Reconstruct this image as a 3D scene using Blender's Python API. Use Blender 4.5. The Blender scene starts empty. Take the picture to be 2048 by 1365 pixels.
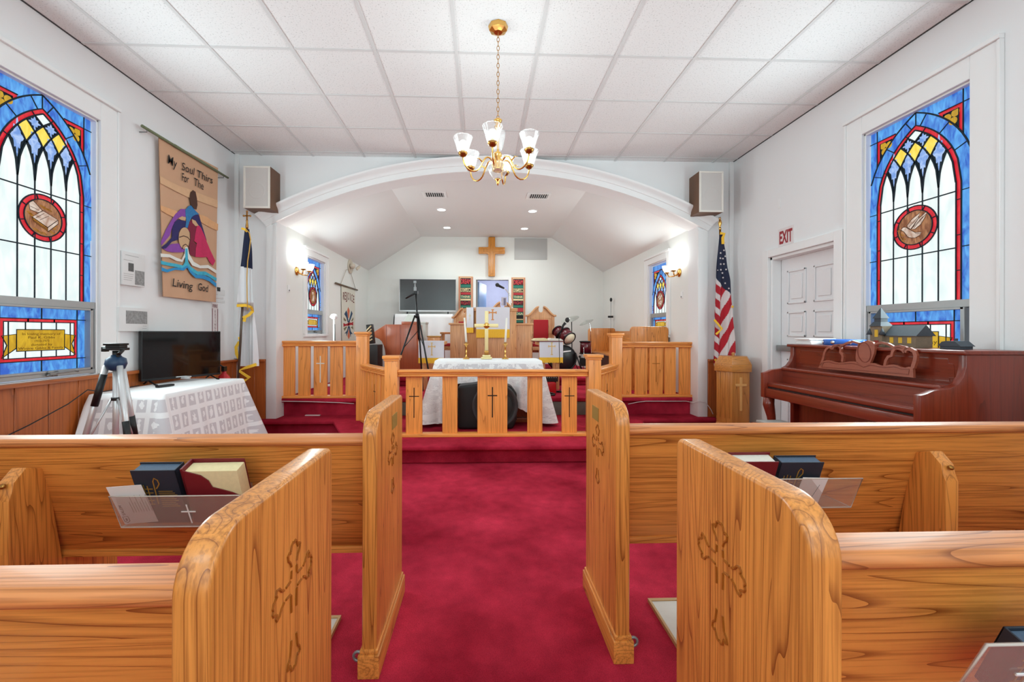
import bpy, bmesh, math, random
from mathutils import Matrix, Vector
random.seed(7)
SC = bpy.context.scene
COL = SC.collection
PI = math.pi

# ---------------------------------------------------------------- camera, world, light, exposure
HC = 1.22                                   # camera height; the camera stands in the aisle at y = 0
FPX, YAW, ROLL, CAMX, SHX, SHY = 844.2, 0.03337, -0.00218, -0.1086, -32.34, -17.63
cam_d = bpy.data.cameras.new('camera')
cam = bpy.data.objects.new('camera', cam_d); COL.objects.link(cam)
cam_d.sensor_fit = 'HORIZONTAL'; cam_d.sensor_width = 36.0
cam_d.lens = 36.0 * FPX / 2048.0
cam_d.shift_x = -SHX / 2048.0
cam_d.shift_y = SHY / 2048.0
cam_d.clip_start = 0.02
cam.location = (CAMX, 0, HC)
cam.rotation_mode = 'QUATERNION'
cam.rotation_quaternion = (Matrix.Rotation(-YAW, 3, 'Z') @ Matrix.Rotation(PI/2, 3, 'X') @ Matrix.Rotation(-ROLL, 3, 'Z')).to_quaternion()
SC.camera = cam
SC.view_settings.view_transform = 'Standard'
SC.view_settings.look = 'None'
SC.view_settings.exposure = 0.0
SC.view_settings.gamma = 1.0
SC.view_settings.use_curve_mapping = False
SC.cycles.max_bounces = 8
SC.cycles.diffuse_bounces = 5
SC.cycles.glossy_bounces = 4
SC.cycles.transmission_bounces = 6
SC.cycles.transparent_max_bounces = 12
SC.cycles.caustics_reflective = False
SC.cycles.caustics_refractive = False
SC.cycles.use_denoising = True
SC.cycles.sample_clamp_indirect = 4.0

W = bpy.data.worlds.new('daylight'); SC.world = W; W.use_nodes = True
W.node_tree.nodes['Background'].inputs[0].default_value = (0.95, 0.98, 1.0, 1)
W.node_tree.nodes['Background'].inputs[1].default_value = 1.0

def area(name, loc, rot, sx, sy, power, color=(1, 1, 1), spread=180):
    l = bpy.data.lights.new(name, 'AREA'); l.shape = 'RECTANGLE'; l.size = sx; l.size_y = sy
    l.energy = power; l.color = color; l.spread = math.radians(spread)
    o = bpy.data.objects.new(name, l); COL.objects.link(o); o.location = loc; o.rotation_euler = rot
    return o
def point(name, loc, power, color=(1, 1, 1), r=0.03):
    l = bpy.data.lights.new(name, 'POINT'); l.energy = power; l.color = color; l.shadow_soft_size = r
    o = bpy.data.objects.new(name, l); COL.objects.link(o); o.location = loc
    return o
# daylight at the side windows; rear, nave and chancel fills are added
COOL = (0.74, 0.985, 1.0)                    # white balance of the photograph: warm bounce off wood and carpet reads neutral
area('rear_fill_light', (0, -4.2, 1.9), (PI/2, 0, 0), 5.6, 2.6, 70, COOL)  # unseen fill lamp added behind the camera; no window is built here
area('left_window_light', (-2.95, 2.95, 1.9), (0, -PI/2, 0), 1.3, 0.7, 40, (0.80, 0.985, 1))
area('right_window_light', (2.92, 2.95, 1.9), (0, PI/2, 0), 1.3, 0.7, 40, (0.80, 0.985, 1))
area('nave_fill_light', (0, 1.2, 3.28), (0, 0, 0), 4.6, 5.5, 34, (0.78, 0.985, 1))  # added soft overhead fill, not a fixture of the nave
for _x, _y in ((-1.6, -0.9), (1.6, -0.9), (-1.6, -2.6), (1.6, -2.6)):      # unseen point lamps without fixtures, added to light the ceiling and upper walls
    point('rear_point_fill', (_x, _y, 2.45), 31, COOL, .28)
area('chancel_fill_light', (0, 7.4, 3.24), (0, 0, 0), 2.0, 2.6, 7, (0.90, .98, .94))  # extra fill added above the chancel, apart from the modelled downlights
area('chancel_left_window_light', (-2.52, 6.37, 1.75), (0, -PI/2, 0), 1.1, 0.6, 25, (0.80, .97, .96))
area('chancel_right_window_light', (2.52, 6.37, 1.75), (0, PI/2, 0), 1.1, 0.6, 25, (0.80, .97, .96))

# ---------------------------------------------------------------- rays from the photograph to real planes
_f = (Matrix.Rotation(-YAW, 3, 'Z') @ Matrix.Rotation(PI/2, 3, 'X') @ Matrix.Rotation(-ROLL, 3, 'Z'))
CP = Vector((CAMX, 0, HC))
def ray(u, v):
    return _f @ Vector(((u-1024-SHX)/FPX, -(v-682.5-SHY)/FPX, -1.0))
def onX(u, v, X):
    d = ray(u, v); return CP + d*((X-CP.x)/d.x)
def onY(u, v, Y):
    d = ray(u, v); return CP + d*(Y/d.y)
def onZ(u, v, Z):
    d = ray(u, v); return CP + d*((Z-HC)/d.z)
def onP(u, v, p, n):
    d = ray(u, v); n = Vector(n); return CP + d*((Vector(p)-CP).dot(n)/d.dot(n))

# ---------------------------------------------------------------- materials
def lin(h):
    h = h.lstrip('#'); c = [int(h[i:i+2], 16)/255 for i in (0, 2, 4)]
    return tuple(x/12.92 if x <= .04045 else ((x+.055)/1.055)**2.4 for x in c) + (1,)
MATS = {}
def mat(name, col, rough=.5, metal=0., var=.06, scale=12., bump=0., bscale=60., spec=.5, coat=0., emit=0., trans=0., ior=1.45, alpha=1., sheen=0.):
    if name in MATS: return MATS[name]
    m = bpy.data.materials.new(name); m.use_nodes = True; nt = m.node_tree; N = nt.nodes; L = nt.links
    b = N['Principled BSDF']; c = lin(col) if isinstance(col, str) else tuple(col)+(1,)
    b.inputs['Roughness'].default_value = rough; b.inputs['Metallic'].default_value = metal
    b.inputs['Specular IOR Level'].default_value = spec; b.inputs['Coat Weight'].default_value = coat
    b.inputs['Transmission Weight'].default_value = trans; b.inputs['IOR'].default_value = ior; b.inputs['Alpha'].default_value = alpha
    b.inputs['Sheen Weight'].default_value = sheen
    tc = N.new('ShaderNodeTexCoord')
    nz = N.new('ShaderNodeTexNoise'); nz.inputs['Scale'].default_value = scale; nz.inputs['Detail'].default_value = 4
    L.new(tc.outputs['Object'], nz.inputs['Vector'])
    mx = N.new('ShaderNodeMix'); mx.data_type = 'RGBA'
    mx.inputs['A'].default_value = tuple(x*(1-var) for x in c[:3])+(1,)
    mx.inputs['B'].default_value = tuple(min(1, x*(1+var)) for x in c[:3])+(1,)
    L.new(nz.outputs['Fac'], mx.inputs['Factor']); L.new(mx.outputs['Result'], b.inputs['Base Color'])
    if emit:
        L.new(mx.outputs['Result'], b.inputs['Emission Color']); b.inputs['Emission Strength'].default_value = emit
    if bump:
        n2 = N.new('ShaderNodeTexNoise'); n2.inputs['Scale'].default_value = bscale; n2.inputs['Detail'].default_value = 5
        L.new(tc.outputs['Object'], n2.inputs['Vector'])
        bp_ = N.new('ShaderNodeBump'); bp_.inputs['Strength'].default_value = bump; bp_.inputs['Distance'].default_value = .01
        L.new(n2.outputs['Fac'], bp_.inputs['Height']); L.new(bp_.outputs['Normal'], b.inputs['Normal'])
    MATS[name] = m; return m

def wood(name, axis, light, dark, rough=.36, coat=.16, freq=1., contrast=1., off=(0, 0, 0), spec=.5, boards=0.):
    """open grain running along `axis`, cathedral figure across it"""
    if name in MATS: return MATS[name]
    m = bpy.data.materials.new(name); m.use_nodes = True; nt = m.node_tree; N = nt.nodes; L = nt.links
    b = N['Principled BSDF']; b.inputs['Roughness'].default_value = rough; b.inputs['Coat Weight'].default_value = coat
    b.inputs['Coat Roughness'].default_value = .12; b.inputs['Specular IOR Level'].default_value = spec
    tc = N.new('ShaderNodeTexCoord'); oi = N.new('ShaderNodeObjectInfo')
    rnd = N.new('ShaderNodeVectorMath'); rnd.operation = 'MULTIPLY_ADD'; rnd.inputs[1].default_value = (3.7, 3.7, 3.7); rnd.inputs[2].default_value = (6, 6, 6)
    cb = N.new('ShaderNodeCombineXYZ')
    for i in range(3): L.new(oi.outputs['Random'], cb.inputs[i])
    L.new(cb.outputs[0], rnd.inputs[0])
    ad = N.new('ShaderNodeVectorMath'); ad.operation = 'ADD'
    L.new(tc.outputs['Object'], ad.inputs[0]); L.new(rnd.outputs[0], ad.inputs[1])
    i = 'XYZ'.index(axis)
    if boards:                                                        # glued-up boards, each with its own figure and tone
        fl = N.new('ShaderNodeVectorMath'); fl.operation = 'SNAP'; st = [boards]*3; st[i] = 50; fl.inputs[1].default_value = st; L.new(ad.outputs[0], fl.inputs[0])
        wn = N.new('ShaderNodeTexWhiteNoise'); wn.noise_dimensions = '3D'; L.new(fl.outputs[0], wn.inputs['Vector'])
        ws = N.new('ShaderNodeVectorMath'); ws.operation = 'SCALE'; ws.inputs['Scale'].default_value = 1.3; L.new(wn.outputs['Color'], ws.inputs[0])
        ad2 = N.new('ShaderNodeVectorMath'); ad2.operation = 'ADD'; L.new(ad.outputs[0], ad2.inputs[0]); L.new(ws.outputs[0], ad2.inputs[1]); ad = ad2
    sc = [8.5, 8.5, 8.5]; sc[i] = .42
    mp = N.new('ShaderNodeMapping'); mp.inputs['Scale'].default_value = sc; mp.inputs['Location'].default_value = off
    L.new(ad.outputs[0], mp.inputs['Vector'])
    n1 = N.new('ShaderNodeTexNoise'); n1.inputs['Scale'].default_value = 1.0; n1.inputs['Detail'].default_value = 1.5; n1.inputs['Roughness'].default_value = .4
    L.new(mp.outputs[0], n1.inputs['Vector'])
    mu = N.new('ShaderNodeMath'); mu.operation = 'MULTIPLY'; mu.inputs[1].default_value = 16*freq
    L.new(n1.outputs['Fac'], mu.inputs[0])
    fr = N.new('ShaderNodeMath'); fr.operation = 'FRACT'; L.new(mu.outputs[0], fr.inputs[0])
    r1 = N.new('ShaderNodeValToRGB'); e = r1.color_ramp.elements
    e[0].position = 0; e[0].color = (.2, .2, .2, 1); e[1].position = 1; e[1].color = (.78, .78, .78, 1)
    x = r1.color_ramp.elements.new(.12); x.color = (.72, .72, .72, 1)
    x = r1.color_ramp.elements.new(.5); x.color = (.95, .95, .95, 1)
    x = r1.color_ramp.elements.new(.9); x.color = (.74, .74, .74, 1)
    L.new(fr.outputs[0], r1.inputs[0])
    sc2 = [170, 170, 170]; sc2[i] = 4
    mp2 = N.new('ShaderNodeMapping'); mp2.inputs['Scale'].default_value = sc2; L.new(ad.outputs[0], mp2.inputs['Vector'])
    n2 = N.new('ShaderNodeTexNoise'); n2.inputs['Scale'].default_value = 1.; n2.inputs['Detail'].default_value = 2; L.new(mp2.outputs[0], n2.inputs['Vector'])
    r2 = N.new('ShaderNodeValToRGB'); r2.color_ramp.elements[0].position = .36; r2.color_ramp.elements[0].color = (.66, .66, .66, 1); r2.color_ramp.elements[1].position = .56
    L.new(n2.outputs['Fac'], r2.inputs[0])
    sc3 = [3, 3, 3]; sc3[i] = .5
    mp3 = N.new('ShaderNodeMapping'); mp3.inputs['Scale'].default_value = sc3; L.new(ad.outputs[0], mp3.inputs['Vector'])
    n3 = N.new('ShaderNodeTexNoise'); n3.inputs['Scale'].default_value = 1.3; n3.inputs['Detail'].default_value = 1; L.new(mp3.outputs[0], n3.inputs['Vector'])
    m1 = N.new('ShaderNodeMath'); m1.operation = 'MULTIPLY'; L.new(r1.outputs[0], m1.inputs[0]); L.new(r2.outputs[0], m1.inputs[1])
    m2 = N.new('ShaderNodeMath'); m2.operation = 'MULTIPLY_ADD'; m2.inputs[1].default_value = .5; L.new(n3.outputs['Fac'], m2.inputs[0]); L.new(m1.outputs[0], m2.inputs[2])
    m3 = N.new('ShaderNodeMapRange'); m3.inputs['From Min'].default_value = .35 - .25*(contrast < .8); m3.inputs['From Max'].default_value = 1.12
    L.new(m2.outputs[0], m3.inputs['Value'])
    mx = N.new('ShaderNodeMix'); mx.data_type = 'RGBA'; mx.inputs['A'].default_value = lin(dark); mx.inputs['B'].default_value = lin(light)
    L.new(m3.outputs[0], mx.inputs['Factor']); L.new(mx.outputs['Result'], b.inputs['Base Color'])
    bp_ = N.new('ShaderNodeBump'); bp_.inputs['Strength'].default_value = .12; bp_.inputs['Distance'].default_value = .002
    L.new(m1.outputs[0], bp_.inputs['Height']); L.new(bp_.outputs['Normal'], b.inputs['Normal'])
    MATS[name] = m; return m

OAKL, OAKD = '#e29344', '#824214'
oak_x = wood('oak_x', 'X', OAKL, OAKD, boards=.118); oak_y = wood('oak_y', 'Y', OAKL, OAKD, boards=.118); oak_z = wood('oak_z', 'Z', OAKL, OAKD, freq=1.35, boards=.118); oak_rail = wood('oak_rail', 'X', '#d9884a', '#8a4a20', .5, .06)
rail_x = wood('rail_oak_x', 'X', '#f29c4c', '#b0662a', .36, .12, .8); rail_y = wood('rail_oak_y', 'Y', '#f29c4c', '#b0662a', .36, .12, .8); rail_z = wood('rail_oak_z', 'Z', '#f29c4c', '#b0662a', .36, .12, .8)
pul_x = wood('pulpit_oak_x', 'X', '#d69e6c', '#9a6238', .4, .1, .8); pul_y = wood('pulpit_oak_y', 'Y', '#d69e6c', '#9a6238', .4, .1, .8); pul_z = wood('pulpit_oak_z', 'Z', '#d69e6c', '#9a6238', .4, .1, .8)
pine_z = wood('knotty_pine', 'Z', '#b8632c', '#7a3a18', .4, .1, .5, .6)
pine_y = wood('knotty_pine_cap', 'Y', '#b06030', '#6e3214', .35, .1, .5, .6)
cross_w = wood('golden_oak', 'Z', '#d98f33', '#b06a1c', .2, .5, .4, .6)
mahog_y = wood('mahogany_y', 'Y', '#7c2e1c', '#531a10', .3, .2, .5, .6)
mahog_z = wood('mahogany_z', 'Z', '#7c2e1c', '#531a10', .3, .2, .5, .6)
desk_w = wood('music_desk_wood', 'Y', '#96503c', '#7a3a2a', .35, .2, .5, .6)
organ_z = wood('organ_wood', 'Z', '#a4512f', '#823a1e', .3, .3, .5, .6)
font_z = wood('font_oak', 'Z', '#c98540', '#8a5220', .32, .2, 1.); font_x = wood('font_oak_x', 'X', '#c98540', '#8a5220', .32, .2, 1.)
def wall_mat(name, col, rough=.75):
    return mat(name, col, rough, var=.015, scale=3, bump=.04, bscale=140, spec=.3)
wall_w = wall_mat('white_wall_paint', '#e9e9ea'); trim_w = mat('white_gloss_trim', '#ececec', .4, var=.01)
chan_w = wall_mat('chancel_wall_paint', '#e8e9e6')

def carpet_mat():
    m = mat('burgundy_carpet', '#8c1730', .95, var=0, spec=.1); nt = m.node_tree; N = nt.nodes; L = nt.links; b = N['Principled BSDF']
    tc = N.new('ShaderNodeTexCoord')
    def nz(s, d): 
        n = N.new('ShaderNodeTexNoise'); n.inputs['Scale'].default_value = s; n.inputs['Detail'].default_value = d; L.new(tc.outputs['Object'], n.inputs['Vector']); return n
    a, f, g = nz(2.2, 7), nz(260, 2), nz(14, 5)
    r = N.new('ShaderNodeValToRGB'); r.color_ramp.elements[0].position = .3; r.color_ramp.elements[0].color = lin('#a0182f'); r.color_ramp.elements[1].position = .72; r.color_ramp.elements[1].color = lin('#ea3c58')
    L.new(a.outputs['Fac'], r.inputs[0])
    mx = N.new('ShaderNodeMix'); mx.data_type = 'RGBA'; mx.blend_type = 'MULTIPLY'; mx.inputs['Factor'].default_value = .55
    r2 = N.new('ShaderNodeValToRGB'); r2.color_ramp.elements[0].position = .3; r2.color_ramp.elements[0].color = (.45, .45, .45, 1); r2.color_ramp.elements[1].position = .65
    L.new(f.outputs['Fac'], r2.inputs[0]); L.new(r.outputs[0], mx.inputs['A']); L.new(r2.outputs[0], mx.inputs['B'])
    mx2 = N.new('ShaderNodeMix'); mx2.data_type = 'RGBA'; mx2.blend_type = 'MULTIPLY'; mx2.inputs['Factor'].default_value = .5
    L.new(mx.outputs['Result'], mx2.inputs['A']); L.new(g.outputs['Fac'], mx2.inputs['B'])
    L.new(mx2.outputs['Result'], b.inputs['Base Color'])
    bp_ = N.new('ShaderNodeBump'); bp_.inputs['Strength'].default_value = .5; bp_.inputs['Distance'].default_value = .006
    L.new(f.outputs['Fac'], bp_.inputs['Height']); L.new(bp_.outputs['Normal'], b.inputs['Normal'])
    return m
carpet = carpet_mat()
def tile_mat():
    m = mat('acoustic_ceiling_tile', '#e6e6e6', .9, var=0, spec=.2); nt = m.node_tree; N = nt.nodes; L = nt.links; b = N['Principled BSDF']
    tc = N.new('ShaderNodeTexCoord'); n = N.new('ShaderNodeTexNoise'); n.inputs['Scale'].default_value = 95; n.inputs['Detail'].default_value = 3; L.new(tc.outputs['Object'], n.inputs['Vector'])
    r = N.new('ShaderNodeValToRGB'); r.color_ramp.elements[0].position = .3; r.color_ramp.elements[0].color = lin('#c4c4c4'); r.color_ramp.elements[1].position = .42; r.color_ramp.elements[1].color = lin('#e8e8e8')
    L.new(n.outputs['Fac'], r.inputs[0]); L.new(r.outputs[0], b.inputs['Base Color'])
    bp_ = N.new('ShaderNodeBump'); bp_.inputs['Strength'].default_value = .25; bp_.inputs['Distance'].default_value = .004; L.new(n.outputs['Fac'], bp_.inputs['Height']); L.new(bp_.outputs['Normal'], b.inputs['Normal'])
    return m
tile = tile_mat()
def lace_mat(name, cell, rows):
    """openwork lace on UVs in metres: rows of grey mesh panels with white figures"""
    m = mat(name, '#e8e8ea', .85, var=0, spec=.2, sheen=.2); nt = m.node_tree; N = nt.nodes; L = nt.links; b = N['Principled BSDF']
    uv = N.new('ShaderNodeUVMap'); sp = N.new('ShaderNodeSeparateXYZ'); L.new(uv.outputs[0], sp.inputs[0])
    def M(op, a, v=None, w=None):
        n = N.new('ShaderNodeMath'); n.operation = op
        for k, q in enumerate((a, v, w)):
            if q is None: continue
            if isinstance(q, (int, float)): n.inputs[k].default_value = q
            else: L.new(q, n.inputs[k])
        return n.outputs[0]
    def band(src, c, lo):
        f = M('FRACT', M('DIVIDE', src, c)); return M('GREATER_THAN', M('ABSOLUTE', M('SUBTRACT', f, .5)), lo)
    n = N.new('ShaderNodeTexNoise'); n.inputs['Scale'].default_value = 30; n.inputs['Detail'].default_value = 2; L.new(uv.outputs[0], n.inputs['Vector'])
    v = N.new('ShaderNodeTexVoronoi'); v.inputs['Scale'].default_value = 160; L.new(uv.outputs[0], v.inputs['Vector'])
    if cell:
        inside = M('MULTIPLY', M('SUBTRACT', 1, band(sp.outputs[0], cell, .34)), M('SUBTRACT', 1, band(sp.outputs[1], rows, .37)))
        fx = M('SUBTRACT', M('FRACT', M('DIVIDE', sp.outputs[0], cell)), .5); fy = M('SUBTRACT', M('FRACT', M('DIVIDE', sp.outputs[1], rows)), .5)
        d = M('SQRT', M('ADD', M('POWER', M('MULTIPLY', fx, 1.9), 2), M('POWER', fy, 2)))
        fig = M('LESS_THAN', M('ADD', d, M('MULTIPLY', M('SUBTRACT', n.outputs['Fac'], .5), .9)), .24)
        hole = M('MULTIPLY', inside, M('SUBTRACT', 1, fig))
        top = M('GREATER_THAN', sp.outputs[1], .04)
        fac = M('MULTIPLY', M('MULTIPLY', hole, top), .8)
    else:
        n4 = N.new('ShaderNodeTexNoise'); n4.inputs['Scale'].default_value = 13; n4.inputs['Detail'].default_value = 5; n4.inputs['Roughness'].default_value = .65; L.new(uv.outputs[0], n4.inputs['Vector'])
        fld = M('MULTIPLY', M('GREATER_THAN', n4.outputs['Fac'], .49), M('ADD', .45, M('MULTIPLY', .55, M('LESS_THAN', sp.outputs[1], .15)))); eye = M('MULTIPLY', M('LESS_THAN', v.outputs['Distance'], .33), M('GREATER_THAN', n.outputs['Fac'], .53))
        fac = M('MULTIPLY', M('MAXIMUM', M('MULTIPLY', fld, .75), M('MULTIPLY', eye, 1.)), M('GREATER_THAN', sp.outputs[1], .035))
    mx = N.new('ShaderNodeMix'); mx.data_type = 'RGBA'; mx.inputs['A'].default_value = lin('#eeeeef'); mx.inputs['B'].default_value = lin('#c3bfc4')
    L.new(fac, mx.inputs['Factor']); L.new(mx.outputs['Result'], b.inputs['Base Color'])
    return m
lace_sq = lace_mat('filet_lace', .105, .15); lace_fl = lace_mat('floral_lace', 0, 0)

brass = mat('polished_brass', '#e0b062', .16, 1., var=.03); plate_b = mat('olive_brass_plate', '#a08a48', .4, .4)
brass_d = mat('aged_brass', '#a97b40', .3, 1., var=.1)
gold_cloth = mat('gold_fringe', '#ffc43c', .8, var=.15, scale=90)
white_cloth = mat('white_cloth', '#ececee', .85, var=.02, bump=.05, bscale=30); satin = mat('white_satin', '#dcdce4', .6, var=.03)
black_pl = mat('black_plastic', '#141416', .45, var=.1); black_gl = mat('black_gloss', '#0a0a0b', .07, var=.1, coat=.3); black_m = mat('black_metal', '#1b1b1d', .35, .3)
grey_rub = mat('charcoal_grille', '#2a2b2c', .65, var=.2, scale=300)
silver = mat('brushed_aluminium', '#cfd0d2', .35, .45, var=.04); chrome = mat('chrome', '#d8d8da', .08, 1.); steel = mat('grey_steel', '#8d8f90', .4, .6)
alu_sash = mat('grey_aluminium_sash', '#a9abac', .4, .5)
navy = mat('navy_cloth', '#1c2540', .8, var=.12, scale=40); flag_r = mat('flag_red', '#b51c2c', .75, var=.06); flag_w = mat('flag_white', '#ddd3d3', .75, var=.03); flag_b = mat('flag_blue', '#1f2640', .75, var=.1)
red_v = mat('red_velvet', '#a81420', .8, var=.08, sheen=.3); red_paint = mat('red_enamel', '#b5121c', .3)
wax = mat('white_wax', '#f1ece0', .4, var=.02); paper = mat('white_paper', '#ededed', .7, var=.02); cream = mat('cream_page_edge', '#e3d2a4', .8, var=.1, scale=80); page_w = mat('white_page_edge', '#ded8cc', .8, var=.08, scale=90)
book_b = mat('navy_bookcloth', '#232a36', .5, var=.06); book_r = mat('maroon_leather', '#701820', .45, var=.08, bump=.05); gilt = mat('gilt_stamp', '#c9a24a', .3, .6, var=.15, scale=200)
ink = mat('black_ink', '#151515', .6); ink_g = mat('grey_ink', '#8a8a8a', .7); red_ink = mat('red_ink', '#b3202a', .6)
brown_v = mat('brown_vinyl', '#6b4a33', .5, var=.1); spk_g = mat('beige_grille_cloth', '#cbc6c3', .85, var=.04, scale=300); spk_f = mat('cream_frame', '#e6e1d9', .5)
stone = mat('grey_stone', '#6d6a62', .9, var=.25, scale=9, bump=.3)
carve = mat('groove_shade_oak', '#a4601f', .3, var=.1, coat=.3); dark_cut = mat('dark_cutout', '#2a1608', .8)  # carve: darker tone paints shade into the routed grooves
def glassy(name, col, rough=.03, alpha_mix=.75, tint=(1, 1, 1)):
    """thin clear sheet: mostly see-through, with a gloss reflection"""
    if name in MATS: return MATS[name]
    m = bpy.data.materials.new(name); m.use_nodes = True; N = m.node_tree.nodes; L = m.node_tree.links
    N.remove(N['Principled BSDF']); out = N['Material Output']
    tr = N.new('ShaderNodeBsdfTransparent'); tr.inputs[0].default_value = tint + (1,)
    gl = N.new('ShaderNodeBsdfGlossy'); gl.inputs['Roughness'].default_value = rough
    df = N.new('ShaderNodeBsdfDiffuse'); df.inputs[0].default_value = lin(col)
    lw = N.new('ShaderNodeLayerWeight'); lw.inputs[0].default_value = .25
    nz = N.new('ShaderNodeTexNoise'); nz.inputs['Scale'].default_value = 30
    mr = N.new('ShaderNodeMapRange'); mr.inputs['To Min'].default_value = 1-alpha_mix-.03; mr.inputs['To Max'].default_value = 1-alpha_mix+.03
    L.new(nz.outputs['Fac'], mr.inputs['Value'])
    s1 = N.new('ShaderNodeMixShader'); L.new(mr.outputs[0], s1.inputs[0]); L.new(tr.outputs[0], s1.inputs[1]); L.new(df.outputs[0], s1.inputs[2])
    s2 = N.new('ShaderNodeMixShader'); L.new(lw.outputs['Facing'], s2.inputs[0]); L.new(s1.outputs[0], s2.inputs[1]); L.new(gl.outputs[0], s2.inputs[2])
    mm = N.new('ShaderNodeMath'); mm.operation = 'MULTIPLY'; mm.inputs[1].default_value = .45; L.new(lw.outputs['Facing'], mm.inputs[0]); L.new(mm.outputs[0], s2.inputs[0])
    L.new(s2.outputs[0], out.inputs[0]); MATS[name] = m; return m
acrylic = glassy('clear_acrylic', '#d8c8b8', .05, .78); shade_g = glassy('clear_pressed_glass', '#ffffff', .05, .84)
def glow(name, col, s):
    m = mat(name, col, .5, var=0, emit=s); return m
bulb = glow('lit_bulb', '#fff6ea', 9.); led = glow('lit_downlight', '#ffffff', 7.); frost = glow('lit_frosted_glass', '#fffaf0', 2.2)
def sglass(name, c1, c2, s=1., scale=7., stretch=3.):
    """opalescent stained glass lit from behind by daylight"""
    if name in MATS: return MATS[name]
    m = bpy.data.materials.new(name); m.use_nodes = True; N = m.node_tree.nodes; L = m.node_tree.links; b = N['Principled BSDF']
    tc = N.new('ShaderNodeTexCoord'); mp = N.new('ShaderNodeMapping'); mp.inputs['Scale'].default_value = (scale*stretch, scale*stretch, scale)
    mp.inputs['Rotation'].default_value = (.5, .3, .2)
    n = N.new('ShaderNodeTexNoise'); n.inputs['Scale'].default_value = 1.; n.inputs['Detail'].default_value = 4; n.inputs['Distortion'].default_value = 1.2
    L.new(tc.outputs['Object'], mp.inputs[0]); L.new(mp.outputs[0], n.inputs['Vector'])
    r = N.new('ShaderNodeValToRGB'); r.color_ramp.elements[0].position = .35; r.color_ramp.elements[0].color = lin(c1); r.color_ramp.elements[1].position = .66; r.color_ramp.elements[1].color = lin(c2)
    L.new(n.outputs['Fac'], r.inputs[0]); L.new(r.outputs[0], b.inputs['Emission Color']); b.inputs['Emission Strength'].default_value = s
    dk = N.new('ShaderNodeMix'); dk.data_type = 'RGBA'; dk.inputs['Factor'].default_value = .85; L.new(r.outputs[0], dk.inputs['A']); dk.inputs['B'].default_value = (0, 0, 0, 1)
    L.new(dk.outputs['Result'], b.inputs['Base Color']); b.inputs['Roughness'].default_value = .3
    MATS[name] = m; return m
G_BLUE = sglass('blue_glass', '#2d62c8', '#5fb0f2', .92); G_RED = sglass('red_glass', '#c81428', '#e62c3a', .9); G_WHITE = sglass('white_glass', '#dfeeee', '#f4fbf8', .97, 4)
G_YEL = sglass('yellow_glass', '#f0d040', '#fbe468', .95); G_AMB = sglass('amber_glass', '#b98d10', '#d9b020', .9); G_LACE = sglass('pale_blue_glass', '#6f98dc', '#b4cdf4', .95, 20, 1)
G_BRN = sglass('brown_glass', '#7c4628', '#b98258', .85, 12); G_DOVE = sglass('painted_dove_glass', '#b08a74', '#e6d6c8', .85, 14, 1); G_LEAF = sglass('painted_leaf_glass', '#7a4a10', '#b87a1c', .8, 14, 1)
lead = mat('lead_came', '#10222e', .6, .3, var=.1); paint_l = mat('brown_glass_paint', '#4a2410', .7)

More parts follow.
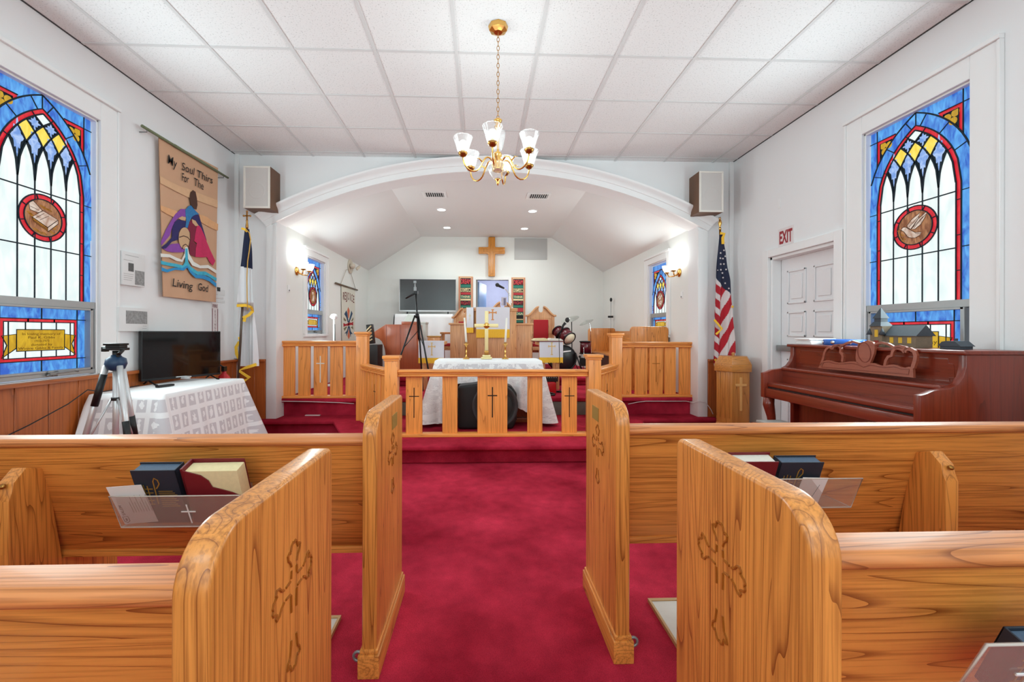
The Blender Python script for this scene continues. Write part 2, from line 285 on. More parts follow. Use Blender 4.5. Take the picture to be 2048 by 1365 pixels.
# ---------------------------------------------------------------- mesh builder
class MB:
    def __init__(s): s.v = []; s.f = []; s.m = []; s.uv = []; s.sm = []; s.T = None
    def _a(s, pts):
        n = len(s.v)
        for p in pts:
            p = Vector(p); s.v.append(s.T @ p if s.T is not None else p)
        return n
    def face(s, idx, m=0, uv=None, smooth=False): s.f.append(tuple(idx)); s.m.append(m); s.uv.append(uv); s.sm.append(smooth)
    def box(s, x0, x1, y0, y1, z0, z1, m=0):
        n = s._a([(x, y, z) for z in (z0, z1) for y in (y0, y1) for x in (x0, x1)])
        for q in ((0, 2, 3, 1), (4, 5, 7, 6), (0, 1, 5, 4), (1, 3, 7, 5), (3, 2, 6, 7), (2, 0, 4, 6)): s.face([n+k for k in q], m)
        return s
    def cbox(s, c, sx, sy, sz, m=0, R=None):
        n = len(s.v); s.box(-sx/2, sx/2, -sy/2, sy/2, -sz/2, sz/2, m) if s.T is None else None
        for k in range(n, len(s.v)): s.v[k] = (R @ s.v[k] if R is not None else s.v[k]) + Vector(c)
        return s
    def poly(s, pts, u, v, n, t, m=0, o=(0, 0, 0), mside=None):
        """2-D outline extruded by t along n"""
        u, v, n, o = Vector(u), Vector(v), Vector(n), Vector(o); k = len(pts)
        a = s._a([o+u*p[0]+v*p[1] for p in pts]); b = s._a([o+u*p[0]+v*p[1]+n*t for p in pts])
        ms = m if mside is None else mside
        s.face(list(range(a, a+k))[::-1], ms); s.face(range(b, b+k), m)
        for i in range(k): s.face((a+i, a+(i+1) % k, b+(i+1) % k, b+i), ms)
        return s
    def flat(s, pts3, n, t, m=0):
        """outline of 3-D points on a plane, given a thickness t along n"""
        n = Vector(n); k = len(pts3); a = s._a(pts3); b = s._a([Vector(p)+n*t for p in pts3])
        s.face(list(range(a, a+k))[::-1], m); s.face(range(b, b+k), m)
        for i in range(k): s.face((a+i, a+(i+1) % k, b+(i+1) % k, b+i), m)
        return s
    def tube(s, path, r, m=0, n=10, closed=False, caps=True, up=None):
        path = [Vector(p) for p in path]; K = len(path); rs = r if isinstance(r, (list, tuple)) else [r]*K
        rings = []; prev = None
        for i, p in enumerate(path):
            t = (path[(i+1) % K]-path[i-1]) if closed else (path[min(i+1, K-1)]-path[max(i-1, 0)])
            t = t.normalized() if t.length > 1e-9 else Vector((0, 0, 1))
            if prev is None:
                a = Vector(up) if up else (Vector((0, 0, 1)) if abs(t.z) < .9 else Vector((1, 0, 0)))
            else: a = prev
            x = (a - t*a.dot(t)); x = x.normalized() if x.length > 1e-6 else t.orthogonal().normalized(); prev = x; y = t.cross(x)
            rings.append(s._a([p+(x*math.cos(2*PI*k/n)+y*math.sin(2*PI*k/n))*rs[i] for k in range(n)]))
        for i in range(K if closed else K-1):
            a, b = rings[i], rings[(i+1) % K]
            for k in range(n): s.face((a+k, a+(k+1) % n, b+(k+1) % n, b+k), m, None, n > 5)
        if caps and not closed: s.face([rings[0]+k for k in range(n)][::-1], m); s.face([rings[-1]+k for k in range(n)], m)
        return s
    def lathe(s, prof, c=(0, 0, 0), m=0, n=24, axis=(0, 0, 1), caps=True, flute=0, fd=0., smooth=True, phase=0.):
        c, ax = Vector(c), Vector(axis).normalized(); x = ax.orthogonal().normalized() if abs(ax.z) < .99 else Vector((1, 0, 0)); y = ax.cross(x); R = []
        for (r, h) in prof:
            R.append(s._a([c+ax*h+(x*math.cos(2*PI*k/n+phase)+y*math.sin(2*PI*k/n+phase))*r*(1+fd*math.cos(flute*2*PI*k/n)) for k in range(n)]))
        for i in range(len(R)-1):
            for k in range(n): s.face((R[i]+k, R[i]+(k+1) % n, R[i+1]+(k+1) % n, R[i+1]+k), m, None, smooth)
        if caps: s.face([R[0]+k for k in range(n)][::-1], m); s.face([R[-1]+k for k in range(n)], m)
        return s
    def ball(s, c, r, m=0, n=14, sc=(1, 1, 1)):
        prof = [(max(1e-4, math.sin(PI*i/8)), -math.cos(PI*i/8)) for i in range(9)]; k0 = len(s.v); s.lathe(prof, (0, 0, 0), m, n, caps=True)
        for k in range(k0, len(s.v)): s.v[k] = Vector((s.v[k].x*r*sc[0], s.v[k].y*r*sc[1], s.v[k].z*r*sc[2]))+Vector(c)
        return s
    def sheet(s, fn, nu, nv, m=0, uvfn=None, mf=None, smooth=True):
        """grid surface fn(i/nu, j/nv) with optional material per cell and uv"""
        n = s._a([fn(i/nu, j/nv) for j in range(nv+1) for i in range(nu+1)])
        for j in range(nv):
            for i in range(nu):
                q = (n+j*(nu+1)+i, n+j*(nu+1)+i+1, n+(j+1)*(nu+1)+i+1, n+(j+1)*(nu+1)+i)
                uv = [uvfn(a/nu, b/nv) for a, b in ((i, j), (i+1, j), (i+1, j+1), (i, j+1))] if uvfn else None
                s.face(q, mf((i+.5)/nu, (j+.5)/nv) if mf else m, uv, smooth)
        return s
    def ribbon(s, pts3, n, w, t, m=0, closed=False):
        """flat strip of width w standing t proud of the plane with normal n"""
        n = Vector(n).normalized(); P = [Vector(p) for p in pts3]; K = len(P); A = []
        for i in range(K):
            d = (P[(i+1) % K]-P[i-1]) if closed else (P[min(i+1, K-1)]-P[max(i-1, 0)])
            q = n.cross(d); q = q.normalized()*w/2 if q.length > 1e-9 else Vector((0, 0, w/2))
            A.append(s._a([P[i]-q, P[i]+q, P[i]+q+n*t, P[i]-q+n*t]))
        for i in range(K if closed else K-1):
            a, b = A[i], A[(i+1) % K]
            for k in range(4): s.face((a+k, b+k, b+(k+1) % 4, a+(k+1) % 4), m)
        if not closed: s.face((A[0]+3, A[0]+2, A[0]+1, A[0]), m); s.face((A[-1], A[-1]+1, A[-1]+2, A[-1]+3), m)
        return s
    def text(s, txt, o, u, v, h, m=0, width=None, t=.0015, align='CENTER', shear=0., fat=0.):
        """raised lettering; h is the capital height, o the baseline anchor"""
        cu = bpy.data.curves.new('t', 'FONT'); cu.body = txt; cu.size = 1.0; cu.align_x = align; cu.shear = shear; cu.offset = fat; cu.resolution_u = 3
        ob = bpy.data.objects.new('t', cu); me = bpy.data.meshes.new_from_object(ob)
        u, v = Vector(u).normalized(), Vector(v).normalized(); n = u.cross(v)
        xs = [q.co.x for q in me.vertices]; k = h/.70
        if xs:
            w = max(xs)-min(xs); kx = (width/w) if width else k
            a = s._a([Vector(o)+u*(q.co.x*kx)+v*(q.co.y*k)+n*t for q in me.vertices])
            for p in me.polygons: s.face([a+i for i in p.vertices], m)
        bpy.data.objects.remove(ob); bpy.data.curves.remove(cu); bpy.data.meshes.remove(me)
        return s
    def build(s, name, mats, parent=None, bevel=0., seg=2, base=None, angle=30):
        if not isinstance(mats, (list, tuple)): mats = [mats]
        if parent is not None: inv = ROOTM[parent.name].inverted()
        else:
            xs = [p.x for p in s.v]; ys = [p.y for p in s.v]; zs = [p.z for p in s.v]
            b = Vector(base) if base else Vector(((min(xs)+max(xs))/2, (min(ys)+max(ys))/2, min(zs))); inv = Matrix.Translation(-b)
        me = bpy.data.meshes.new(name); me.from_pydata([tuple(inv @ p) for p in s.v], [], s.f)
        for m in mats: me.materials.append(m)
        for p, mi, sm in zip(me.polygons, s.m, s.sm): p.material_index = mi; p.use_smooth = sm
        if any(u is not None for u in s.uv):
            ul = me.uv_layers.new(name='UVMap')
            for p, u in zip(me.polygons, s.uv):
                if u:
                    for li, q in zip(p.loop_indices, u): ul.data[li].uv = q
        bm = bmesh.new(); bm.from_mesh(me)
        if bevel:
            ed = [e for e in bm.edges if len(e.link_faces) == 2 and e.calc_face_angle(0) > math.radians(angle)]
            bmesh.ops.bevel(bm, geom=ed, offset=bevel, segments=seg, affect='EDGES', profile=.6, clamp_overlap=True)
        if not any(u is not None for u in s.uv): bmesh.ops.recalc_face_normals(bm, faces=bm.faces)
        if bevel or name in ('cap_rail', 'trim_1'):
            for fc in bm.faces: fc.smooth = True
            for ed in bm.edges: ed.smooth = len(ed.link_faces) == 2 and ed.calc_face_angle(0) < math.radians(38)
        bm.to_mesh(me); bm.free()
        ob = bpy.data.objects.new(name, me); COL.objects.link(ob)
        if parent is not None: ob.parent = parent; ROOTM[ob.name] = ROOTM[parent.name]
        else: ob.location = b; ROOTM[ob.name] = Matrix.Translation(b)
        return ob
ROOTM = {}
def tag(o, label, cat, group=None, kind=None):
    if label: o['label'] = label
    if cat: o['category'] = cat
    if group: o['group'] = group
    if kind: o['kind'] = kind
    return o
def thing(name, label, cat, loc, group=None, kind=None):
    o = bpy.data.objects.new(name, None); COL.objects.link(o); o.location = loc; o.empty_display_size = .1
    ROOTM[o.name] = Matrix.Translation(loc); return tag(o, label, cat, group, kind)
def struct(o, label=None, cat=None):
    o['kind'] = 'structure'
    if label: o['label'] = label
    if cat: o['category'] = cat
    return o
def copy_thing(root, loc, label=None):
    r = root.copy(); COL.objects.link(r); r.location = loc; ROOTM[r.name] = Matrix.Translation(loc)
    if label: r['label'] = label
    for ch in list(root.children):
        c = ch.copy(); COL.objects.link(c); c.parent = r
        for g in list(ch.children):
            d = g.copy(); COL.objects.link(d); d.parent = c
    return r
def arc(c, r, a0, a1, n): return [(c[0]+r*math.cos(a0+(a1-a0)*i/n), c[1]+r*math.sin(a0+(a1-a0)*i/n)) for i in range(n+1)]
X_, Y_, Z_ = Vector((1, 0, 0)), Vector((0, 1, 0)), Vector((0, 0, 1))
# ---------------------------------------------------------------- room shell
XL, XR, YA, YB, ZC = -3.05, 3.0, 5.14, -4.4, 3.333        # nave walls, arch wall, rear wall, ceiling
YC, ZCC, CX = 9.28, 3.31, 2.58                            # chancel back wall, its flat ceiling, its side walls
ZS, ZP, ZU = .18, .40, .52                                # communion step, platform, pulpit level
T = .26
struct(MB().box(XL-.1, XR+.1, YB-.1, YA+.3, -.12, 0).build('floor', carpet), 'burgundy carpet of the nave', 'floor')
WIN_Y0, WIN_Y1, WIN_Z0, WIN_Z1 = 2.575, 3.335, .895, 2.835
def side_wall(name, x0, x1, holes, label):
    """wall slab with rectangular openings (y0,y1,z0,z1), cut into blocks of one mesh"""
    b = MB(); ys = sorted({YB, YA+.22} | {h[0] for h in holes} | {h[1] for h in holes})
    for a, c in zip(ys, ys[1:]):
        hs = [h for h in holes if h[0] <= a+1e-6 and h[1] >= c-1e-6]; z = 0
        for h in sorted(hs, key=lambda q: q[2]):
            if h[2] > z: b.box(x0, x1, a, c, z, h[2])
            z = h[3]
        b.box(x0, x1, a, c, z, ZC)
    return struct(b.build(name, wall_w), label, 'wall')
wl = side_wall('wall_left', XL-T, XL, [(WIN_Y0, WIN_Y1, WIN_Z0, WIN_Z1)], 'white wall with the stained glass window and cloth banner')
DY0, DY1, DZ1 = 3.60, 4.45, 2.03
wr = side_wall('wall_right', XR, XR+T, [(WIN_Y0, WIN_Y1, WIN_Z0, WIN_Z1), (DY0, DY1, 0, DZ1)], 'white wall with the exit door and stained glass window')
struct(MB().box(XL-T, XR+T, YB-.2, YB, 0, ZC).build('wall_rear', wall_w), 'white rear wall of the nave', 'wall')
# arch wall
AC, AR = 3.167-5.496, 5.496
JB = 2.56
def az(x, r=AR): return AC+math.sqrt(r*r-x*x)
xs = [JB-2*JB*i/48 for i in range(49)]
pts = [(XL, 0), (-JB, 0)] + [(-x, az(x)) for x in xs] + [(JB, 0), (XR, 0), (XR, ZC), (XL, ZC)]
struct(MB().poly(pts, X_, Z_, Y_, .24, o=(0, YA, 0)).build('wall_front', wall_w), 'white wall pierced by the wide chancel arch', 'wall')
b = MB()                                                    # arch casing: two stepped mouldings following the arch
def arch_band(b, r0, r1, x0, x1, t):
    n = 56; lo = [(x0+(x1-x0)*i/n) for i in range(n+1)]
    P = [(x, az(x, r0)) for x in lo] + [(x, az(x, r1)) for x in lo[::-1]]
    b.poly(P, X_, Z_, -Y_, t, o=(0, YA, 0))
PR = [(0, 0), (0, .028), (.004, .032), (.066, .034), (.072, .045), (.098, .052), (.118, .07), (.134, .092), (.145, .10), (.162, .102), (.163, 0)]
n_ = 72; rows = [b._a([((2.675+.10*r/.163)*(2*i/n_-1), YA-d, az((2.675+.10*r/.163)*(2*i/n_-1), AR+r)) for i in range(n_+1)]) for r, d in PR]
for k in range(len(PR)-1):
    for i in range(n_): b.face((rows[k]+i, rows[k]+i+1, rows[k+1]+i+1, rows[k+1]+i))
b.face([q for q in rows]); b.face([q+n_ for q in rows[::-1]])
struct(b.build('trim_1', trim_w), 'white moulded casing over the chancel arch', 'trim')
for k, s in ((2, -1), (3, 1)):
    b = MB().box(min(s*2.56, s*2.68), max(s*2.56, s*2.68), YA-.018, YA, .18, 2.50)
    struct(b.build('trim_%d' % k, trim_w, bevel=.003), 'white flat casing of the %s arch jamb' % ('left' if s < 0 else 'right'), 'trim')
# corner boards and picture-rail strips
for k, (x0, x1, y0, y1) in ((4, (XL, XL+.05, YA-.03, YA)), (5, (XR-.05, XR, YA-.03, YA))):
    struct(MB().box(x0, x1, y0, y1, .9, ZC).build('trim_%d' % k, trim_w, bevel=.003), 'white corner strip at the %s end of the arch wall' % ('left' if x0 < 0 else 'right'), 'trim')
# ceiling: tiles and its tee-bar grid
cl = struct(MB().box(XL-T, XR+T, YB-.2, YA+.1, ZC, ZC+.08).build('ceiling', tile), 'white acoustic tile ceiling', 'ceiling')
S = .6096; Y0 = 3.195; b = MB()
for i in range(10): b.box((i-4.5)*S-.012, (i-4.5)*S+.012, YB, YA, ZC-.006, ZC)
for j in range(-12, 4):
    for i in range(-1, 10):
        x0 = max(XL, (i-4.5)*S+.012); x1 = min(XR, (i-3.5)*S-.012); b.box(x0, x1, Y0+j*S-.012, Y0+j*S+.012, ZC-.004, ZC)
grid_w = mat('white_grid_bar', '#d4d4d4', .5, var=.01)
b.build('grid_bar', grid_w, cl)
dark_gap = mat('dark_gap_shade', '#4a4a4a', .8)  # dark colour imitates the shadow gap along the ceiling edge
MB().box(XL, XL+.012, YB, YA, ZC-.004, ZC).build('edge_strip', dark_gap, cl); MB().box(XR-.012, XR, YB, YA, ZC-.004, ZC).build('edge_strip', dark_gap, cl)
# wainscot of knotty pine with a cap
def boards(b, axis, a0, a1, c0, c1, z0, z1, w=.2):
    k = a0
    while k < a1-1e-4:
        e = min(k+w, a1)
        if axis == 'y': b.box(c0, c1, k+.0015, e-.0015, z0, z1)
        else: b.box(k+.0015, e-.0015, c0, c1, z0, z1)
        k = e
    return b
b = MB(); boards(b, 'y', YB, YA, XL, XL+.02, 0, .865, .21)
wa = struct(b.build('trim_6', pine_z, bevel=.003, seg=1), 'knotty pine panelling below the left wall', 'trim')
MB().box(XL, XL+.05, YB, YA, .865, .892).build('cap_rail', pine_y, wa, bevel=.006)
b = MB(); boards(b, 'x', XL+.05, -2.685, YA-.02, YA, 0, .865, .19)
struct(b.box(XL+.05, -2.685, YA-.05, YA, .865, .892).build('trim_7', pine_z, bevel=.003, seg=1), 'knotty pine panelling left of the arch', 'trim')
b = MB(); boards(b, 'x', 2.685, XR-.02, YA-.02, YA, 0, .865, .19)
struct(b.box(2.685, XR-.02, YA-.05, YA, .865, .892).build('trim_8', pine_z, bevel=.003, seg=1), 'knotty pine panelling right of the arch', 'trim')
# ---- chancel shell
struct(MB().box(-CX-.3, -CX, YA+.22, YC+.1, 0, ZC+.1).build('wall_chancel_left', chan_w) if 0 else MB().box(-CX-.3, -CX, YA+.22, 6.03, 0, 2.62).box(-CX-.3, -CX, 6.72, YC+.1, 0, 2.62).box(-CX-.3, -CX, 6.03, 6.72, 0, 1.19).box(-CX-.3, -CX, 6.03, 6.72, 2.30, 2.62).build('wall_chancel_left', chan_w), 'white left wall of the chancel', 'wall')
struct(MB().box(CX, CX+.3, YA+.22, 6.03, 0, 2.62).box(CX, CX+.3, 6.72, YC+.1, 0, 2.62).box(CX, CX+.3, 6.03, 6.72, 0, 1.19).box(CX, CX+.3, 6.03, 6.72, 2.30, 2.62).build('wall_chancel_right', chan_w), 'white right wall of the chancel', 'wall')
DX0, DX1, DZT = -.237, .478, 2.37
b = MB(); b.box(-CX-.3, DX0, YC, YC+.12, 0, ZC+.1).box(DX1, CX+.3, YC, YC+.12, 0, ZC+.1).box(DX0, DX1, YC, YC+.12, DZT, ZC+.1)
struct(b.build('wall_back', chan_w), 'white back wall of the chancel', 'wall')
xe, ze, xf = 2.6, 2.545, 1.43
P = [(-xe-.25, ze), (-xe, ze), (-xf, ZCC), (xf, ZCC), (xe, ze), (xe+.25, ze), (xe+.25, ZC+.25), (-xe-.25, ZC+.25)]
struct(MB().poly(P, X_, Z_, Y_, YC-YA-.1, o=(0, YA+.2, 0)).build('ceiling_chancel', wall_mat('chancel_ceiling_paint', '#e6e6e6')), 'white chancel ceiling with sloped sides', 'ceiling')
# room behind the back doorway
b = MB(); b.box(-.9, 1.4, YC+1.9, YC+2.0, 0, 2.6).box(-1.0, -.9, YC+.12, YC+2, 0, 2.6).box(1.4, 1.5, YC+.12, YC+2, 0, 2.6).box(-1, 1.5, YC+.12, YC+2, 2.6, 2.7).box(-1, 1.5, YC+.1, YC+2, 0, ZU)
struct(b.build('wall_vestry', mat('pale_blue_vestry_paint', '#dcdff0', .7)), 'pale walls of the room behind the open doorway', 'wall')
point('vestry_bulb', (.25, YC+1.0, 2.3), 14, (.93, .95, 1), .15)
# platform and steps, all carpeted
b = MB()
def prism_xy(b, P, z0, z1, m=0): b.poly(P, X_, Y_, Z_, z1-z0, m, o=(0, 0, z0))
front = [(-2.78, YA+.25), (-2.78, 4.99), (-1.84, 4.99), (-1.30, 3.86), (1.30, 3.86), (1.84, 4.99), (2.80, 4.99), (2.80, YA+.25)]
inn = [(-2.74, YA+.25), (-2.74, 5.06), (-1.77, 5.06), (-1.23, 3.93), (1.23, 3.93), (1.77, 5.06), (2.77, 5.06), (2.77, YA+.25)]
prism_xy(b, inn, 0, ZS-.045)
prism_xy(b, front, ZS-.045, ZS)
ps = struct(b.build('floor_step', carpet, bevel=.016, seg=3), 'burgundy carpeted communion step', 'step')
b = MB(); b.box(-CX, CX, 5.32, YC, 0, ZP-.05).box(-CX, CX, 5.26, YC, ZP-.05, ZP)
struct(b.build('floor_platform', carpet, bevel=.016, seg=3), 'burgundy carpeted chancel platform', 'step')
b = MB(); b.box(-1.7, 1.9, 6.5, YC, ZP, ZU-.05).box(-1.72, 1.92, 6.46, YC, ZU-.05, ZU)
struct(b.build('floor_dais', carpet, bevel=.016, seg=3), 'burgundy carpeted dais under the pulpit', 'step')
b = MB()
for i in range(9): b.box(-1.3+i*.29, -1.02+i*.29, 5.275, 5.32, ZS, ZP-.052)
struct(b.build('trim_9', stone, bevel=.006), 'grey stone riser behind the communion table', 'trim')

# ---------------------------------------------------------------- stained glass windows
def pt(x, y): return (x, y)
def stained_window(name, X, side, yc, w, z0, zsash, H, spring, med, variant, plaque, label, detail=1.0):
    """side -1: on a left wall looking +x; +1: right wall looking -x. a runs to the viewer's right."""
    n = Vector((-side, 0, 0)); u = Vector((0, -side, 0)) if side > 0 else Vector((0, 1, 0))
    if side > 0: u = Vector((0, -1, 0))
    O = Vector((X, yc, zsash))
    hw = w/2; k = hw/.36
    root = thing(name, label, 'window', (X, yc, z0), kind='structure')
    glass = MB(); came = MB()
    GM = [G_BLUE, G_RED, G_WHITE, G_YEL, G_AMB, G_LACE, G_BRN, G_DOVE, lead, G_LEAF, paint_l]
    def P3(a, b, l=0): return O+u*a+Z_*b+n*l
    def lay(pts, m, l, t=.0012): glass.flat([P3(a, b, l) for a, b in pts], n, t, m)
    def ld(pts, wd=.010, closed=False, l=.005): came.ribbon([P3(a, b, l) for a, b in pts], n, wd, .004, 0, closed)
    lay([(-hw, 0), (hw, 0), (hw, H), (-hw, H)], 0, 0)
    ro, ri = .294*k, .264*k; c = .2867*k; s = spring
    def arch(r_out, cc, half=None, nn=14):
        """pointed arch outline left to right through the apex"""
        top = math.sqrt(r_out**2-cc**2); L = []
        for i in range(nn+1):
            x = -(r_out-cc)*(1-i/nn); L.append((x, s+math.sqrt(max(0, r_out**2-(x-cc)**2))))
        return L + [(-x, y) for x, y in L[-2::-1]]
    RO, RI, RB = c+ro, c+ri, c+ro+.082*k
    # spandrel corners: red border and amber leaf
    for sg in (-1, 1):
        x1 = sg*.30*k; tb = H-.085
        A = [(sg*xx, s+math.sqrt(max(0, RB**2-(xx+c)**2))) for xx in [(.30*k)*i/10 for i in range(11)]]
        A = [q for q in A if q[1] < tb]
        if A:
            xs0 = A[0][0]
            lay([(xs0, tb)] + A + [(x1, A[-1][1]), (x1, tb)], 1, .0015)
            ins = .026
            B = [q for q in A if q[1] < tb-ins and abs(q[0]) < .30*k-ins]
            if len(B) > 2:
                lay([(B[0][0], tb-ins)] + B + [(x1-sg*ins, B[-1][1]), (x1-sg*ins, tb-ins)], 8, .003)
                cx_ = x1-sg*(ins+.042*k); cy_ = tb-ins-.042
                for a in range(3):
                    an = PI/2*.5+a*2*PI/3 if sg > 0 else PI*.75+a*2*PI/3
                    lay([(cx_+math.cos(an)*.03*k+.026*k*math.cos(t), cy_+math.sin(an)*.03+.026*math.sin(t)) for t in [2*PI*i/10 for i in range(10)]], 4, .0045+.0008*a)
                ld([(B[0][0], tb-ins)] + B + [(x1-sg*ins, B[-1][1]), (x1-sg*ins, tb-ins)], .005, True)
            ld([(xs0, tb), (x1, tb), (x1, A[-1][1])], .008)
            ld([(x1, H), (x1, tb)], .006); ld([(x1, tb), (sg*hw, tb)], .006)
        # blue band and straight blue border
        for q in ((.36, .72), (.36, .35)): ld([(sg*ro, q[1]*s/.78), (sg*hw, q[1]*s/.78)], .006)
    ob = [q for q in arch(RB, c)]
    ob = [(max(-hw, min(hw, x)), y) for x, y in ob if abs(x) <= hw+.02]
    lay([(-hw, s*.6)] + [q for q in ob] + [(hw, s*.6)], 0, .006)
    ld([q for q in arch(RB, c) if abs(q[0]) <= hw], .01, l=.007)
    for th in (22, 40, 57):
        for sg in (-1, 1):
            t = math.radians(th); p = lambda r: (sg*(r*math.cos(t)-c), s+r*math.sin(t))
            ld([p(RO), p(RB)], .006, l=.0072)
    ld([(0, s+math.sqrt(RO**2-c*c)), (0, min(H, s+math.sqrt(RB**2-c*c)))], .006, l=.0072)
    # red border strip and white ground
    ro_o = arch(RO, c); ri_o = arch(RI, c)
    lay([(-ro, 0)] + ro_o + [(ro, 0)], 1, .0075)
    lay([(-ri, 0)] + ri_o + [(ri, 0)], 2, .0092)
    ld([(-ro, 0)] + ro_o + [(ro, 0)], .008, l=.0095); ld([(-ri, 0)] + ri_o + [(ri, 0)], .008, l=.0105)
    for sg in (-1, 1):
        for q in (.25, .55, .85): ld([(sg*ri, q*s), (sg*ro, q*s)], .006, l=.0108)
        for th in (25, 52):
            t = math.radians(th); p = lambda r: (sg*(r*math.cos(t)-c), s+r*math.sin(t)); ld([p(RI), p(RO)], .006, l=.0108)
    # intersecting tracery
    dx = 2*ri/5; a_ = [-ri+dx*i for i in range(6)]; r = RI
    def hgt(d): return s+math.sqrt(max(0, r*r-(r-d*dx/2)**2))
    def node(i, j): return ((a_[i]+a_[j])/2, hgt(j-i))
    def right(i, x): return (x, s+math.sqrt(max(0, r*r-(r-(x-a_[i]))**2)))     # arc leaving mullion i to the right
    def left(j, x): return (x, s+math.sqrt(max(0, r*r-(r-(a_[j]-x))**2)))
    def seg(fn, i, x0, x1, m=4): return [fn(i, x0+(x1-x0)*q/m) for q in range(m+1)]
    col = {4: 5, 3: 3, 2: 5, 5: 2}
    for d in (2, 3, 4, 5):
        for i in range(0, 6-d):
            j = i+d; xb = (a_[i+1]+a_[j-1])/2; xlv = (a_[i]+a_[j-1])/2; xrv = (a_[i+1]+a_[j])/2; xt = (a_[i]+a_[j])/2
            # bottom (i+1,j-1) -> right node (i+1,j) along arc right from i+1; -> top along left arc of j; -> left node along right arc i (back); -> bottom along left arc j-1
            cell = seg(right, i+1, xb, xrv) + seg(left, j, xrv, xt)[1:] + seg(right, i, xt, xlv)[1:] + seg(left, j-1, xlv, xb)[1:-1]
            cell = [(x, max(y, s)) for x, y in cell]
            if d == 2:
                cell = [(x, y if y > s+.005 else s-.02) for x, y in cell]
            if col[d] == 5:
                lay(cell, 8, .0105)
                mx_ = sum(p[0] for p in cell)/len(cell); my_ = sum(p[1] for p in cell)/len(cell)+(.03*H/1.378 if d == 2 else 0)
                # frilled leaf inside a dark ground
                K = 40; sh = []
                hh = (max(p[1] for p in cell)-min(p[1] for p in cell))/2; ww = (max(p[0] for p in cell)-min(p[0] for p in cell))/2
                for q in range(K):
                    t = 2*PI*q/K; f = .66*(1/(abs(math.cos(t))**1.15+abs(math.sin(t))**1.15))**.87*(1+.20*math.cos(8*t))
                    yy = my_+hh*f*math.sin(t)*.95
                    sh.append((mx_+ww*.95*f*math.cos(t)*(1 if yy > my_-hh*.3 else .8), yy))
                lay(sh, 5, .012)
            else: lay(cell, col[d], .0105)
    for i in range(6):
        if i < 5: ld([(x, y) for x, y in seg(right, i, a_[i], (a_[i]+a_[5])/2, 14)], .0095, l=.0128)
        if i > 0: ld([(x, y) for x, y in seg(left, i, a_[i], (a_[i]+a_[0])/2, 14)], .0095, l=.0128)
        if 0 < i < 5: ld([(a_[i], 0), (a_[i], s+.01)], .0075, l=.0128)
    for q in ((.72/.78), (.345/.78)):
        if detail >= 1: ld([(-ri, q*s), (ri, q*s)], .008, l=.0129)
    # medallion
    R = .156*k; C = (0, med)
    ring = [(R*math.cos(2*PI*i/40), med+R*math.sin(2*PI*i/40)) for i in range(40)]; rin = [(x*.79, med+(y-med)*.79) for x, y in ring]
    lay(ring, 1, .015); lay(rin, 6, .0168); ld(ring, .008, True, .0165); ld(rin, .007, True, .0172)
    for i in range(8):
        t = 2*PI*i/8+.3; ld([(R*.79*math.cos(t), med+R*.79*math.sin(t)), (R*math.cos(t), med+R*math.sin(t))], .007, l=.0172)
    def pic(fn, pts, m, l): lay([fn(*p) for p in pts], m, l, .001)
    def outline(fn, pts, wd=.004, l=.021, closed=True): came2.ribbon([P3(*fn(*p), l) for p in pts], n, wd, .001, 0, closed)
    came2 = MB()
    if variant == 'dove':
        fn = lambda x, y: (k*(x-490)/440*.40, med-k*(y-238)/440*.376)
        body = [(385, 232), (400, 214), (425, 217), (450, 240), (480, 265), (500, 282), (545, 288), (535, 315), (500, 328), (470, 322), (440, 305), (425, 280), (410, 255)]
        w1 = [(435, 207), (470, 165), (535, 125), (525, 170), (490, 215), (465, 245), (440, 227)]; w2 = [(470, 247), (520, 175), (592, 125), (572, 180), (542, 225), (500, 252)]
        pic(fn, body, 7, .0178); pic(fn, w1, 7, .019); pic(fn, w2, 7, .0198)
        for q in (body, w1, w2): outline(fn, q)
        for q in (((450, 225), (530, 150)), ((490, 240), (580, 150)), ((480, 235), (560, 165)), ((500, 290), (535, 300))): outline(fn, q, .003, .0212, False)
        outline(fn, ((392, 235), (378, 250), (385, 290), (405, 320)), .004, .0212, False)
        outline(fn, ((388, 238), (368, 225), (372, 195)), .004, .0212, False)
        for cx_, cy_ in ((380, 265), (398, 282), (392, 305), (412, 318), (402, 330), (370, 240)):
            pic(fn, [(cx_+14*math.cos(t), cy_+8*math.sin(t+.6)) for t in [2*PI*i/8 for i in range(8)]], 9, .0205)
    elif variant == 'book':
        fn = lambda x, y: (k*(x-300)/390*.40*.78, med-k*(y-1180)/390*.312)
        top = [(205, 1195), (290, 1118), (418, 1165), (330, 1252)]; s1 = [(205, 1195), (330, 1252), (335, 1285), (215, 1225)]; s2 = [(330, 1252), (418, 1165), (420, 1198), (335, 1285)]
        scr = [(178, 1085), (215, 1058), (292, 1125), (250, 1148), (188, 1138)]
        for cx_, cy_ in ((290, 1085), (320, 1095), (350, 1100), (205, 1180), (190, 1165), (395, 1220), (385, 1245), (240, 1290), (270, 1305), (310, 1310), (370, 1285)):
            pic(fn, [(cx_+24*math.cos(t), cy_+13*math.sin(t+.7)) for t in [2*PI*i/8 for i in range(8)]], 9, .0178)
        for q, m in ((top, 7), (s1, 9), (s2, 7), (scr, 7)): pic(fn, q, m, .019); outline(fn, q)
        for q in (((235, 1195), (300, 1140)), ((265, 1205), (340, 1150)), ((215, 1215), (330, 1270)), ((190, 1110), (260, 1125))): outline(fn, q, .0025, .0212, False)
    elif variant == 'lamb':
        fn = lambda x, y: (k*x, med+k*y)
        pic(fn, [(.075*math.cos(t)*(1-.25*math.sin(t)), .1*math.sin(t)) for t in [2*PI*i/16 for i in range(16)]], 9, .0178)
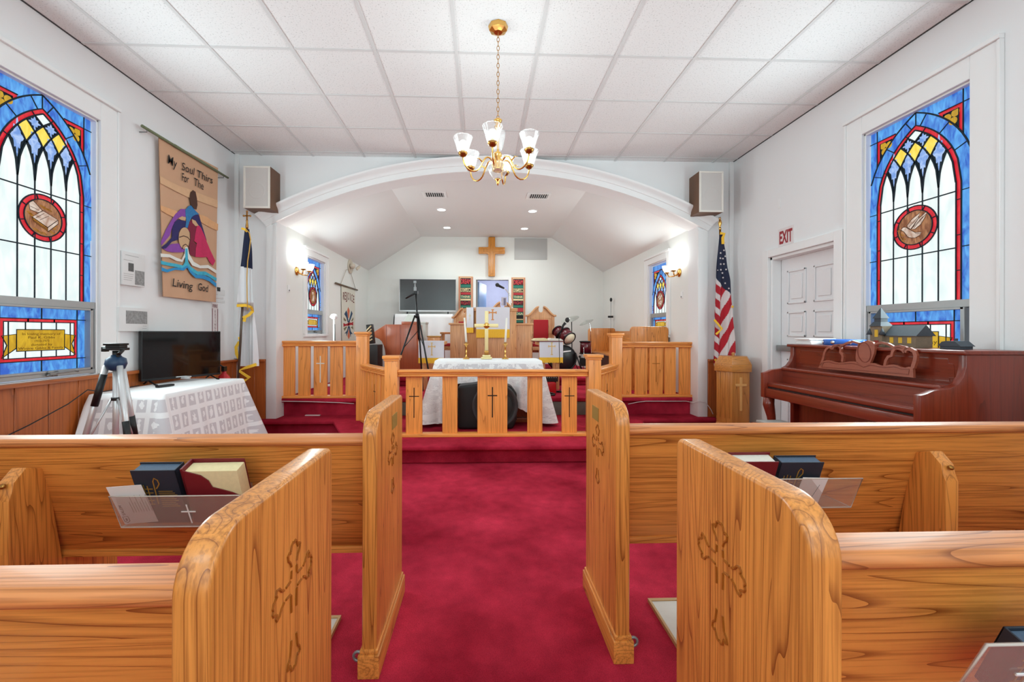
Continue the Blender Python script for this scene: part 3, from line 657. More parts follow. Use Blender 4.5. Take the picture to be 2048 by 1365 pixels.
        pic(fn, [(.03*math.cos(t)-.01, .05+.03*math.sin(t)) for t in [2*PI*i/10 for i in range(10)]], 7, .019); pic(fn, [(-.05, -.08), (.04, -.08), (.05, .02), (-.02, .03)], 7, .019)
        outline(fn, [(-.05, -.08), (.04, -.08), (.05, .02), (-.02, .03)])
    else:
        fn = lambda x, y: (k*x, med+k*y)
        for q in ([(-.09, -.05), (.02, -.09), (.09, -.04), (.03, .0)], [(-.06, .02), (.05, .09), (.08, .06), (.0, -.01)], [(-.08, .06), (-.02, .09), (.0, .05), (-.05, .02)]):
            pic(fn, q, 7, .0178); outline(fn, q)
    # ---- opening pane below the meeting rail
    lo0, lo1 = z0+.045-zsash, -.065; LH = lo1-lo0; pw = hw-.045
    lay([(-pw, lo0), (pw, lo0), (pw, lo1), (-pw, lo1)], 0, 0)
    fx = .25*k; f0, f1 = lo0+.17*LH, lo1-.17*LH
    lay([(-fx, f0), (fx, f0), (fx, f1), (-fx, f1)], 1, .0015); g = .022
    lay([(-fx+g, f0+g), (fx-g, f0+g), (fx-g, f1-g), (-fx+g, f1-g)], 2, .003)
    px = .155*k; p0, p1 = lo0+.33*LH, lo1-.34*LH
    came_in = [((-fx, f0), (fx, f0), (fx, f1), (-fx, f1)), ((-fx+g, f0+g), (fx-g, f0+g), (fx-g, f1-g), (-fx+g, f1-g))]
    for q in came_in: ld(q, .007, True)
    for q in range(-2, 3):
        if detail >= 1: ld([(q*.1*k, f0+g), (q*.1*k, f1-g)], .006, l=.0035)
    for sg in (-1, 1):                                             # ribbon tails of the scroll
        lay([(sg*px, p0+.02), (sg*(fx-.012), p0-.04), (sg*(fx-.04), p0+.04), (sg*(fx-.012), p0+.10), (sg*px, p1-.03)], 4, .0052)
        ld([(sg*px, p0+.02), (sg*(fx-.012), p0-.04), (sg*(fx-.04), p0+.04), (sg*(fx-.012), p0+.10), (sg*px, p1-.03)], .005, True, .0056)
        ld([(sg*fx, lo0), (sg*fx, f0)], .006); ld([(sg*fx, f1), (sg*fx, lo1)], .006)
        ld([(sg*fx, f1), (sg*pw, f1)], .006); ld([(sg*fx, f0), (sg*pw, f0)], .006)
        for q in (.33, .66): ld([(sg*fx*.34, f1-g), (sg*fx*.34, f1)], .006)
    ld([(0, lo0), (0, f0)], .006); ld([(0, f1), (0, lo1)], .006)
    lay([(-px, p0), (px, p0), (px, p1), (-px, p1)], 4, .0065); ld([(-px, p0), (px, p0), (px, p1), (-px, p1)], .006, True, .0068)
    glass.build('stained_glass', GM, root)
    came.build('lead_came', lead, root)
    if came2.v: came2.build('painted_line', paint_l, root)
    if plaque:
        tb = MB(); ph = (p1-p0)
        for i, (t, wd) in enumerate(plaque):
            if t: tb.text(t, P3(0, p1-ph*(.2+.17*i)-.008, .008), u, Z_, ph*.115, width=wd*2*px)
        if tb.v: tb.build('lettering', paint_l, root)
    # sash bars, frame and crank
    f = MB(); d0, d1 = -.01, .035
    def bar(a0, a1, b0, b1, l0=d0, l1=d1):
        q = [P3(a0, b0, l0), P3(a1, b0, l0), P3(a1, b1, l0), P3(a0, b1, l0)]; f.flat(q, n, l1-l0)
    zb = z0-zsash
    bar(-hw-.02, hw+.02, -.05, .0); bar(-hw-.02, hw+.02, zb, zb+.03)
    bar(-hw-.02, -hw, zb, 0); bar(hw, hw+.02, zb, 0)
    bar(-pw-.02, pw+.02, lo1, lo1+.015, 0, .045); bar(-pw-.02, pw+.02, lo0-.015, lo0, 0, .045); bar(-pw-.025, -pw, lo0-.015, lo1+.015, 0, .045); bar(pw, pw+.025, lo0-.015, lo1+.015, 0, .045)
    sash = f.build('sash', alu_sash, root, bevel=.002, seg=1)
    h = MB(); o = P3(.03, zb+.025, .05); h.cbox(o, .02, .05, .018); h.tube([o, o+u*.05+n*.02+Z_*.005, o+u*.12+n*.03+Z_*.012, o+u*.16+n*.02], .006); h.tube([o-u*.04-Z_*.012, o+u*.035+Z_*.012], .006).tube([o-u*.035+Z_*.014, o+u*.03-Z_*.016], .006)
    h.build('crank_handle', steel, sash)
    return root, u, n
def casing(root, side, Xw, y0, y1, z0, z1, wd, depth, X, sill=True):
    """white reveal and flat casing around an opening"""
    n = -side; b = MB()
    def bx(xa, xb, *q): b.box(min(xa, xb), max(xa, xb), *q)
    xo = Xw+n*.022
    bx(Xw, xo, y0-wd, y0, z0-.0, z1+wd); bx(Xw, xo, y1, y1+wd, z0-.0, z1+wd); bx(Xw, xo, y0, y1, z1, z1+wd)
    bx(Xw, Xw+n*.04, y0-wd-.02, y1+wd+.02, z1+wd, z1+wd+.03)
    bx(Xw, Xw+n*.03, y0-wd-.02, y0-wd, z0, z1+wd); bx(Xw, Xw+n*.03, y1+wd, y1+wd+.02, z0, z1+wd)
    bx(X-n*.02, Xw, y0, y0+.015, z0, z1); bx(X-n*.02, Xw, y1-.015, y1, z0, z1); bx(X-n*.02, Xw, y0, y1, z1-.015, z1)
    b.build('window_frame', trim_w, root, bevel=.003, seg=1)
yc = (WIN_Y0+WIN_Y1)/2
r1, _, _ = stained_window('window_1', -3.09, -1, yc, .72, .905, 1.44, 1.38, .78, .545, 'book', [('In loving memory of', .8), ('Paul K. Gibbs', .56), ('1910-1973', .3), ('donated by', .44), ('Winnie Gibbs & Family', .94)], 'stained glass window with a book medallion in the left wall')
casing(r1, -1, XL, WIN_Y0, WIN_Y1, WIN_Z0, WIN_Z1, .145, .1, -3.09)
r2, _, _ = stained_window('window_2', 3.04, 1, yc, .72, .905, 1.44, 1.38, .78, .545, 'dove', [('', 0), ('', 0)], 'stained glass window with a dove medallion above the piano')
casing(r2, 1, XR, WIN_Y0, WIN_Y1, WIN_Z0, WIN_Z1, .145, .1, 3.04)
_t = MB(); _t.text('ray', Vector((3.027, yc-.118, 1.145)), Vector((0, -1, 0)), Z_, .03, width=.062); _t.build('lettering', paint_l, r2)
MB().box(2.90, XR, WIN_Y0-.18, WIN_Y1+.18, WIN_Z0-.05, WIN_Z0).build('sill', trim_w, r2, bevel=.004)
r3, _, _ = stained_window('window_3', -2.64, -1, 6.375, .655, 1.20, 1.545, .75, .13, .2, 'lamb', [('', 0)], 'small stained glass window in the left chancel wall', .5)
casing(r3, -1, -CX, 6.03, 6.72, 1.19, 2.30, .09, .06, -2.64); MB().box(-CX-.06, -CX+.03, 5.94, 6.81, 1.15, 1.19).build('sill', trim_w, r3, bevel=.004)
r4, _, _ = stained_window('window_4', 2.64, 1, 6.375, .655, 1.20, 1.52, .75, .13, .2, 'fish', [('', 0)], 'small stained glass window in the right chancel wall', .5)
casing(r4, 1, CX, 6.03, 6.72, 1.19, 2.30, .09, .06, 2.64); MB().box(CX-.03, CX+.06, 5.94, 6.81, 1.15, 1.19).build('sill', trim_w, r4, bevel=.004)

# ---------------------------------------------------------------- exit door in the right wall
door_w = mat('white_door_paint', '#e8e8ea', .4, var=.01)
d1 = thing('door_1', 'white six panel exit door beside the piano', 'door', (XR+.12, (DY0+DY1)/2, 0), kind='structure')
b = MB(); b.box(XR+.10, XR+.145, DY0+.03, DY1-.03, .01, DZ1-.03)
b.build('door_leaf', door_w, d1)
b = MB()
for y0 in (DY0+.12, DY0+.47):
    for z0, z1 in ((1.52, 1.87), (1.18, 1.44), (.16, .95)):
        yy = (y0, y0+.25)
        for a in ((yy[0], yy[1], z0, z0+.02), (yy[0], yy[1], z1-.02, z1), (yy[0], yy[0]+.02, z0, z1), (yy[1]-.02, yy[1], z0, z1)): b.box(XR+.088, XR+.10, *a)
        b.box(XR+.092, XR+.10, yy[0]+.05, yy[1]-.05, z0+.05, z1-.05)
b.build('raised_panel', door_w, d1, bevel=.004, seg=1)
MB().box(XR+.03, XR+.10, DY0+.05, DY1-.05, 1.03, 1.09).build('push_bar', steel, d1, bevel=.006)
b = MB(); b.box(XR-.03, XR, DY1, DY1+.09, 0, DZ1+.08).box(XR-.03, XR, DY0-.09, DY0, 0, DZ1+.08).box(XR-.03, XR, DY0, DY1, DZ1, DZ1+.08).box(XR, XR+.10, DY1-.03, DY1, 0, DZ1).box(XR, XR+.10, DY0, DY0+.03, 0, DZ1).box(XR, XR+.10, DY0, DY1, DZ1-.03, DZ1)
b.build('door_frame', trim_w, d1, bevel=.003, seg=1)
MB().box(XR+.146, XR+.18, DY0, DY1, 0, DZ1).box(XR, XR+.18, DY0, DY1, -.05, .012).build('door_leak_blocker', dark_gap, d1)  # unseen dark sheet and sill added to stop light leaking round the door
# blue-grey door standing open in the vestry doorway
d2 = thing('door_2', 'pale blue door standing open in the doorway behind the pulpit', 'door', (DX0+.03, YC+.12, ZU), kind='structure')
blue_d = mat('pale_blue_door_paint', '#8fb0d6', .5)
R = Matrix.Rotation(math.radians(76), 4, 'Z'); b = MB(); b.T = Matrix.Translation((DX0+.05, YC+.14, 0)) @ R; b.box(0, .68, -.02, .02, ZU+.01, DZT-.03); b.build('door_leaf', blue_d, d2)
b = MB().box(DX0-.06, DX0, YC-.02, YC+.1, ZU, DZT+.06).box(DX1, DX1+.06, YC-.02, YC+.1, ZU, DZT+.06).box(DX0, DX1, YC-.02, YC+.1, DZT, DZT+.06); b.build('door_frame', trim_w, d2, bevel=.003, seg=1)
MB().box(DX0, DX0+.035, YC+.0, YC+.12, ZU, DZT).build('hinge_jamb', mat('grey_jamb', '#85807c', .5), d2)
b = MB().box(.0, .5, YC+1.86, YC+1.9, 1.0, 1.75); struct(b.build('trim_10', trim_w, bevel=.004), 'white panel on the far wall of the vestry', 'trim')
# grey access panel high on the back wall
p = onY(1029, 477, YC); q = onY(1094, 520, YC); b = MB(); b.box(p.x, q.x, YC-.012, YC, q.z, p.z)
gp = b.build('access_panel', mat('grey_louvre', '#bcbcbb', .6, var=.02), bevel=.002); tag(gp, 'square grey ventilation panel on the wall right of the wooden cross', 'vent panel')
# ---------------------------------------------------------------- pews
acry_edge = glassy('acrylic_edge', '#efe6dc', .1, .35)
def budded_cross(b, P, n, u, zc, s, m, f=1, b2=None):
    """routed outline of a budded cross: two-step raised bead along each groove (P maps (a,z) to 3-D)"""
    k = s/.123; w = .0125*k; b0 = b
    def rib(pts, low=False):
        b = b2 if low and b2 is not None else b0
        b.ribbon([P(x, z) for x, z in pts], n, .0050*k, .0011, 0); b.ribbon([P(x, z) for x, z in pts], n, .0024*k, .0024, 0)
    for dx, dz, L in ((0, 1, .083*k), (1, 0, .086*k), (-1, 0, .086*k), (0, -1, .167*k)):
        px, pz = -dz, dx
        for sg in (-1, 1):
            def q(t, o): return (dx*t+px*o*sg, zc+dz*t+pz*o*sg)
            e = L
            if dz == -1: rib([q(w*1.3, w), q(L*.30, w*.9)]); st = e-.062*k
            else: rib([q(w*1.3, w), q(e-.052*k, w*.9)]); st = e-.044*k
            rib([q(st, w*.9), q(e-.034*k, w*1.3), q(e-.026*k, w*2.0), q(e-.016*k, w*2.2), q(e-.013*k, w*1.7), q(e-.017*k, w*1.2)], dz == -1)
            rib([q(e-.014*k, w*1.2), q(e-.004*k, w*.9), q(e, w*.4), q(e-.003*k, 0)], dz == -1)
def pew(side, xi, y0, y1, h, length, posts, label, rz=0., plaque=False, rack=None):
    """xi: aisle face of the end panel; y0 near edge (back), y1 far edge (front); the pew runs outward to side*length"""
    s = side; yb = y0
    root = thing('pew', label, 'pew', (xi+s*length/2, (y0+y1)/2, 0), 'oak pews facing the altar')
    dz = h-.93
    def xb(b, xa, xc, *q): b.box(min(xa, xc), max(xa, xc), *q)
    t = .052
    # end panel at the aisle with a rounded top corner toward the back
    def end(xa, nm, cross):
        r1, r2 = .085, .025
        P = [(y0, .09)] + [(y1, .09)] + [(y1, h-r2)] + arc((y1-r2, h-r2), r2, 0, PI/2, 4)[1:] + arc((y0+r1, h-r1), r1, PI/2, PI, 14)
        b = MB().poly(P, Y_, Z_, X_, t, o=(min(xa, xa+s*t), 0, 0))
        e = b.build('end_panel', oak_z, root, bevel=.009, seg=3)
        b = MB(); x0, x1 = min(xa, xa+s*t), max(xa, xa+s*t)
        b.box(x0-.012, x1+.012, y0-.012, y1+.012, 0, .082); b.box(x0-.006, x1+.006, y0-.006, y1+.006, .082, .098)
        b.build('base_shoe', oak_y, e, bevel=.004)
        if cross:
            n = Vector((-s, 0, 0)); ym = (y0+y1)/2+.022; c = MB(); c2 = MB()
            budded_cross(c, lambda a, z: Vector((xa-s*.0004, ym+a, z)), n, Y_, h-.213, .123, 0, -1, c2)
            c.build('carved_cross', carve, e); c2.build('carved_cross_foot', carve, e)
        if plaque and cross:
            MB().box(min(xa, xa-s*.0025), max(xa, xa-s*.0025), ym-.01, ym+.085, h-.115, h-.058).build('name_plate', plate_b, e)
        return e
    end(xi, 'end_panel', True); end(xi+s*(length-t), 'end_panel', False)
    xa, xc = xi+s*t, xi+s*(length-t)
    # back: leaning board, cap rail with bullnose, lower lip
    yr = y0+.055; zt = .833+dz
    P = [(yr+.012, zt-.030), (yr+.038, zt-.030), (yr+.15, .375), (yr+.122, .375)]
    MB().poly(P, Y_, Z_, X_, abs(xc-xa), o=(min(xa, xc), 0, 0)).build('back_board', oak_x, root, bevel=.002, seg=1)
    P = [(yr+.07, zt), (yr+.012, zt)] + arc((yr+.012, zt-.016), .016, PI/2, 3*PI/2, 6)[1:] + [(yr+.02, zt-.032), (yr+.02, zt-.040), (yr+.07, zt-.040)]
    MB().poly(P, Y_, Z_, X_, abs(xc-xa), o=(min(xa, xc), 0, 0)).build('cap_rail', oak_rail, root)
    P = [(yr+.112, .352), (yr+.16, .352), (yr+.16, .378), (yr+.115, .378)]
    MB().poly(P, Y_, Z_, X_, abs(xc-xa), o=(min(xa, xc), 0, 0)).build('bottom_rail', oak_x, root, bevel=.004)
    P = [(yr+.16, .40), (y1-.03, .425)] + arc((y1-.03, .438), .013, -PI/2, PI/2, 5) + [(yr+.16, .43)]
    MB().poly(P, Y_, Z_, X_, abs(xc-xa), o=(min(xa, xc), 0, 0)).build('seat', oak_x, root)
    for px in posts:
        P = [(y0-.02, 0), (y1-.06, 0), (y1-.08, .40), (yr+.165, .398), (yr+.162, .352), (yr+.11, .352), (yr+.05, .715+dz), (y0+.035, .74+dz), (y0-.005, .70+dz), (y0-.012, .665+dz), (y0-.022, .64+dz)]
        pr = MB().poly(P, Y_, Z_, X_, .052, o=(px-.026, 0, 0)).build('support', oak_z, root, bevel=.006)
        MB().lathe([(.009, 0), (.009, .006), (.004, .008)], (px, y0-.014, .69+dz), 0, 12, (0, -1, .5)).build('screw_head', brass_d, pr)
    ey = MB(); ey.tube([(xi+s*(t+.012)+.016*math.cos(a), y0+.0, .075+.016*math.sin(a)) for a in [2*PI*i/14 for i in range(14)]], .005, 0, 8, True); ey.build('floor_ring', steel, root)
    if rack:                                                           # clear rack, its front leaning out toward the row behind
        xr0, xr1, up = rack; z0r, z1r = .538+dz+up, .664+dz+up; ya, yb_ = y0-.044, y0+.006; yk = y0+.045 if up else y0+.125
        fr = lambda x, t, l=0.: Vector((x, yb_+(ya-yb_)*t-l*.89, z0r+(z1r-z0r)*t-l*.46))
        nf = Vector((0, -.89, -.46))
        b = MB(); b.flat([fr(xr0, 0), fr(xr1, 0), fr(xr1, 1), fr(xr0, 1)], -nf, .003); b.box(xr0, xr1, yb_, yk, z0r-.004, z0r-.001)
        rk = b.build('book_rack', acrylic, root)
        b = MB(); b.tube([fr(xr0, 1), fr(xr0, 0), fr(xr1, 0), fr(xr1, 1)], .0022, 0, 6, True); b.tube([fr(xr0, 0), (xr0, yk, z0r-.002)], .002, 0, 6); b.tube([fr(xr1, 0), (xr1, yk, z0r-.002)], .002, 0, 6)
        b.build('rack_edge', acry_edge, rk)
        b = MB(); xm = xr0+.245 if s < 0 else xr0+.10
        b.flat([fr(xm-.002, .12), fr(xm+.002, .12), fr(xm+.002, .72), fr(xm-.002, .72)], nf, .0014); b.flat([fr(xm-.024, .48), fr(xm+.024, .48), fr(xm+.024, .51), fr(xm-.024, .51)], nf, .0016)
        b.build('etched_cross', paper, rk)
        for xx in (xr0+.05, xr1-.05)*(not up):
            b = MB(); b.box(xx-.014, xx+.014, y0+.105, y0+.108, z0r, z1r+.02); b.lathe([(.006, 0), (.005, .006)], (xx, y0+.105, z1r+.005), 0, 10, (0, -1, 0)); b.build('hanger', acrylic, rk)
    return root
pew(-1, -.478, 1.505, 1.985, .930, 2.45, (-1.735,), 'front left oak pew whose rack holds a navy hymnal and slumped bible', plaque=True, rack=(-1.36, -.93, 0))
pew(1, .390, 1.545, 2.000, .953, 2.45, (1.655,), 'front right oak pew with carved cross end, its clear rack holding a white card', plaque=True, rack=(.84, 1.288, 0))
pew(-1, -.478, .585, 1.060, .937, 2.45, (-1.735,), 'nearest oak pew left of the aisle, cut by the bottom left edge of the photo', rack=(-1.36, -.93, 0))
pew(1, .390, .622, 1.066, .953, 2.45, (1.655,), 'nearest oak pew right of the aisle, cut by the bottom right edge of the photo', rack=(.612, 1.04, .088))

# ---------------------------------------------------------------- books and cards in the racks
def rotated(c, ang, tilt=0.):
    return Matrix.Translation(c) @ Matrix.Rotation(ang, 4, 'Y') @ Matrix.Rotation(tilt, 4, 'X')
def hymnal(c, ang, w, h, d, label, spine_left=True):
    """closed navy hymnal: c is the middle of its lower front edge"""
    root = thing('hymnal', label, 'book', c, 'hymnals in the pew racks'); T_ = rotated(c, ang, math.radians(19.5))
    b = MB(); b.T = T_; b.box(-w/2, w/2, 0, .004, 0, h); b.box(-w/2, w/2, d-.004, d, 0, h)
    xs = (w/2-.004, w/2) if not spine_left else (-w/2, -w/2+.004); b.box(xs[0], xs[1], 0, d, 0, h); b.build('cover', book_b, root, bevel=.0015)
    b = MB(); b.T = T_; b.box(-w/2+.005, w/2-.005, .0042, d-.0042, .004, h-.006); b.build('page_block', mat('blue_page_edge', '#4d6076', .6, var=.2, scale=200), root)
    g = MB(); g.T = T_
    zc = h*.60
    def r(x0, x1, z0, z1): g.box(x0, x1, -.0008, 0, z0, z1)
    for i in range(9): r(.0, w*.40*(1-.1*(i % 3)), zc-.06+.006*i*1.3, zc-.0575+.006*i*1.3)
    for xx in (-.058, -.046, -.034): r(xx, xx+.003, zc-.05, zc+.03-.3*abs(xx+.046))
    for k in range(5): r(-.064, -.024+.002*k, zc-.052+k*.016, zc-.049+k*.016)
    g.ribbon([(-.012, -.0004, zc-.05), (-.008, -.0004, zc+.045), (-.002, -.0004, zc+.058), (.008, -.0004, zc+.05), (.010, -.0004, zc+.035), (.002, -.0004, zc+.022), (-.004, -.0004, zc+.015)], (0, -1, 0), .004, .0006)
    g.build('gilt_stamp', gilt, root)
    return root
TL_ = math.radians(19.5)
hymnal(Vector((-1.216, 1.532, .542)), 0, .148, .222, .048, 'navy hymnal with gold stamping in the left pew rack', False)
hymnal(Vector((1.060, 1.565, .552)), 0, .160, .208, .045, 'navy hymnal with gold stamping in the right pew rack', True)
hymnal(Vector((.800, .660, .628)), 0, .148, .120, .03, 'dark hymnal in the clear rack cut by the bottom right corner', True)
# floppy maroon bible, its cover slumped away from the pages
bib = thing('bible', 'slumped maroon leather bible with yellowed pages beside the navy hymnal', 'book', (-1.03, 1.53, .542)); T_ = rotated((-1.033, 1.532, .542), 0, TL_)
w, h, d = .185, .222, .060
b = MB(); b.T = T_; b.poly([(-w/2+.008, 0), (w/2, 0), (w/2, h*.97), (-w/2+.008, h*.96)], X_, Z_, Y_, d-.01, o=(0, .005, 0)); b.build('page_block', cream, bib, bevel=.004)
b = MB(); b.T = T_
P = [(-w/2, 0), (w/2, 0), (w/2, h*.50), (w/2-.03, h*.58), (w/2-.06, h*.63), (-.0, h*.68), (-.008, h*.80), (-.03, h*.90), (-w/2, h)]
b.poly(P, X_, Z_, Y_, .004, o=(0, 0, 0)); b.box(-w/2, -w/2+.008, 0, d, 0, h+.004); b.box(-w/2, w/2, d-.003, d, 0, h+.004); b.build('cover', book_r, bib, bevel=.0015)
rb = thing('hymnal', 'maroon hardback with white pages standing in the right rack', 'book', (.885, 1.565, .552)); T_ = rotated((.890, 1.565, .552), 0, TL_)
b = MB(); b.T = T_; w, h, d = .16, .212, .055; b.box(-w/2, w/2, 0, .004, 0, h); b.box(-w/2, w/2, d-.004, d, 0, h+.004); b.box(-w/2, -w/2+.004, 0, d, 0, h); b.build('cover', book_r, rb, bevel=.0015)
b = MB(); b.T = T_; b.box(-w/2+.005, w/2-.006, .0042, d-.0042, .004, h-.006); b.build('page_block', page_w, rb)
def card(c, ang, w, h, label, marks):
    root = thing('card', label, 'card', c, 'welcome cards in the pew racks'); T_ = rotated(c, ang, TL_+.05); b = MB(); b.T = T_; b.box(-w/2, w/2, 0, .0012, 0, h); b.build('sheet', paper, root)
    g = MB(); g.T = T_; marks(g, w, h); g.build('print', ink_g, root); return root
def marks_l(g, w, h):
    for i in range(8): g.box(-.008+.009*i, -.0068+.009*i, -.0006, 0, h*.30, h*(.75 if i % 2 else .58))
    sh = [(-.052, .014), (-.043, .007), (-.034, .014), (-.034, .034), (-.052, .034)]; g.ribbon([(a, -.0004, z) for a, z in sh], (0, -1, 0), .003, .0006, 0, True); g.box(-.046, -.040, -.0006, 0, .015, .026)
    g.text('SALEM', (-.0385, -.0004, .040), (0, 0, 1), (-1, 0, 0), .010, width=.045, t=.0004, align='LEFT', fat=.02)
card(Vector((-1.305, 1.528, .545)), math.radians(-4), .115, .165, 'white printed card with a shield emblem left of the navy hymnal', marks_l)
def marks_r(g, w, h):
    g.tube([(-.01, -.0005, .03), (.015, -.0005, .07), (.025, -.0005, h*.8)], .0008, 0, 4)
card(Vector((1.105, 1.558, .548)), math.radians(2), .095, .155, 'white card leaning against the navy hymnal in the right rack', marks_r)
# floor boards left bare between the pews
hw_ = mat('white_painted_board', '#d9d6cd', .6, var=.08, scale=20)
b = MB().box(.655, 1.25, 1.40, 1.872, 0, .012); o = thing('floor_hatch', 'white board let into the carpet between the right hand pews', 'hatch', (.95, 1.64, 0)); b.build('board', hw_, o, bevel=.002)
MB().box(.645, 1.26, 1.872, 1.888, 0, .016).box(.645, .655, 1.40, 1.872, 0, .016).build('edge_strip', mat('tan_edge_strip', '#c09a6c', .6), o)
b = MB().box(-1.25, -.712, 1.42, 1.80, 0, .012); o = thing('floor_hatch', 'white board let into the carpet between the left hand pews', 'hatch', (-.98, 1.6, 0)); b.build('board', hw_, o, bevel=.002)
MB().box(-1.26, -.702, 1.80, 1.814, 0, .016).box(-.712, -.702, 1.42, 1.80, 0, .016).build('edge_strip', mat('tan_edge_strip', '#c09a6c', .6), o)
# ---------------------------------------------------------------- communion rail: front, two splayed returns, two back sections
def post(b, x, y, z0, z1, w=.125):
    b.box(x-w/2, x+w/2, y-w/2, y+w/2, z0, z1-.05)
def post_cap(b, x, y, z1, w=.125):
    b.box(x-w/2-.02, x+w/2+.02, y-w/2-.02, y+w/2+.02, z1-.03, z1); b.box(x-w/2-.008, x+w/2+.008, y-w/2-.008, y+w/2+.008, z1-.052, z1-.03)
def newel(x, y, z0, z1, label):
    o = thing('rail_post', label, 'post', (x, y, z0), 'oak posts of the communion rail'); b = MB(); post(b, x, y, z0, z1); p = b.build('shaft', rail_z, o, bevel=.004)
    b = MB(); post_cap(b, x, y, z1); b.build('cap', rail_x, o, bevel=.006); return o
newel(-1.0, 4.24, ZS, .985, 'short oak post at the left end of the front communion rail')
newel(1.022, 4.24, ZS, .998, 'short oak post at the right end of the front communion rail')
newel(-1.515, 5.05, ZS, 1.222, 'tall oak post where the left rail meets the chancel platform')
newel(1.508, 5.05, ZS, 1.212, 'tall oak post where the right rail meets the chancel platform')
def latin(b, P, n, h, w, t, m=0):
    b.flat([P(-t/2, 0), P(t/2, 0), P(t/2, h), P(-t/2, h)], n, .0016, m); b.flat([P(-w/2, h*.70), P(w/2, h*.70), P(w/2, h*.70+t), P(-w/2, h*.70+t)], n, .0018, m)
def rail(name_label, p0, p1, z0, zt, slats, crosses, base=True, cross_mat=dark_cut, dep=.05):
    """rail from p0 to p1 (x,y); slats are (a0,a1) distances along it; crosses maps slat index to (height, lift)"""
    p0, p1 = Vector(p0+(0,)), Vector(p1+(0,)); u = (p1-p0).normalized(); n = Vector((u.y, -u.x, 0))
    if n.y > 0: n = -n
    L = (p1-p0).length; root = thing('communion_rail', name_label, 'railing', ((p0.x+p1.x)/2, (p0.y+p1.y)/2, z0))
    mr = rail_x if abs(u.x) > .8 else rail_y
    def bx(b, a0, a1, d0, d1, za, zb): b.poly([(a0, d0), (a1, d0), (a1, d1), (a0, d1)], u, n, Z_, zb-za, o=p0+Z_*za)
    b = MB(); bx(b, 0, L, -.055, .055, zt-.028, zt); bx(b, 0, L, -.04, .04, zt-.05, zt-.028); bx(b, 0, L, -.05, .05, zt-.068, zt-.05); b.build('handrail', mr, root, bevel=.008, seg=3)
    if base: b = MB(); bx(b, 0, L, -.055, .055, z0, z0+.03); b.build('base_board', mr, root, bevel=.005)
    zb = z0+(.03 if base else .0)
    for i, (a0, a1) in enumerate(slats):
        b = MB(); bx(b, a0, a1, -.012, .012, zb, zt-.068); s = b.build('slat', rail_z, root, bevel=.002, seg=1)
        if i in crosses:
            ch, lift, cw, ct = crosses[i]; c = MB(); am = (a0+a1)/2; P = lambda a, z: p0+u*(am+a)+n*.012+Z_*(zb+lift+z)
            latin(c, P, n, ch, cw, ct); c.build('cut_cross', cross_mat, s)
    return root
xo = -.9375
rail('low oak communion rail across the front with five cross cut slats', (xo, 4.24), (.9595, 4.24), ZS, .845, [(x0-xo, x1-xo) for x0, x1 in ((-.862, -.70), (-.50, -.35), (-.15, .15), (.352, .503), (.70, .853))], {0: (.30, .155, .10, .008), 2: (.305, .155, .096, .011), 4: (.30, .155, .10, .008)})
sl = [(.10+.135*i, .20+.135*i) for i in range(6)]
rail('angled oak rail joining the two left hand posts', (-1.043, 4.30), (-1.475, 4.985), ZS, .845, [s for s in sl if s[1] < .80], {2: (.28, .16, .07, .007)})
rail('angled oak rail joining the two right hand posts', (1.065, 4.30), (1.468, 4.985), ZS, .845, [s for s in sl if s[1] < .80], {2: (.28, .16, .07, .007)})
x0 = onY(553, 700, 5.29).x
def sx(u): return onY(u, 740, 5.29).x
lx0, lx1 = sx(555), -1.578
rail('oak rail panel left of the chancel opening with a pale cross', (lx0, 5.32), (lx1, 5.32), ZP, 1.108, [(sx(a)-lx0, sx(b)-lx0) for a, b in ((560, 588), (595, 619), (626, 653), (659, 684), (690, 711))], {2: (.33, .16, .10, .012)}, True, page_w)
rx0, rx1 = 1.571, sx(1392)
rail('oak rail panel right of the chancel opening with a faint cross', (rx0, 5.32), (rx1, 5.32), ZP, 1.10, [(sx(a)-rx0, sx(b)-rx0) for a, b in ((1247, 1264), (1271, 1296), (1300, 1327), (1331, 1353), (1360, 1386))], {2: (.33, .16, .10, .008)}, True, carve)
newel(sx(1389)+.03, 5.32, ZP, 1.118, 'slim oak end post of the right rail panel at the arch jamb') if 0 else None

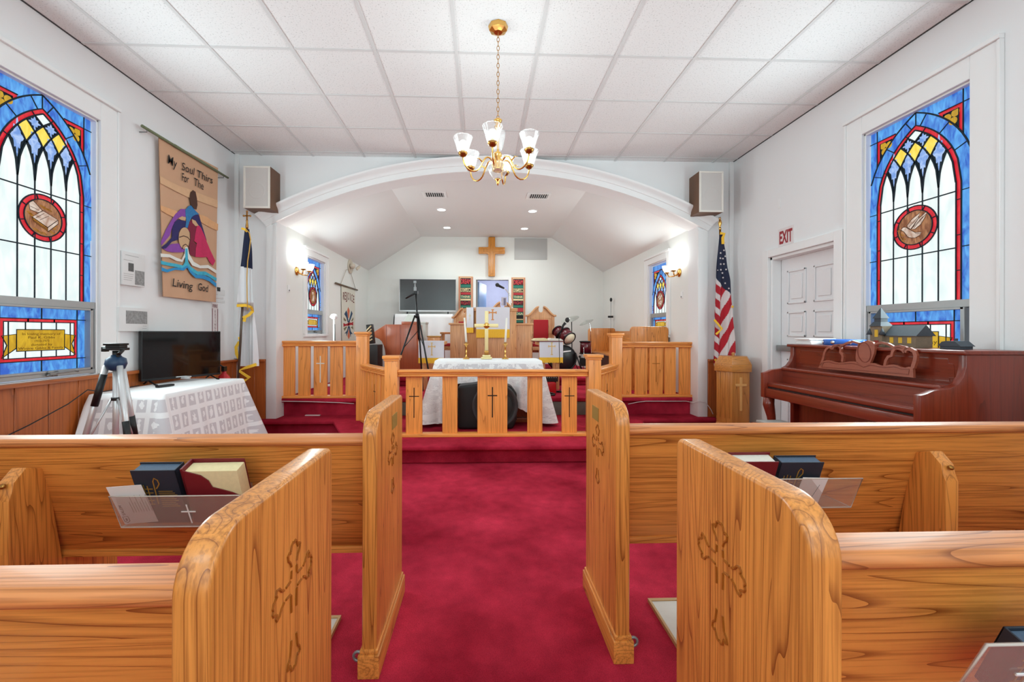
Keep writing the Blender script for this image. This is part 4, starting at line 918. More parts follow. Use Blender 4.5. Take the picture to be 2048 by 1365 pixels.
# ---------------------------------------------------------------- communion table under a lace cloth
tx0, tx1, ty0, ty1, tz = -.635, .575, 4.74, 5.22, .895
tb = thing('communion_table', 'wooden communion table hidden under the white lace cloth', 'table', ((tx0+tx1)/2, (ty0+ty1)/2, ZS))
MB().box(tx0+.02, tx1-.02, ty0+.03, ty1-.02, tz-.04, tz-.005).build('table_top', organ_z, tb, bevel=.004)
for x in (tx0+.06, tx1-.06):
    for y in (ty0+.08, ty1-.07): MB().box(x-.035, x+.035, y-.035, y+.035, ZS, tz-.04).build('leg', organ_z, tb, bevel=.004)
MB().box(tx0+.5, tx1-.05, ty0+.16, ty0+.20, ZS, ZS+.24).box(tx0+.5, tx1-.05, ty0+.12, ty0+.24, ZS, ZS+.05).build('front_panel', organ_z, tb, bevel=.004)
def drape(b, x0, x1, y0, y1, z, hem, flare, m=0, nd=14, wav=.012, wf=38, corner=.05):
    """cloth over a table top: flat top, rounded edge, four hanging sides with folds; hem(s) gives hem height at perimeter s"""
    n = 132; P = []
    cr = corner; segs = []
    per = [((x0+cr, y0), (x1-cr, y0)), ((x1, y0+cr), (x1, y1-cr)), ((x1-cr, y1), (x0+cr, y1)), ((x0, y1-cr), (x0, y0+cr))]
    cs = [(x1-cr, y0+cr, -PI/2), (x1-cr, y1-cr, 0), (x0+cr, y1-cr, PI/2), (x0+cr, y0+cr, PI)]
    pts = []
    for k in range(4):
        a, c = Vector(per[k][0]), Vector(per[k][1]); nn = max(2, int((c-a).length/.02))
        nrm = Vector(((0, -1), (1, 0), (0, 1), (-1, 0))[k])
        for i in range(nn): pts.append((a+(c-a)*i/nn, nrm, 0.))
        cx_, cy_, a0 = cs[k]
        for i in range(9):
            t = a0+PI/2*i/9; pts.append((Vector((cx_+cr*math.cos(t), cy_+cr*math.sin(t))), Vector((math.cos(t), math.sin(t))), math.sin(PI*i/9)))
    N_ = len(pts); L = [0]
    for i in range(1, N_+1): L.append(L[-1]+max(.004, (pts[i % N_][0]-pts[i-1][0]).length))
    rows = []
    for j in range(nd+1):
        row = []
        for i, (p, nr, cw) in enumerate(pts):
            s = L[i]; hz = hem(s/L[-1], p, cw); t = j/nd
            if j == 0: q = p-nr*.012; zz = z
            else:
                zz = z-.004-(z-.004-hz)*((j-1)/(nd-1)); dr = (z-zz)
                q = p+nr*(.002+dr*(flare*(1+1.6*cw))+wav*min(1, dr*3)*math.sin(s*wf+1.7*math.sin(s*7)))
            row.append((q.x, q.y, zz))
        rows.append(row)
    k = len(b.v)
    for row in rows: b._a(row)
    for j in range(nd):
        for i in range(N_):
            i2 = (i+1) % N_; q = (k+j*N_+i, k+(j+1)*N_+i, k+(j+1)*N_+i2, k+j*N_+i2)
            uv = [(L[i], z-rows[j][i][2]), (L[i], z-rows[j+1][i][2]), (L[i+1], z-rows[j+1][i2][2]), (L[i+1], z-rows[j][i2][2])]
            b.face(q, m, uv, True)
    b.face([k+i for i in range(N_)], m, [(0, 0)]*N_, False)
    return N_
def hem_t(s, p, cw):
    sc = .012*abs(math.sin(s*150))
    fx = (p.x-tx0)/(tx1-tx0)
    if p.y < ty0+.06:
        if cw > .1 or fx < .10 or fx > .93: return ZS+.03+sc
        if fx < .55: return .62+.02*math.sin(fx*9)+sc
        return .62-.28*min(1, (fx-.55)/.10)+.05*math.sin((fx-.6)*14)+sc
    return ZS+.05+sc
b = MB(); drape(b, tx0, tx1, ty0, ty1, tz+.004, hem_t, .13, 0, 18, .022, 36)
tag(b.build('tablecloth', lace_fl, base=((tx0+tx1)/2, (ty0+ty1)/2, tz)), 'white floral lace cloth over the communion table', 'tablecloth')
# loudspeaker lying under the table
sp = thing('loudspeaker', 'black loudspeaker lying on its side under the communion table', 'speaker', (-.08, 4.62, ZS+.002))
P = [(-.36, .0), (.19, .0), (.19, .40), (.10, .47), (-.10, .50), (-.36, .49)]
b = MB(); b.poly([(-.33, 0), (.26, 0), (.30, .10), (.30, .38), (.24, .46), (-.02, .50), (-.33, .46)], X_, Z_, Y_, .25, o=(-.03, 4.50, ZS+.004)); b.build('cabinet', black_pl, sp, bevel=.03, seg=4)
MB().lathe([(.247, -.01), (.245, .022), (.232, .032), (.205, .012), (.178, .006), (.0005, .006)], (.035, 4.505, ZS+.255), 0, 40, (0, -1, 0), caps=False).build('horn', mat('dark_grey_waveguide', '#3c3f42', .28), sp)
MB().lathe([(.172, .008), (.165, .022), (.0005, .030)], (.05, 4.50, ZS+.25), 0, 36, (0, -1, 0), caps=False).build('grille', grey_rub, sp)
# cross and candlesticks on the table
cx, cy, cz = onY(973, 712, 5.02).x, 5.02, tz+.006
o = thing('altar_cross', 'brass altar cross standing between the two candles', 'cross', (cx, cy, cz))
pale_br = mat('pale_polished_brass', '#e2d09a', .42, .55, var=.05)
MB().box(cx-.065, cx+.065, cy-.045, cy+.045, cz, cz+.022).box(cx-.048, cx+.048, cy-.033, cy+.033, cz+.022, cz+.048).build('base', pale_br, o, bevel=.004)
MB().box(cx-.026, cx+.026, cy-.018, cy+.018, cz+.048, cz+.10).build('socket', brass_d, o, bevel=.003)
b = MB(); b.box(cx-.021, cx+.021, cy-.008, cy+.008, cz+.10, cz+.57).box(cx-.145, cx+.14, cy-.008, cy+.008, cz+.375, cz+.418); b.build('shaft', pale_br, o, bevel=.003)
MB().lathe([(.0005, .012), (.03, .010), (.036, .004), (.036, -.004)], (cx, cy-.008, cz+.396), 0, 24, (0, -1, 0), caps=False).build('medallion', brass, o)
def candlestick(u, label, lean):
    p = onY(u, 711, 5.02); x, y = p.x, 5.02; o = thing('candlestick', label, 'candlestick', (x, y, cz), 'brass candlesticks on the communion table')
    MB().lathe([(.04, 0), (.04, .006), (.025, .016), (.010, .03), (.008, .06), (.013, .075), (.008, .09), (.010, .15), (.018, .165), (.032, .175), (.034, .18), (.016, .182), (.014, .20)], (x, y, cz), 0, 20).build('stem', brass, o)
    MB().tube([(x, y, cz+.195), (x+lean, y, cz+.49)], [.0135, .0105], 0, 14).build('candle', wax, o)
candlestick(932.5, 'brass candlestick left of the altar cross with a leaning white candle', -.022); candlestick(1010.5, 'brass candlestick right of the altar cross with a white candle', .016)

# ---------------------------------------------------------------- pulpit with paraments
py = 6.95
def px_(u): return onY(u, 660, py).x
o = thing('pulpit', 'tall oak pulpit with low side wings and white paraments behind the communion table', 'pulpit', (px_(985), py+.3, ZU))
a, c1, c2, d = px_(929), px_(954), px_(1021), px_(1034)
zt = onY(985, 616, py).z
P = [(a, py+.22), (c1, py), (c2, py), (d, py+.12), (d, py+.55), (a, py+.55)]
b = MB(); b.poly(P, X_, Y_, Z_, zt-.05-ZU, o=(0, 0, ZU)); b.build('body', pul_z, o, bevel=.006)
P2 = [(a-.02, py+.20), (c1-.01, py-.03), (c2+.015, py-.03), (d+.02, py+.10), (d+.02, py+.57), (a-.02, py+.57)]
b = MB(); b.poly(P2, X_, Y_, Z_, .028, o=(0, 0, zt-.028)); b.poly([(x*.995+.005*px_(985), y+.006) for x, y in P2], X_, Y_, Z_, .025, o=(0, 0, zt-.053)); b.build('top', pul_x, o, bevel=.006)
zw = onY(1050, 647, py+.2).z
for (u0, u1, nm) in ((899, 929, 0), (1034, 1066, 0)):
    x0_, x1_ = px_(u0), px_(u1); w = MB().box(x0_, x1_, py+.16, py+.50, ZU, zw-.03).build('side_wing', pul_z, o, bevel=.004)
    MB().box(x0_-.025, x1_+.025, py+.13, py+.52, zw-.03, zw).build('wing_cap', pul_x, w, bevel=.006)
# paraments hang over the pulpit
def parament(pts_top, y, z1, z0, fr, label, n=(0, -1, 0), crosses=None):
    """white cloth panel with gold fringe: pts_top are its two upper corners (x,y)"""
    p, q = Vector(pts_top[0]+(0,)), Vector(pts_top[1]+(0,)); u = (q-p).normalized(); nn = Vector((u.y, -u.x, 0)); L = (q-p).length
    r = thing('parament', label, 'cloth', ((p.x+q.x)/2, (p.y+q.y)/2, z0)); b = MB()
    b.poly([(0, z0+fr), (L, z0+fr), (L, z1), (0, z1)], u, Z_, nn, .006, o=p); b.poly([(0, -.006), (L, -.006), (L, .10), (0, .10)], u, -nn, Z_, .006, o=p+Z_*z1) ; b.build('panel', satin, r, bevel=.001, seg=1)
    f = MB(); k = max(8, int(L/.012))
    for i in range(k): f.poly([(L*i/k, z0+.004*math.sin(i*2.1)), (L*(i+.92)/k, z0+.004*math.sin(i*2.1)), (L*(i+.92)/k, z0+fr), (L*i/k, z0+fr)], u, Z_, nn, .007+.003*(i % 2), o=p)
    f.build('fringe', gold_cloth, r)
    if crosses:
        for (ac, zc, h, w, t, m) in crosses:
            c = MB(); P = lambda x, zz: p+u*(ac*L+x)+nn*.0064+Z_*(zc+zz)
            c.flat([P(-t/2, 0), P(t/2, 0), P(t/2, h), P(-t/2, h)], nn, .0015); c.flat([P(-w/2, h*.66), P(w/2, h*.66), P(w/2, h*.66+t), P(-w/2, h*.66+t)], nn, .0018)
            for ex, ez, ew, eh in ((0, h, t*2.4, t*.8), (0, -t*.0, t*2.6, t*.8)): c.flat([P(ex-ew/2, ez-eh/2), P(ex+ew/2, ez-eh/2), P(ex+ew/2, ez+eh/2), P(ex-ew/2, ez+eh/2)], nn, .002)
            for sx_ in (-1, 1): c.flat([P(sx_*w/2-t*.4, h*.66+t/2-t*1.2), P(sx_*w/2+t*.4, h*.66+t/2-t*1.2), P(sx_*w/2+t*.4, h*.66+t/2+t*1.2), P(sx_*w/2-t*.4, h*.66+t/2+t*1.2)], nn, .002)
            c.build('embroidered_cross', m, r)
    return r
yz = lambda v: onY(985, v, py-.02).z
orange_c = mat('copper_embroidery', '#d8904a', .6, .2, var=.1)
parament(((px_(952.5), py-.033), (px_(1019), py-.033)), 0, zt+.003, yz(676), yz(659)-yz(676), 'white pulpit cloth with copper cross and wide gold fringe', crosses=[(.49, yz(640), yz(620)-yz(640), .115, .018, orange_c)])
t0, t1 = .25, .80; A, B = Vector((a-.02, py+.20)), Vector((c1-.01, py-.03)); A2, B2 = A+(B-A)*t0, A+(B-A)*t1
parament((tuple(A2+Vector((-.003, -.003))), tuple(B2+Vector((-.003, -.003)))), 0, zt+.003, onY(941, 666, py+.1).z, .085, 'narrow white pulpit cloth with gold fringe on the angled left face', crosses=[(.5, zt-.20, .10, .04, .008, cream)])
# gooseneck microphone on the pulpit
p = onY(1024, 616, py+.15); mm = thing('microphone', 'black microphone on a bent gooseneck above the pulpit', 'microphone', (p.x, py+.15, zt))
e = [onY(u, v, py+.15) for u, v in ((1024, 616), (1022, 600), (1018, 588), (1012, 580), (1007, 576))]
MB().lathe([(.025, 0), (.025, .012), (.01, .02)], (p.x, py+.15, zt), 0, 14).tube([(p.x, py+.15, zt+.01)]+e[1:], .008, 0, 8).build('gooseneck', chrome, mm)
h0, h1 = onY(1008, 577, py+.15), onY(996, 571, py+.13); MB().tube([h0, h1], [.016, .024], 0, 12).build('handle', black_pl, mm); MB().ball(h1+Vector((-.012, 0, .006)), .034, 0, 14).build('head', grey_rub, mm)

# ---------------------------------------------------------------- pulpit chairs with broken pediments
def pchair(x, y, z0, zt, w, label, rz=0.):
    o = thing('pulpit_chair', label, 'chair', (x, y, z0), 'oak pulpit chairs with red upholstery'); Tm = Matrix.Translation((x, y, 0)) @ Matrix.Rotation(rz, 4, 'Z'); hw_ = w/2; zs = zt-.235
    b = MB(); b.T = Tm
    b.box(-hw_, -hw_+.055, 0, .07, z0, zs).box(hw_-.055, hw_, 0, .07, z0, zs).build('stile', pul_z, o, bevel=.004)
    b = MB(); b.T = Tm
    n = 14; A = [(-hw_+.01, zs-.04)]; top = []
    for i in range(n+1):
        t = i/n; xx = -hw_+(hw_-.045)*t; top.append((xx, zs+.01+(zt-.05-zs-.01)*(t*t*(3-2*t))))
    P = [(-hw_+.0, zs-.05)] + top + [(-.045, zt-.11)] + arc((0, zt-.115), .045, PI, 2*PI, 6)[1:-1] + [(.045, zt-.11)] + [(-q[0], q[1]) for q in top[::-1]] + [(hw_, zs-.05)] + [(.14, zs-.05), (.14, zs-.08), (-.14, zs-.08), (-.14, zs-.05)]
    b.poly(P, X_, Z_, Y_, .04, o=(0, .015, 0)); b.build('crest', pul_z, o, bevel=.003)
    for s in (-1, 1):
        b = MB(); b.T = Tm; Q = [(s*q[0]*1.03, -.012, q[1]) for q in top]; b.ribbon([Vector(q)+Vector((0, .012, 0)) for q in Q], (0, -1, 0), .032, .035); b.box(min(s*hw_*.93, s*hw_*1.12), max(s*hw_*.93, s*hw_*1.12), -.03, .07, zs-.01, zs+.025)
        b.build('scroll', pul_x, o, bevel=.004)
    b = MB(); b.T = Tm; b.box(-hw_+.055, hw_-.055, .02, .06, z0+.30, zs-.03); b.build('back_frame', pul_z, o)
    b = MB(); b.T = Tm; b.box(-hw_*.54, hw_*.54, -.015, .022, z0+.46, zs-.07); b.build('back_cushion', red_v, o, bevel=.012, seg=3)
    b = MB(); b.T = Tm; b.box(-hw_+.02, hw_-.02, -.44, .03, z0+.36, z0+.43); b.build('seat', pul_x, o, bevel=.005)
    b = MB(); b.T = Tm; b.box(-hw_+.05, hw_-.05, -.42, .0, z0+.43, z0+.49); b.build('seat_cushion', red_v, o, bevel=.02, seg=3)
    for s in (-1, 1):
        b = MB(); b.T = Tm; b.box(min(s*(hw_-.05), s*hw_), max(s*(hw_-.05), s*hw_), -.44, -.39, z0, z0+.66); b.build('leg', pul_z, o, bevel=.004)
        b = MB(); b.T = Tm; b.box(min(s*(hw_-.06), s*(hw_+.01)), max(s*(hw_-.06), s*(hw_+.01)), -.47, .02, z0+.66, z0+.70); b.build('arm', pul_y, o, bevel=.008)
    return o
p = onY(1082, 609, 8.3); pchair(p.x, 8.3, ZU, p.z, .54, 'oak pulpit chair with red velvet back right of the pulpit')
p = onY(1005, 600, 8.55); pchair(p.x, 8.55, ZU, p.z, .54, 'oak pulpit chair showing only its pointed crest behind the pulpit')
p = onY(930, 612, 8.25); pchair(p.x, 8.25, ZU, p.z, .52, 'oak pulpit chair angled behind the left side of the pulpit', math.radians(-28))
# small standing photograph on the middle chair back
q = onY(1008, 602, 8.52); o = thing('snapshot', 'small grey snapshot propped in the gap of the middle chair crest', 'photo', q)
MB().box(q.x-.055, q.x+.055, 8.50, 8.508, q.z-.10, q.z+.07).build('print', mat('faded_print', '#b9b2bd', .5, var=.5, scale=30), o)
MB().box(q.x-.01, q.x+.035, 8.4985, 8.50, q.z-.09, q.z+.05).build('figure', mat('faded_figure', '#6e6a80', .5, var=.4, scale=60), o)

# ---------------------------------------------------------------- reading stands with white paraments
def stand(u0, u1, v0, v1, y, label, plabel, book):
    p, q = onY(u0, v0, y), onY(u1, v1, y); x0_, x1_ = p.x, q.x; xm = (x0_+x1_)/2
    o = thing('reading_stand', label, 'lectern', (xm, y+.2, ZP))
    MB().box(x0_+.04, x0_+.09, y+.06, y+.11, ZP, p.z-.05).build('leg', pul_z, o, bevel=.003); MB().box(x1_-.09, x1_-.04, y+.06, y+.11, ZP, p.z-.05).build('leg', pul_z, o, bevel=.003)
    MB().box(x0_+.04, x0_+.09, y+.31, y+.36, ZP, p.z-.03).build('leg', pul_z, o, bevel=.003); MB().box(x1_-.09, x1_-.04, y+.31, y+.36, ZP, p.z-.03).build('leg', pul_z, o, bevel=.003)
    MB().box(x0_-.01, x1_+.01, y+.01, y+.42, p.z-.05, p.z-.004).build('shelf', pul_x, o, bevel=.005)
    parament(((x0_, y+.004), (x1_, y+.004)), 0, p.z, q.z, .075, plabel, crosses=[(.52, q.z+.115, .17, .09, .013, mat('pale_gold_thread', '#e0bd78', .6, .2))])
    return o, p.z
stand(837, 888, 683, 727, 5.95, 'oak reading stand with a white cloth left of the pulpit', 'white cloth with gold cross and fringe on the left reading stand', False)
o_, zz = stand(1079, 1126, 684, 726, 5.95, 'oak reading stand with an open bible right of the pulpit', 'white cloth with gold cross and fringe on the right reading stand', True)
b = MB(); x0_, x1_ = onY(1067, 680, 5.95).x, onY(1126, 680, 5.95).x; xm = (x0_+x1_)/2
bk = thing('open_bible', 'large open bible with cream pages lying on the right reading stand', 'book', (xm, 6.1, zz))
for s, xa, xb_ in ((-1, x0_, xm), (1, xm, x1_)):
    P = [(xa, .012), (xb_, .012)] + ([(xb_, .02), (xb_-.03, .05), (xa+.03, .045), (xa, .025)] if s < 0 else [(xb_, .02), (xb_-.03, .042), (xa+.04, .05), (xa, .02)])
    MB().poly(P, X_, Z_, Y_, .27, o=(0, 5.94, zz)).build('pages', cream if s < 0 else page_w, bk, bevel=.003)
MB().box(x0_-.008, x1_+.008, 5.93, 6.22, zz+.002, zz+.012).build('cover', book_r, bk, bevel=.002)
# wooden box beyond the left stand
p, q = onY(855, 673, 6.9), onY(880, 684, 6.9); o = thing('wooden_box', 'small light wooden box on a stool behind the left reading stand', 'box', ((p.x+q.x)/2, 7.0, ZU))
MB().box(p.x, q.x, 6.9, 7.15, p.z-.2, p.z-.01).build('body', cross_w, o, bevel=.003); MB().box(p.x-.01, q.x+.01, 6.89, 7.16, p.z-.012, p.z+.006).build('lid', brass_d, o, bevel=.003)
MB().box(p.x+.01, q.x-.01, 6.93, 7.12, ZU, p.z-.2).build('stool', pul_z, o, bevel=.003)
# ---------------------------------------------------------------- chandelier
def chandelier():
    x, y = 0.0, 2.91; o = thing('chandelier', 'brass chandelier with six pressed glass shades hanging on a chain', 'chandelier', (x, y, 2.23))
    MB().lathe([(.0005, ZC-.045), (.03, ZC-.045), (.062, ZC-.03), (.068, ZC-.004), (.068, ZC)], (x, y, 0), 0, 8, smooth=False).build('canopy', brass, o)
    b = MB(); z = ZC-.045; k = 0
    while z > 2.70:
        a = 0 if k % 2 else PI/2; ux, uy = math.cos(a), math.sin(a)
        b.tube([(x+ux*.0085*math.cos(t), y+uy*.0085*math.cos(t), z-.018+.018*math.sin(t)) for t in [2*PI*i/12 for i in range(12)]], .0022, 0, 6, True); z -= .030; k += 1
    b.build('chain', brass_d, o)
    z0 = 2.67
    MB().lathe([(.006, z0+.03), (.03, z0+.012), (.024, z0), (.014, z0-.02), (.026, z0-.03), (.02, z0-.045), (.008, z0-.06), (.008, 2.47), (.022, 2.46), (.03, 2.44), (.02, 2.42), (.04, 2.40), (.045, 2.375), (.036, 2.35), (.042, 2.335), (.02, 2.325), (.0005, 2.325)], (x, y, 0), 0, 24).build('column', brass, o)
    MB().lathe([(.05, 2.60), (.046, 2.56), (.034, 2.50), (.026, 2.475)], (x, y, 0), 0, 24, caps=False, flute=8, fd=.05).build('glass_vase', shade_g, o)
    MB().lathe([(.062, 2.385), (.068, 2.36), (.058, 2.32), (.036, 2.285), (.018, 2.275)], (x, y, 0), 0, 32, caps=False, flute=8, fd=.04).build('glass_bowl', shade_g, o)
    MB().lathe([(.02, 2.278), (.022, 2.27), (.008, 2.262), (.012, 2.25), (.006, 2.24), (.0005, 2.23)], (x, y, 0), 0, 16).build('finial', brass, o)
    for i, a in enumerate((-100, -38, 25, 75, 140, 200)):
        a = math.radians(a); u = Vector((math.cos(a), math.sin(a), 0)); c = Vector((x, y, 0))
        P = [c+u*r+Z_*zz for r, zz in ((.03, 2.385), (.06, 2.415), (.09, 2.41), (.115, 2.37), (.14, 2.325), (.18, 2.305), (.22, 2.32), (.245, 2.355), (.252, 2.40))]
        Q = []
        for j in range(len(P)-1):
            for t in (0, .5): 
                p0, p1, p2, p3 = P[max(j-1, 0)], P[j], P[j+1], P[min(j+2, len(P)-1)]
                Q.append(.5*((2*p1)+(p2-p0)*t+(2*p0-5*p1+4*p2-p3)*t*t+(3*p1-p0-3*p2+p3)*t**3))
        Q.append(P[-1]); arm = MB().tube(Q, .0058, 0, 8)
        arm.tube([P[3]+Z_*.01, P[3]+u*.025+Z_*.03, P[3]+u*.05+Z_*.022], [.006, .004, .001], 0, 6); arm.build('arm', brass, o)
        q = P[-1]
        MB().lathe([(.006, -.01), (.02, -.004), (.03, .008), (.033, .02), (.024, .022), (.012, .024), (.012, .045)], q, 0, 18).build('shade_holder', brass_d, o)
        MB().lathe([(.030, .012), (.036, .03), (.046, .07), (.058, .105), (.064, .118), (.0655, .121), (.062, .118), (.055, .103), (.043, .07), (.034, .03), (.028, .014)], q, 0, 48, caps=False, flute=12, fd=.03).build('glass_shade', shade_g, o)
        MB().lathe([(.010, .03), (.014, .05), (.022, .075), (.018, .095), (.0005, .105)], q, 0, 14).build('bulb', bulb, o)
        point('chandelier_bulb', q+Z_*.085, 6.0, (.80, .99, 1), .03)
chandelier()

# ---------------------------------------------------------------- wall loudspeakers either side of the arch
def wall_speaker(x0, x1, z0, z1, label):
    o = thing('wall_speaker', label, 'speaker', ((x0+x1)/2, 5.0, z0), 'wall speakers flanking the arch'); yf = 4.89
    MB().box(x0, x1, yf+.012, YA, z0, z1).build('cabinet', brown_v, o, bevel=.004)
    w = .022; b = MB().box(x0, x1, yf, yf+.012, z0, z0+w).box(x0, x1, yf, yf+.012, z1-w, z1).box(x0, x0+w, yf, yf+.012, z0+w, z1-w).box(x1-w, x1, yf, yf+.012, z0+w, z1-w); b.build('frame', spk_f, o, bevel=.002, seg=1)
    b = MB(); xm, zm = (x0+x1)/2, z0+(z1-z0)*.42
    b.sheet(lambda u, v: (x0+w+(x1-x0-2*w)*u, yf+.0045-.0022*math.exp(-((math.hypot(x0+w+(x1-x0-2*w)*u-xm, z0+w+(z1-z0-2*w)*v-zm)-.085)/.006)**2) + .003*math.sin(PI*v), z0+w+(z1-z0-2*w)*v), 40, 60)
    b.build('grille', spk_g, o)
wall_speaker(-2.822, -2.525, 2.628, 3.108, 'brown and cream loudspeaker on the wall left of the arch')
wall_speaker(2.452, 2.742, 2.645, 3.128, 'brown and cream loudspeaker on the wall right of the arch')

# ---------------------------------------------------------------- flags on poles
def zz_map(x0, y0, s, Y): return lambda zx, zy: onY(x0+zx/s, y0+zy/s, Y)
def interp(tab, y):
    if y <= tab[0][1]: return tab[0][0]
    for (xa, ya), (xb, yb) in zip(tab, tab[1:]):
        if ya <= y <= yb: return xa+(xb-xa)*(y-ya)/max(1e-6, yb-ya)
    return tab[-1][0]
def flag_pole(o, top, base, r, m): MB().tube([base, top], r, 0, 12).build('pole', m, o); MB().lathe([(.095, 0), (.095, .012), (.05, .03), (.022, .06), (.02, .10)], base, 0, 20).build('stand', brass_d, o)
fm = zz_map(1380, 420, 3.1, 4.97)
o = thing('american_flag', 'stars and stripes draped from a pole right of the arch', 'flag', (onY(1446, 845, 5.03).x, 5.03, ZS))
bx = onY(1447, 800, 5.03).x; flag_pole(o, Vector((onY(1440, 455, 5.03).x, 5.03, onY(1440, 455, 5.03).z)), Vector((bx, 5.03, ZS+.001)), .012, brass_d)
q = onY(1440, 455, 5.03); MB().lathe([(.012, -.03), (.016, -.02), (.008, 0), (.012, .02), (.022, .05), (.014, .085), (.005, .10)], q, 0, 14).tube([q+Vector((-.006, 0, .09)), q+Vector((-.012, 0, .12)), q+Vector((.004, 0, .125)), q+Vector((.008, 0, .10))], .006, 0, 8).build('finial', brass, o)
LE = [(186, 150), (178, 260), (165, 370), (164, 430), (157, 480), (150, 560), (142, 650), (146, 730), (152, 790), (146, 880), (146, 935), (168, 1000), (214, 1085)]
RE = [(203, 150), (225, 260), (232, 360), (244, 440), (248, 520), (257, 600), (260, 690), (268, 850), (268, 910), (240, 1000), (217, 1085)]
def ffn(u, v):
    y = 150+935*v; xa, xb = interp(LE, y), interp(RE, y); x = xa+(xb-xa)*u; c = 195+min(1, max(0, (y-700)/300))*-12
    p = fm(x, y); fold = .035*math.cos((x-c)/24.)+.014*math.sin(x/7.+y/210.); p.y += fold*min(1, .25+v*2); return p
def fmat(u, v):
    y = 150+935*v; xa, xb = interp(LE, y), interp(RE, y); x = xa+(xb-xa)*u
    if y < 415+(x-165)*1.35: return 0
    if x < 195-min(1, max(0, (y-700)/300))*12: return 1 if ((y-(x-165)*.9-452) % 92) < 52 else 2
    return 1 if ((y+(x-195)*2.5-655) % 165) < 82 else 2
b = MB(); b.sheet(ffn, 46, 260, 0, None, fmat)
def star(b, x, y, r, m):
    y0 = (y-150)/935; xa, xb = interp(LE, y), interp(RE, y); c = ffn((x-xa)/(xb-xa), y0); k = r
    a = b._a([c+Vector((k*(1 if i % 2 == 0 else .42)*math.sin(PI*i/5), -.02, k*(1 if i % 2 == 0 else .42)*math.cos(PI*i/5))) for i in range(10)]); b.face(range(a, a+10), m)
for x, y in ((208, 252), (189, 268), (218, 288), (188, 300), (202, 303), (190, 337), (210, 336), (223, 370), (191, 372), (200, 392), (207, 420), (220, 455), (232, 489), (174, 374), (213, 204)): star(b, x, y, .0145 if x > 180 else .010, 2)
b.build('cloth', [flag_b, flag_r, flag_w], o)
def fr(L): b = MB(); b.ribbon([fm(*q)+Vector((0, -.03, 0)) for q in L], (0, -1, 0), .024, .006); b.build('fringe', gold_cloth, o)
fr([(141, 682), (188, 738), (152, 772)]); fr([(146, 925), (168, 965), (180, 975)]); fr([(168, 985), (190, 1040), (215, 1080)]); fr([(248, 600), (259, 604)])
b = MB(); b.ribbon([fm(*q)+Vector((0, -.02, 0)) for q in ((180, 148), (205, 152), (196, 175), (197, 215))], (0, -1, 0), .03, .01); b.build('fringe', gold_cloth, o)

fm2 = zz_map(460, 400, 3.59, 4.72)
pt0, pb0 = zz_map(460, 400, 3.59, 4.68)(122, 190), zz_map(460, 400, 3.59, 4.68)(62, 1240)
dv = (pb0-pt0); dv = dv*((pt0.z-0)/(pt0.z-pb0.z)); pb1 = pt0+dv; pb1.y = 4.68
o = thing('christian_flag', 'white flag with navy canton and gold fringe on a pole left of the arch', 'flag', (pb1.x, 4.68, 0)); pb1.z = .001
flag_pole(o, pt0, pb1, .012, mat('dark_pole', '#5a4a40', .35, .4))
b = MB(); q = pt0; b.lathe([(.012, -.03), (.015, 0), (.008, .05), (.012, .06), (.006, .08)], q, 0, 12); b.box(q.x-.006, q.x+.006, q.y-.006, q.y+.006, q.z+.07, q.z+.16); b.box(q.x-.035, q.x+.035, q.y-.006, q.y+.006, q.z+.108, q.z+.12)
for dx, dz in ((-.035, .114), (.035, .114), (0, .162)): b.ball((q.x+dx, q.y, q.z+dz), .011, 0, 8)
b.build('finial', brass_d, o)
LE2 = [(105, 210), (90, 350), (80, 480), (74, 620), (66, 750), (92, 790), (90, 900), (86, 1050), (78, 1215)]
RE2 = [(137, 210), (160, 350), (174, 500), (176, 640), (181, 760), (190, 900), (198, 1050), (205, 1180)]
def ffn2(u, v):
    y = 210+985*v; xa, xb = interp(LE2, y), interp(RE2, y); x = xa+(xb-xa)*u; p = zz_map(460, 400, 3.59, 4.60+.17*min(1, max(0, (y-740)/60)))(x, y); p.y += (.03*math.cos((x-120)/17.)+.01*math.sin(x/6.))*min(1, .3+v*2); return p
b = MB(); b.sheet(ffn2, 40, 150, 0, None, lambda u, v: 0 if (210+985*v) < 478+u*22 else 1); 
def back(u, v):
    y = 760+385*v; xa, xb = 60-40*math.sin(PI*.5*v)+(18 if v > .9 else 0)*(v-.9)*10, 66; p = fm2(xa+(xb-xa)*u, y); p.y += .06; return p
b.sheet(back, 6, 20, 1); b.build('cloth', [navy, mat('white_flag_satin', '#dddde0', .65, var=.03)], o)
def fr(L, w=.026): b = MB(); b.ribbon([zz_map(460, 400, 3.59, 4.60+.12*min(1, max(0, (q[1]-740)/60)))(*q)+Vector((0, -.04, 0)) for q in L], (0, -1, 0), w, .008); b.build('fringe', gold_cloth, o)
fr([(66, 762), (130, 760), (165, 772), (180, 800), (150, 830), (110, 850)], .03); fr([(122, 850), (118, 876)], .03); fr([(205, 1180), (140, 1200), (80, 1225), (155, 1275), (112, 1300)], .032); b = MB(); b.ribbon([fm2(*q)+Vector((0, .05, 0)) for q in ((50, 1020), (25, 1060), (30, 1110), (45, 1140))], (0, -1, 0), .03, .008); fr([(82, 985), (86, 1005)], .02); fr([(100, 212), (125, 220), (140, 235)], .022)
b.build('fringe', gold_cloth, o)
MB().tube([zz_map(460, 400, 3.59, 4.55)(*q) for q in ((112, 215), (138, 235), (148, 285), (138, 370), (127, 440), (121, 560), (123, 700), (127, 790))], .0055, 0, 6).build('cord', mat('gold_cord', '#c99a45', .6), o)

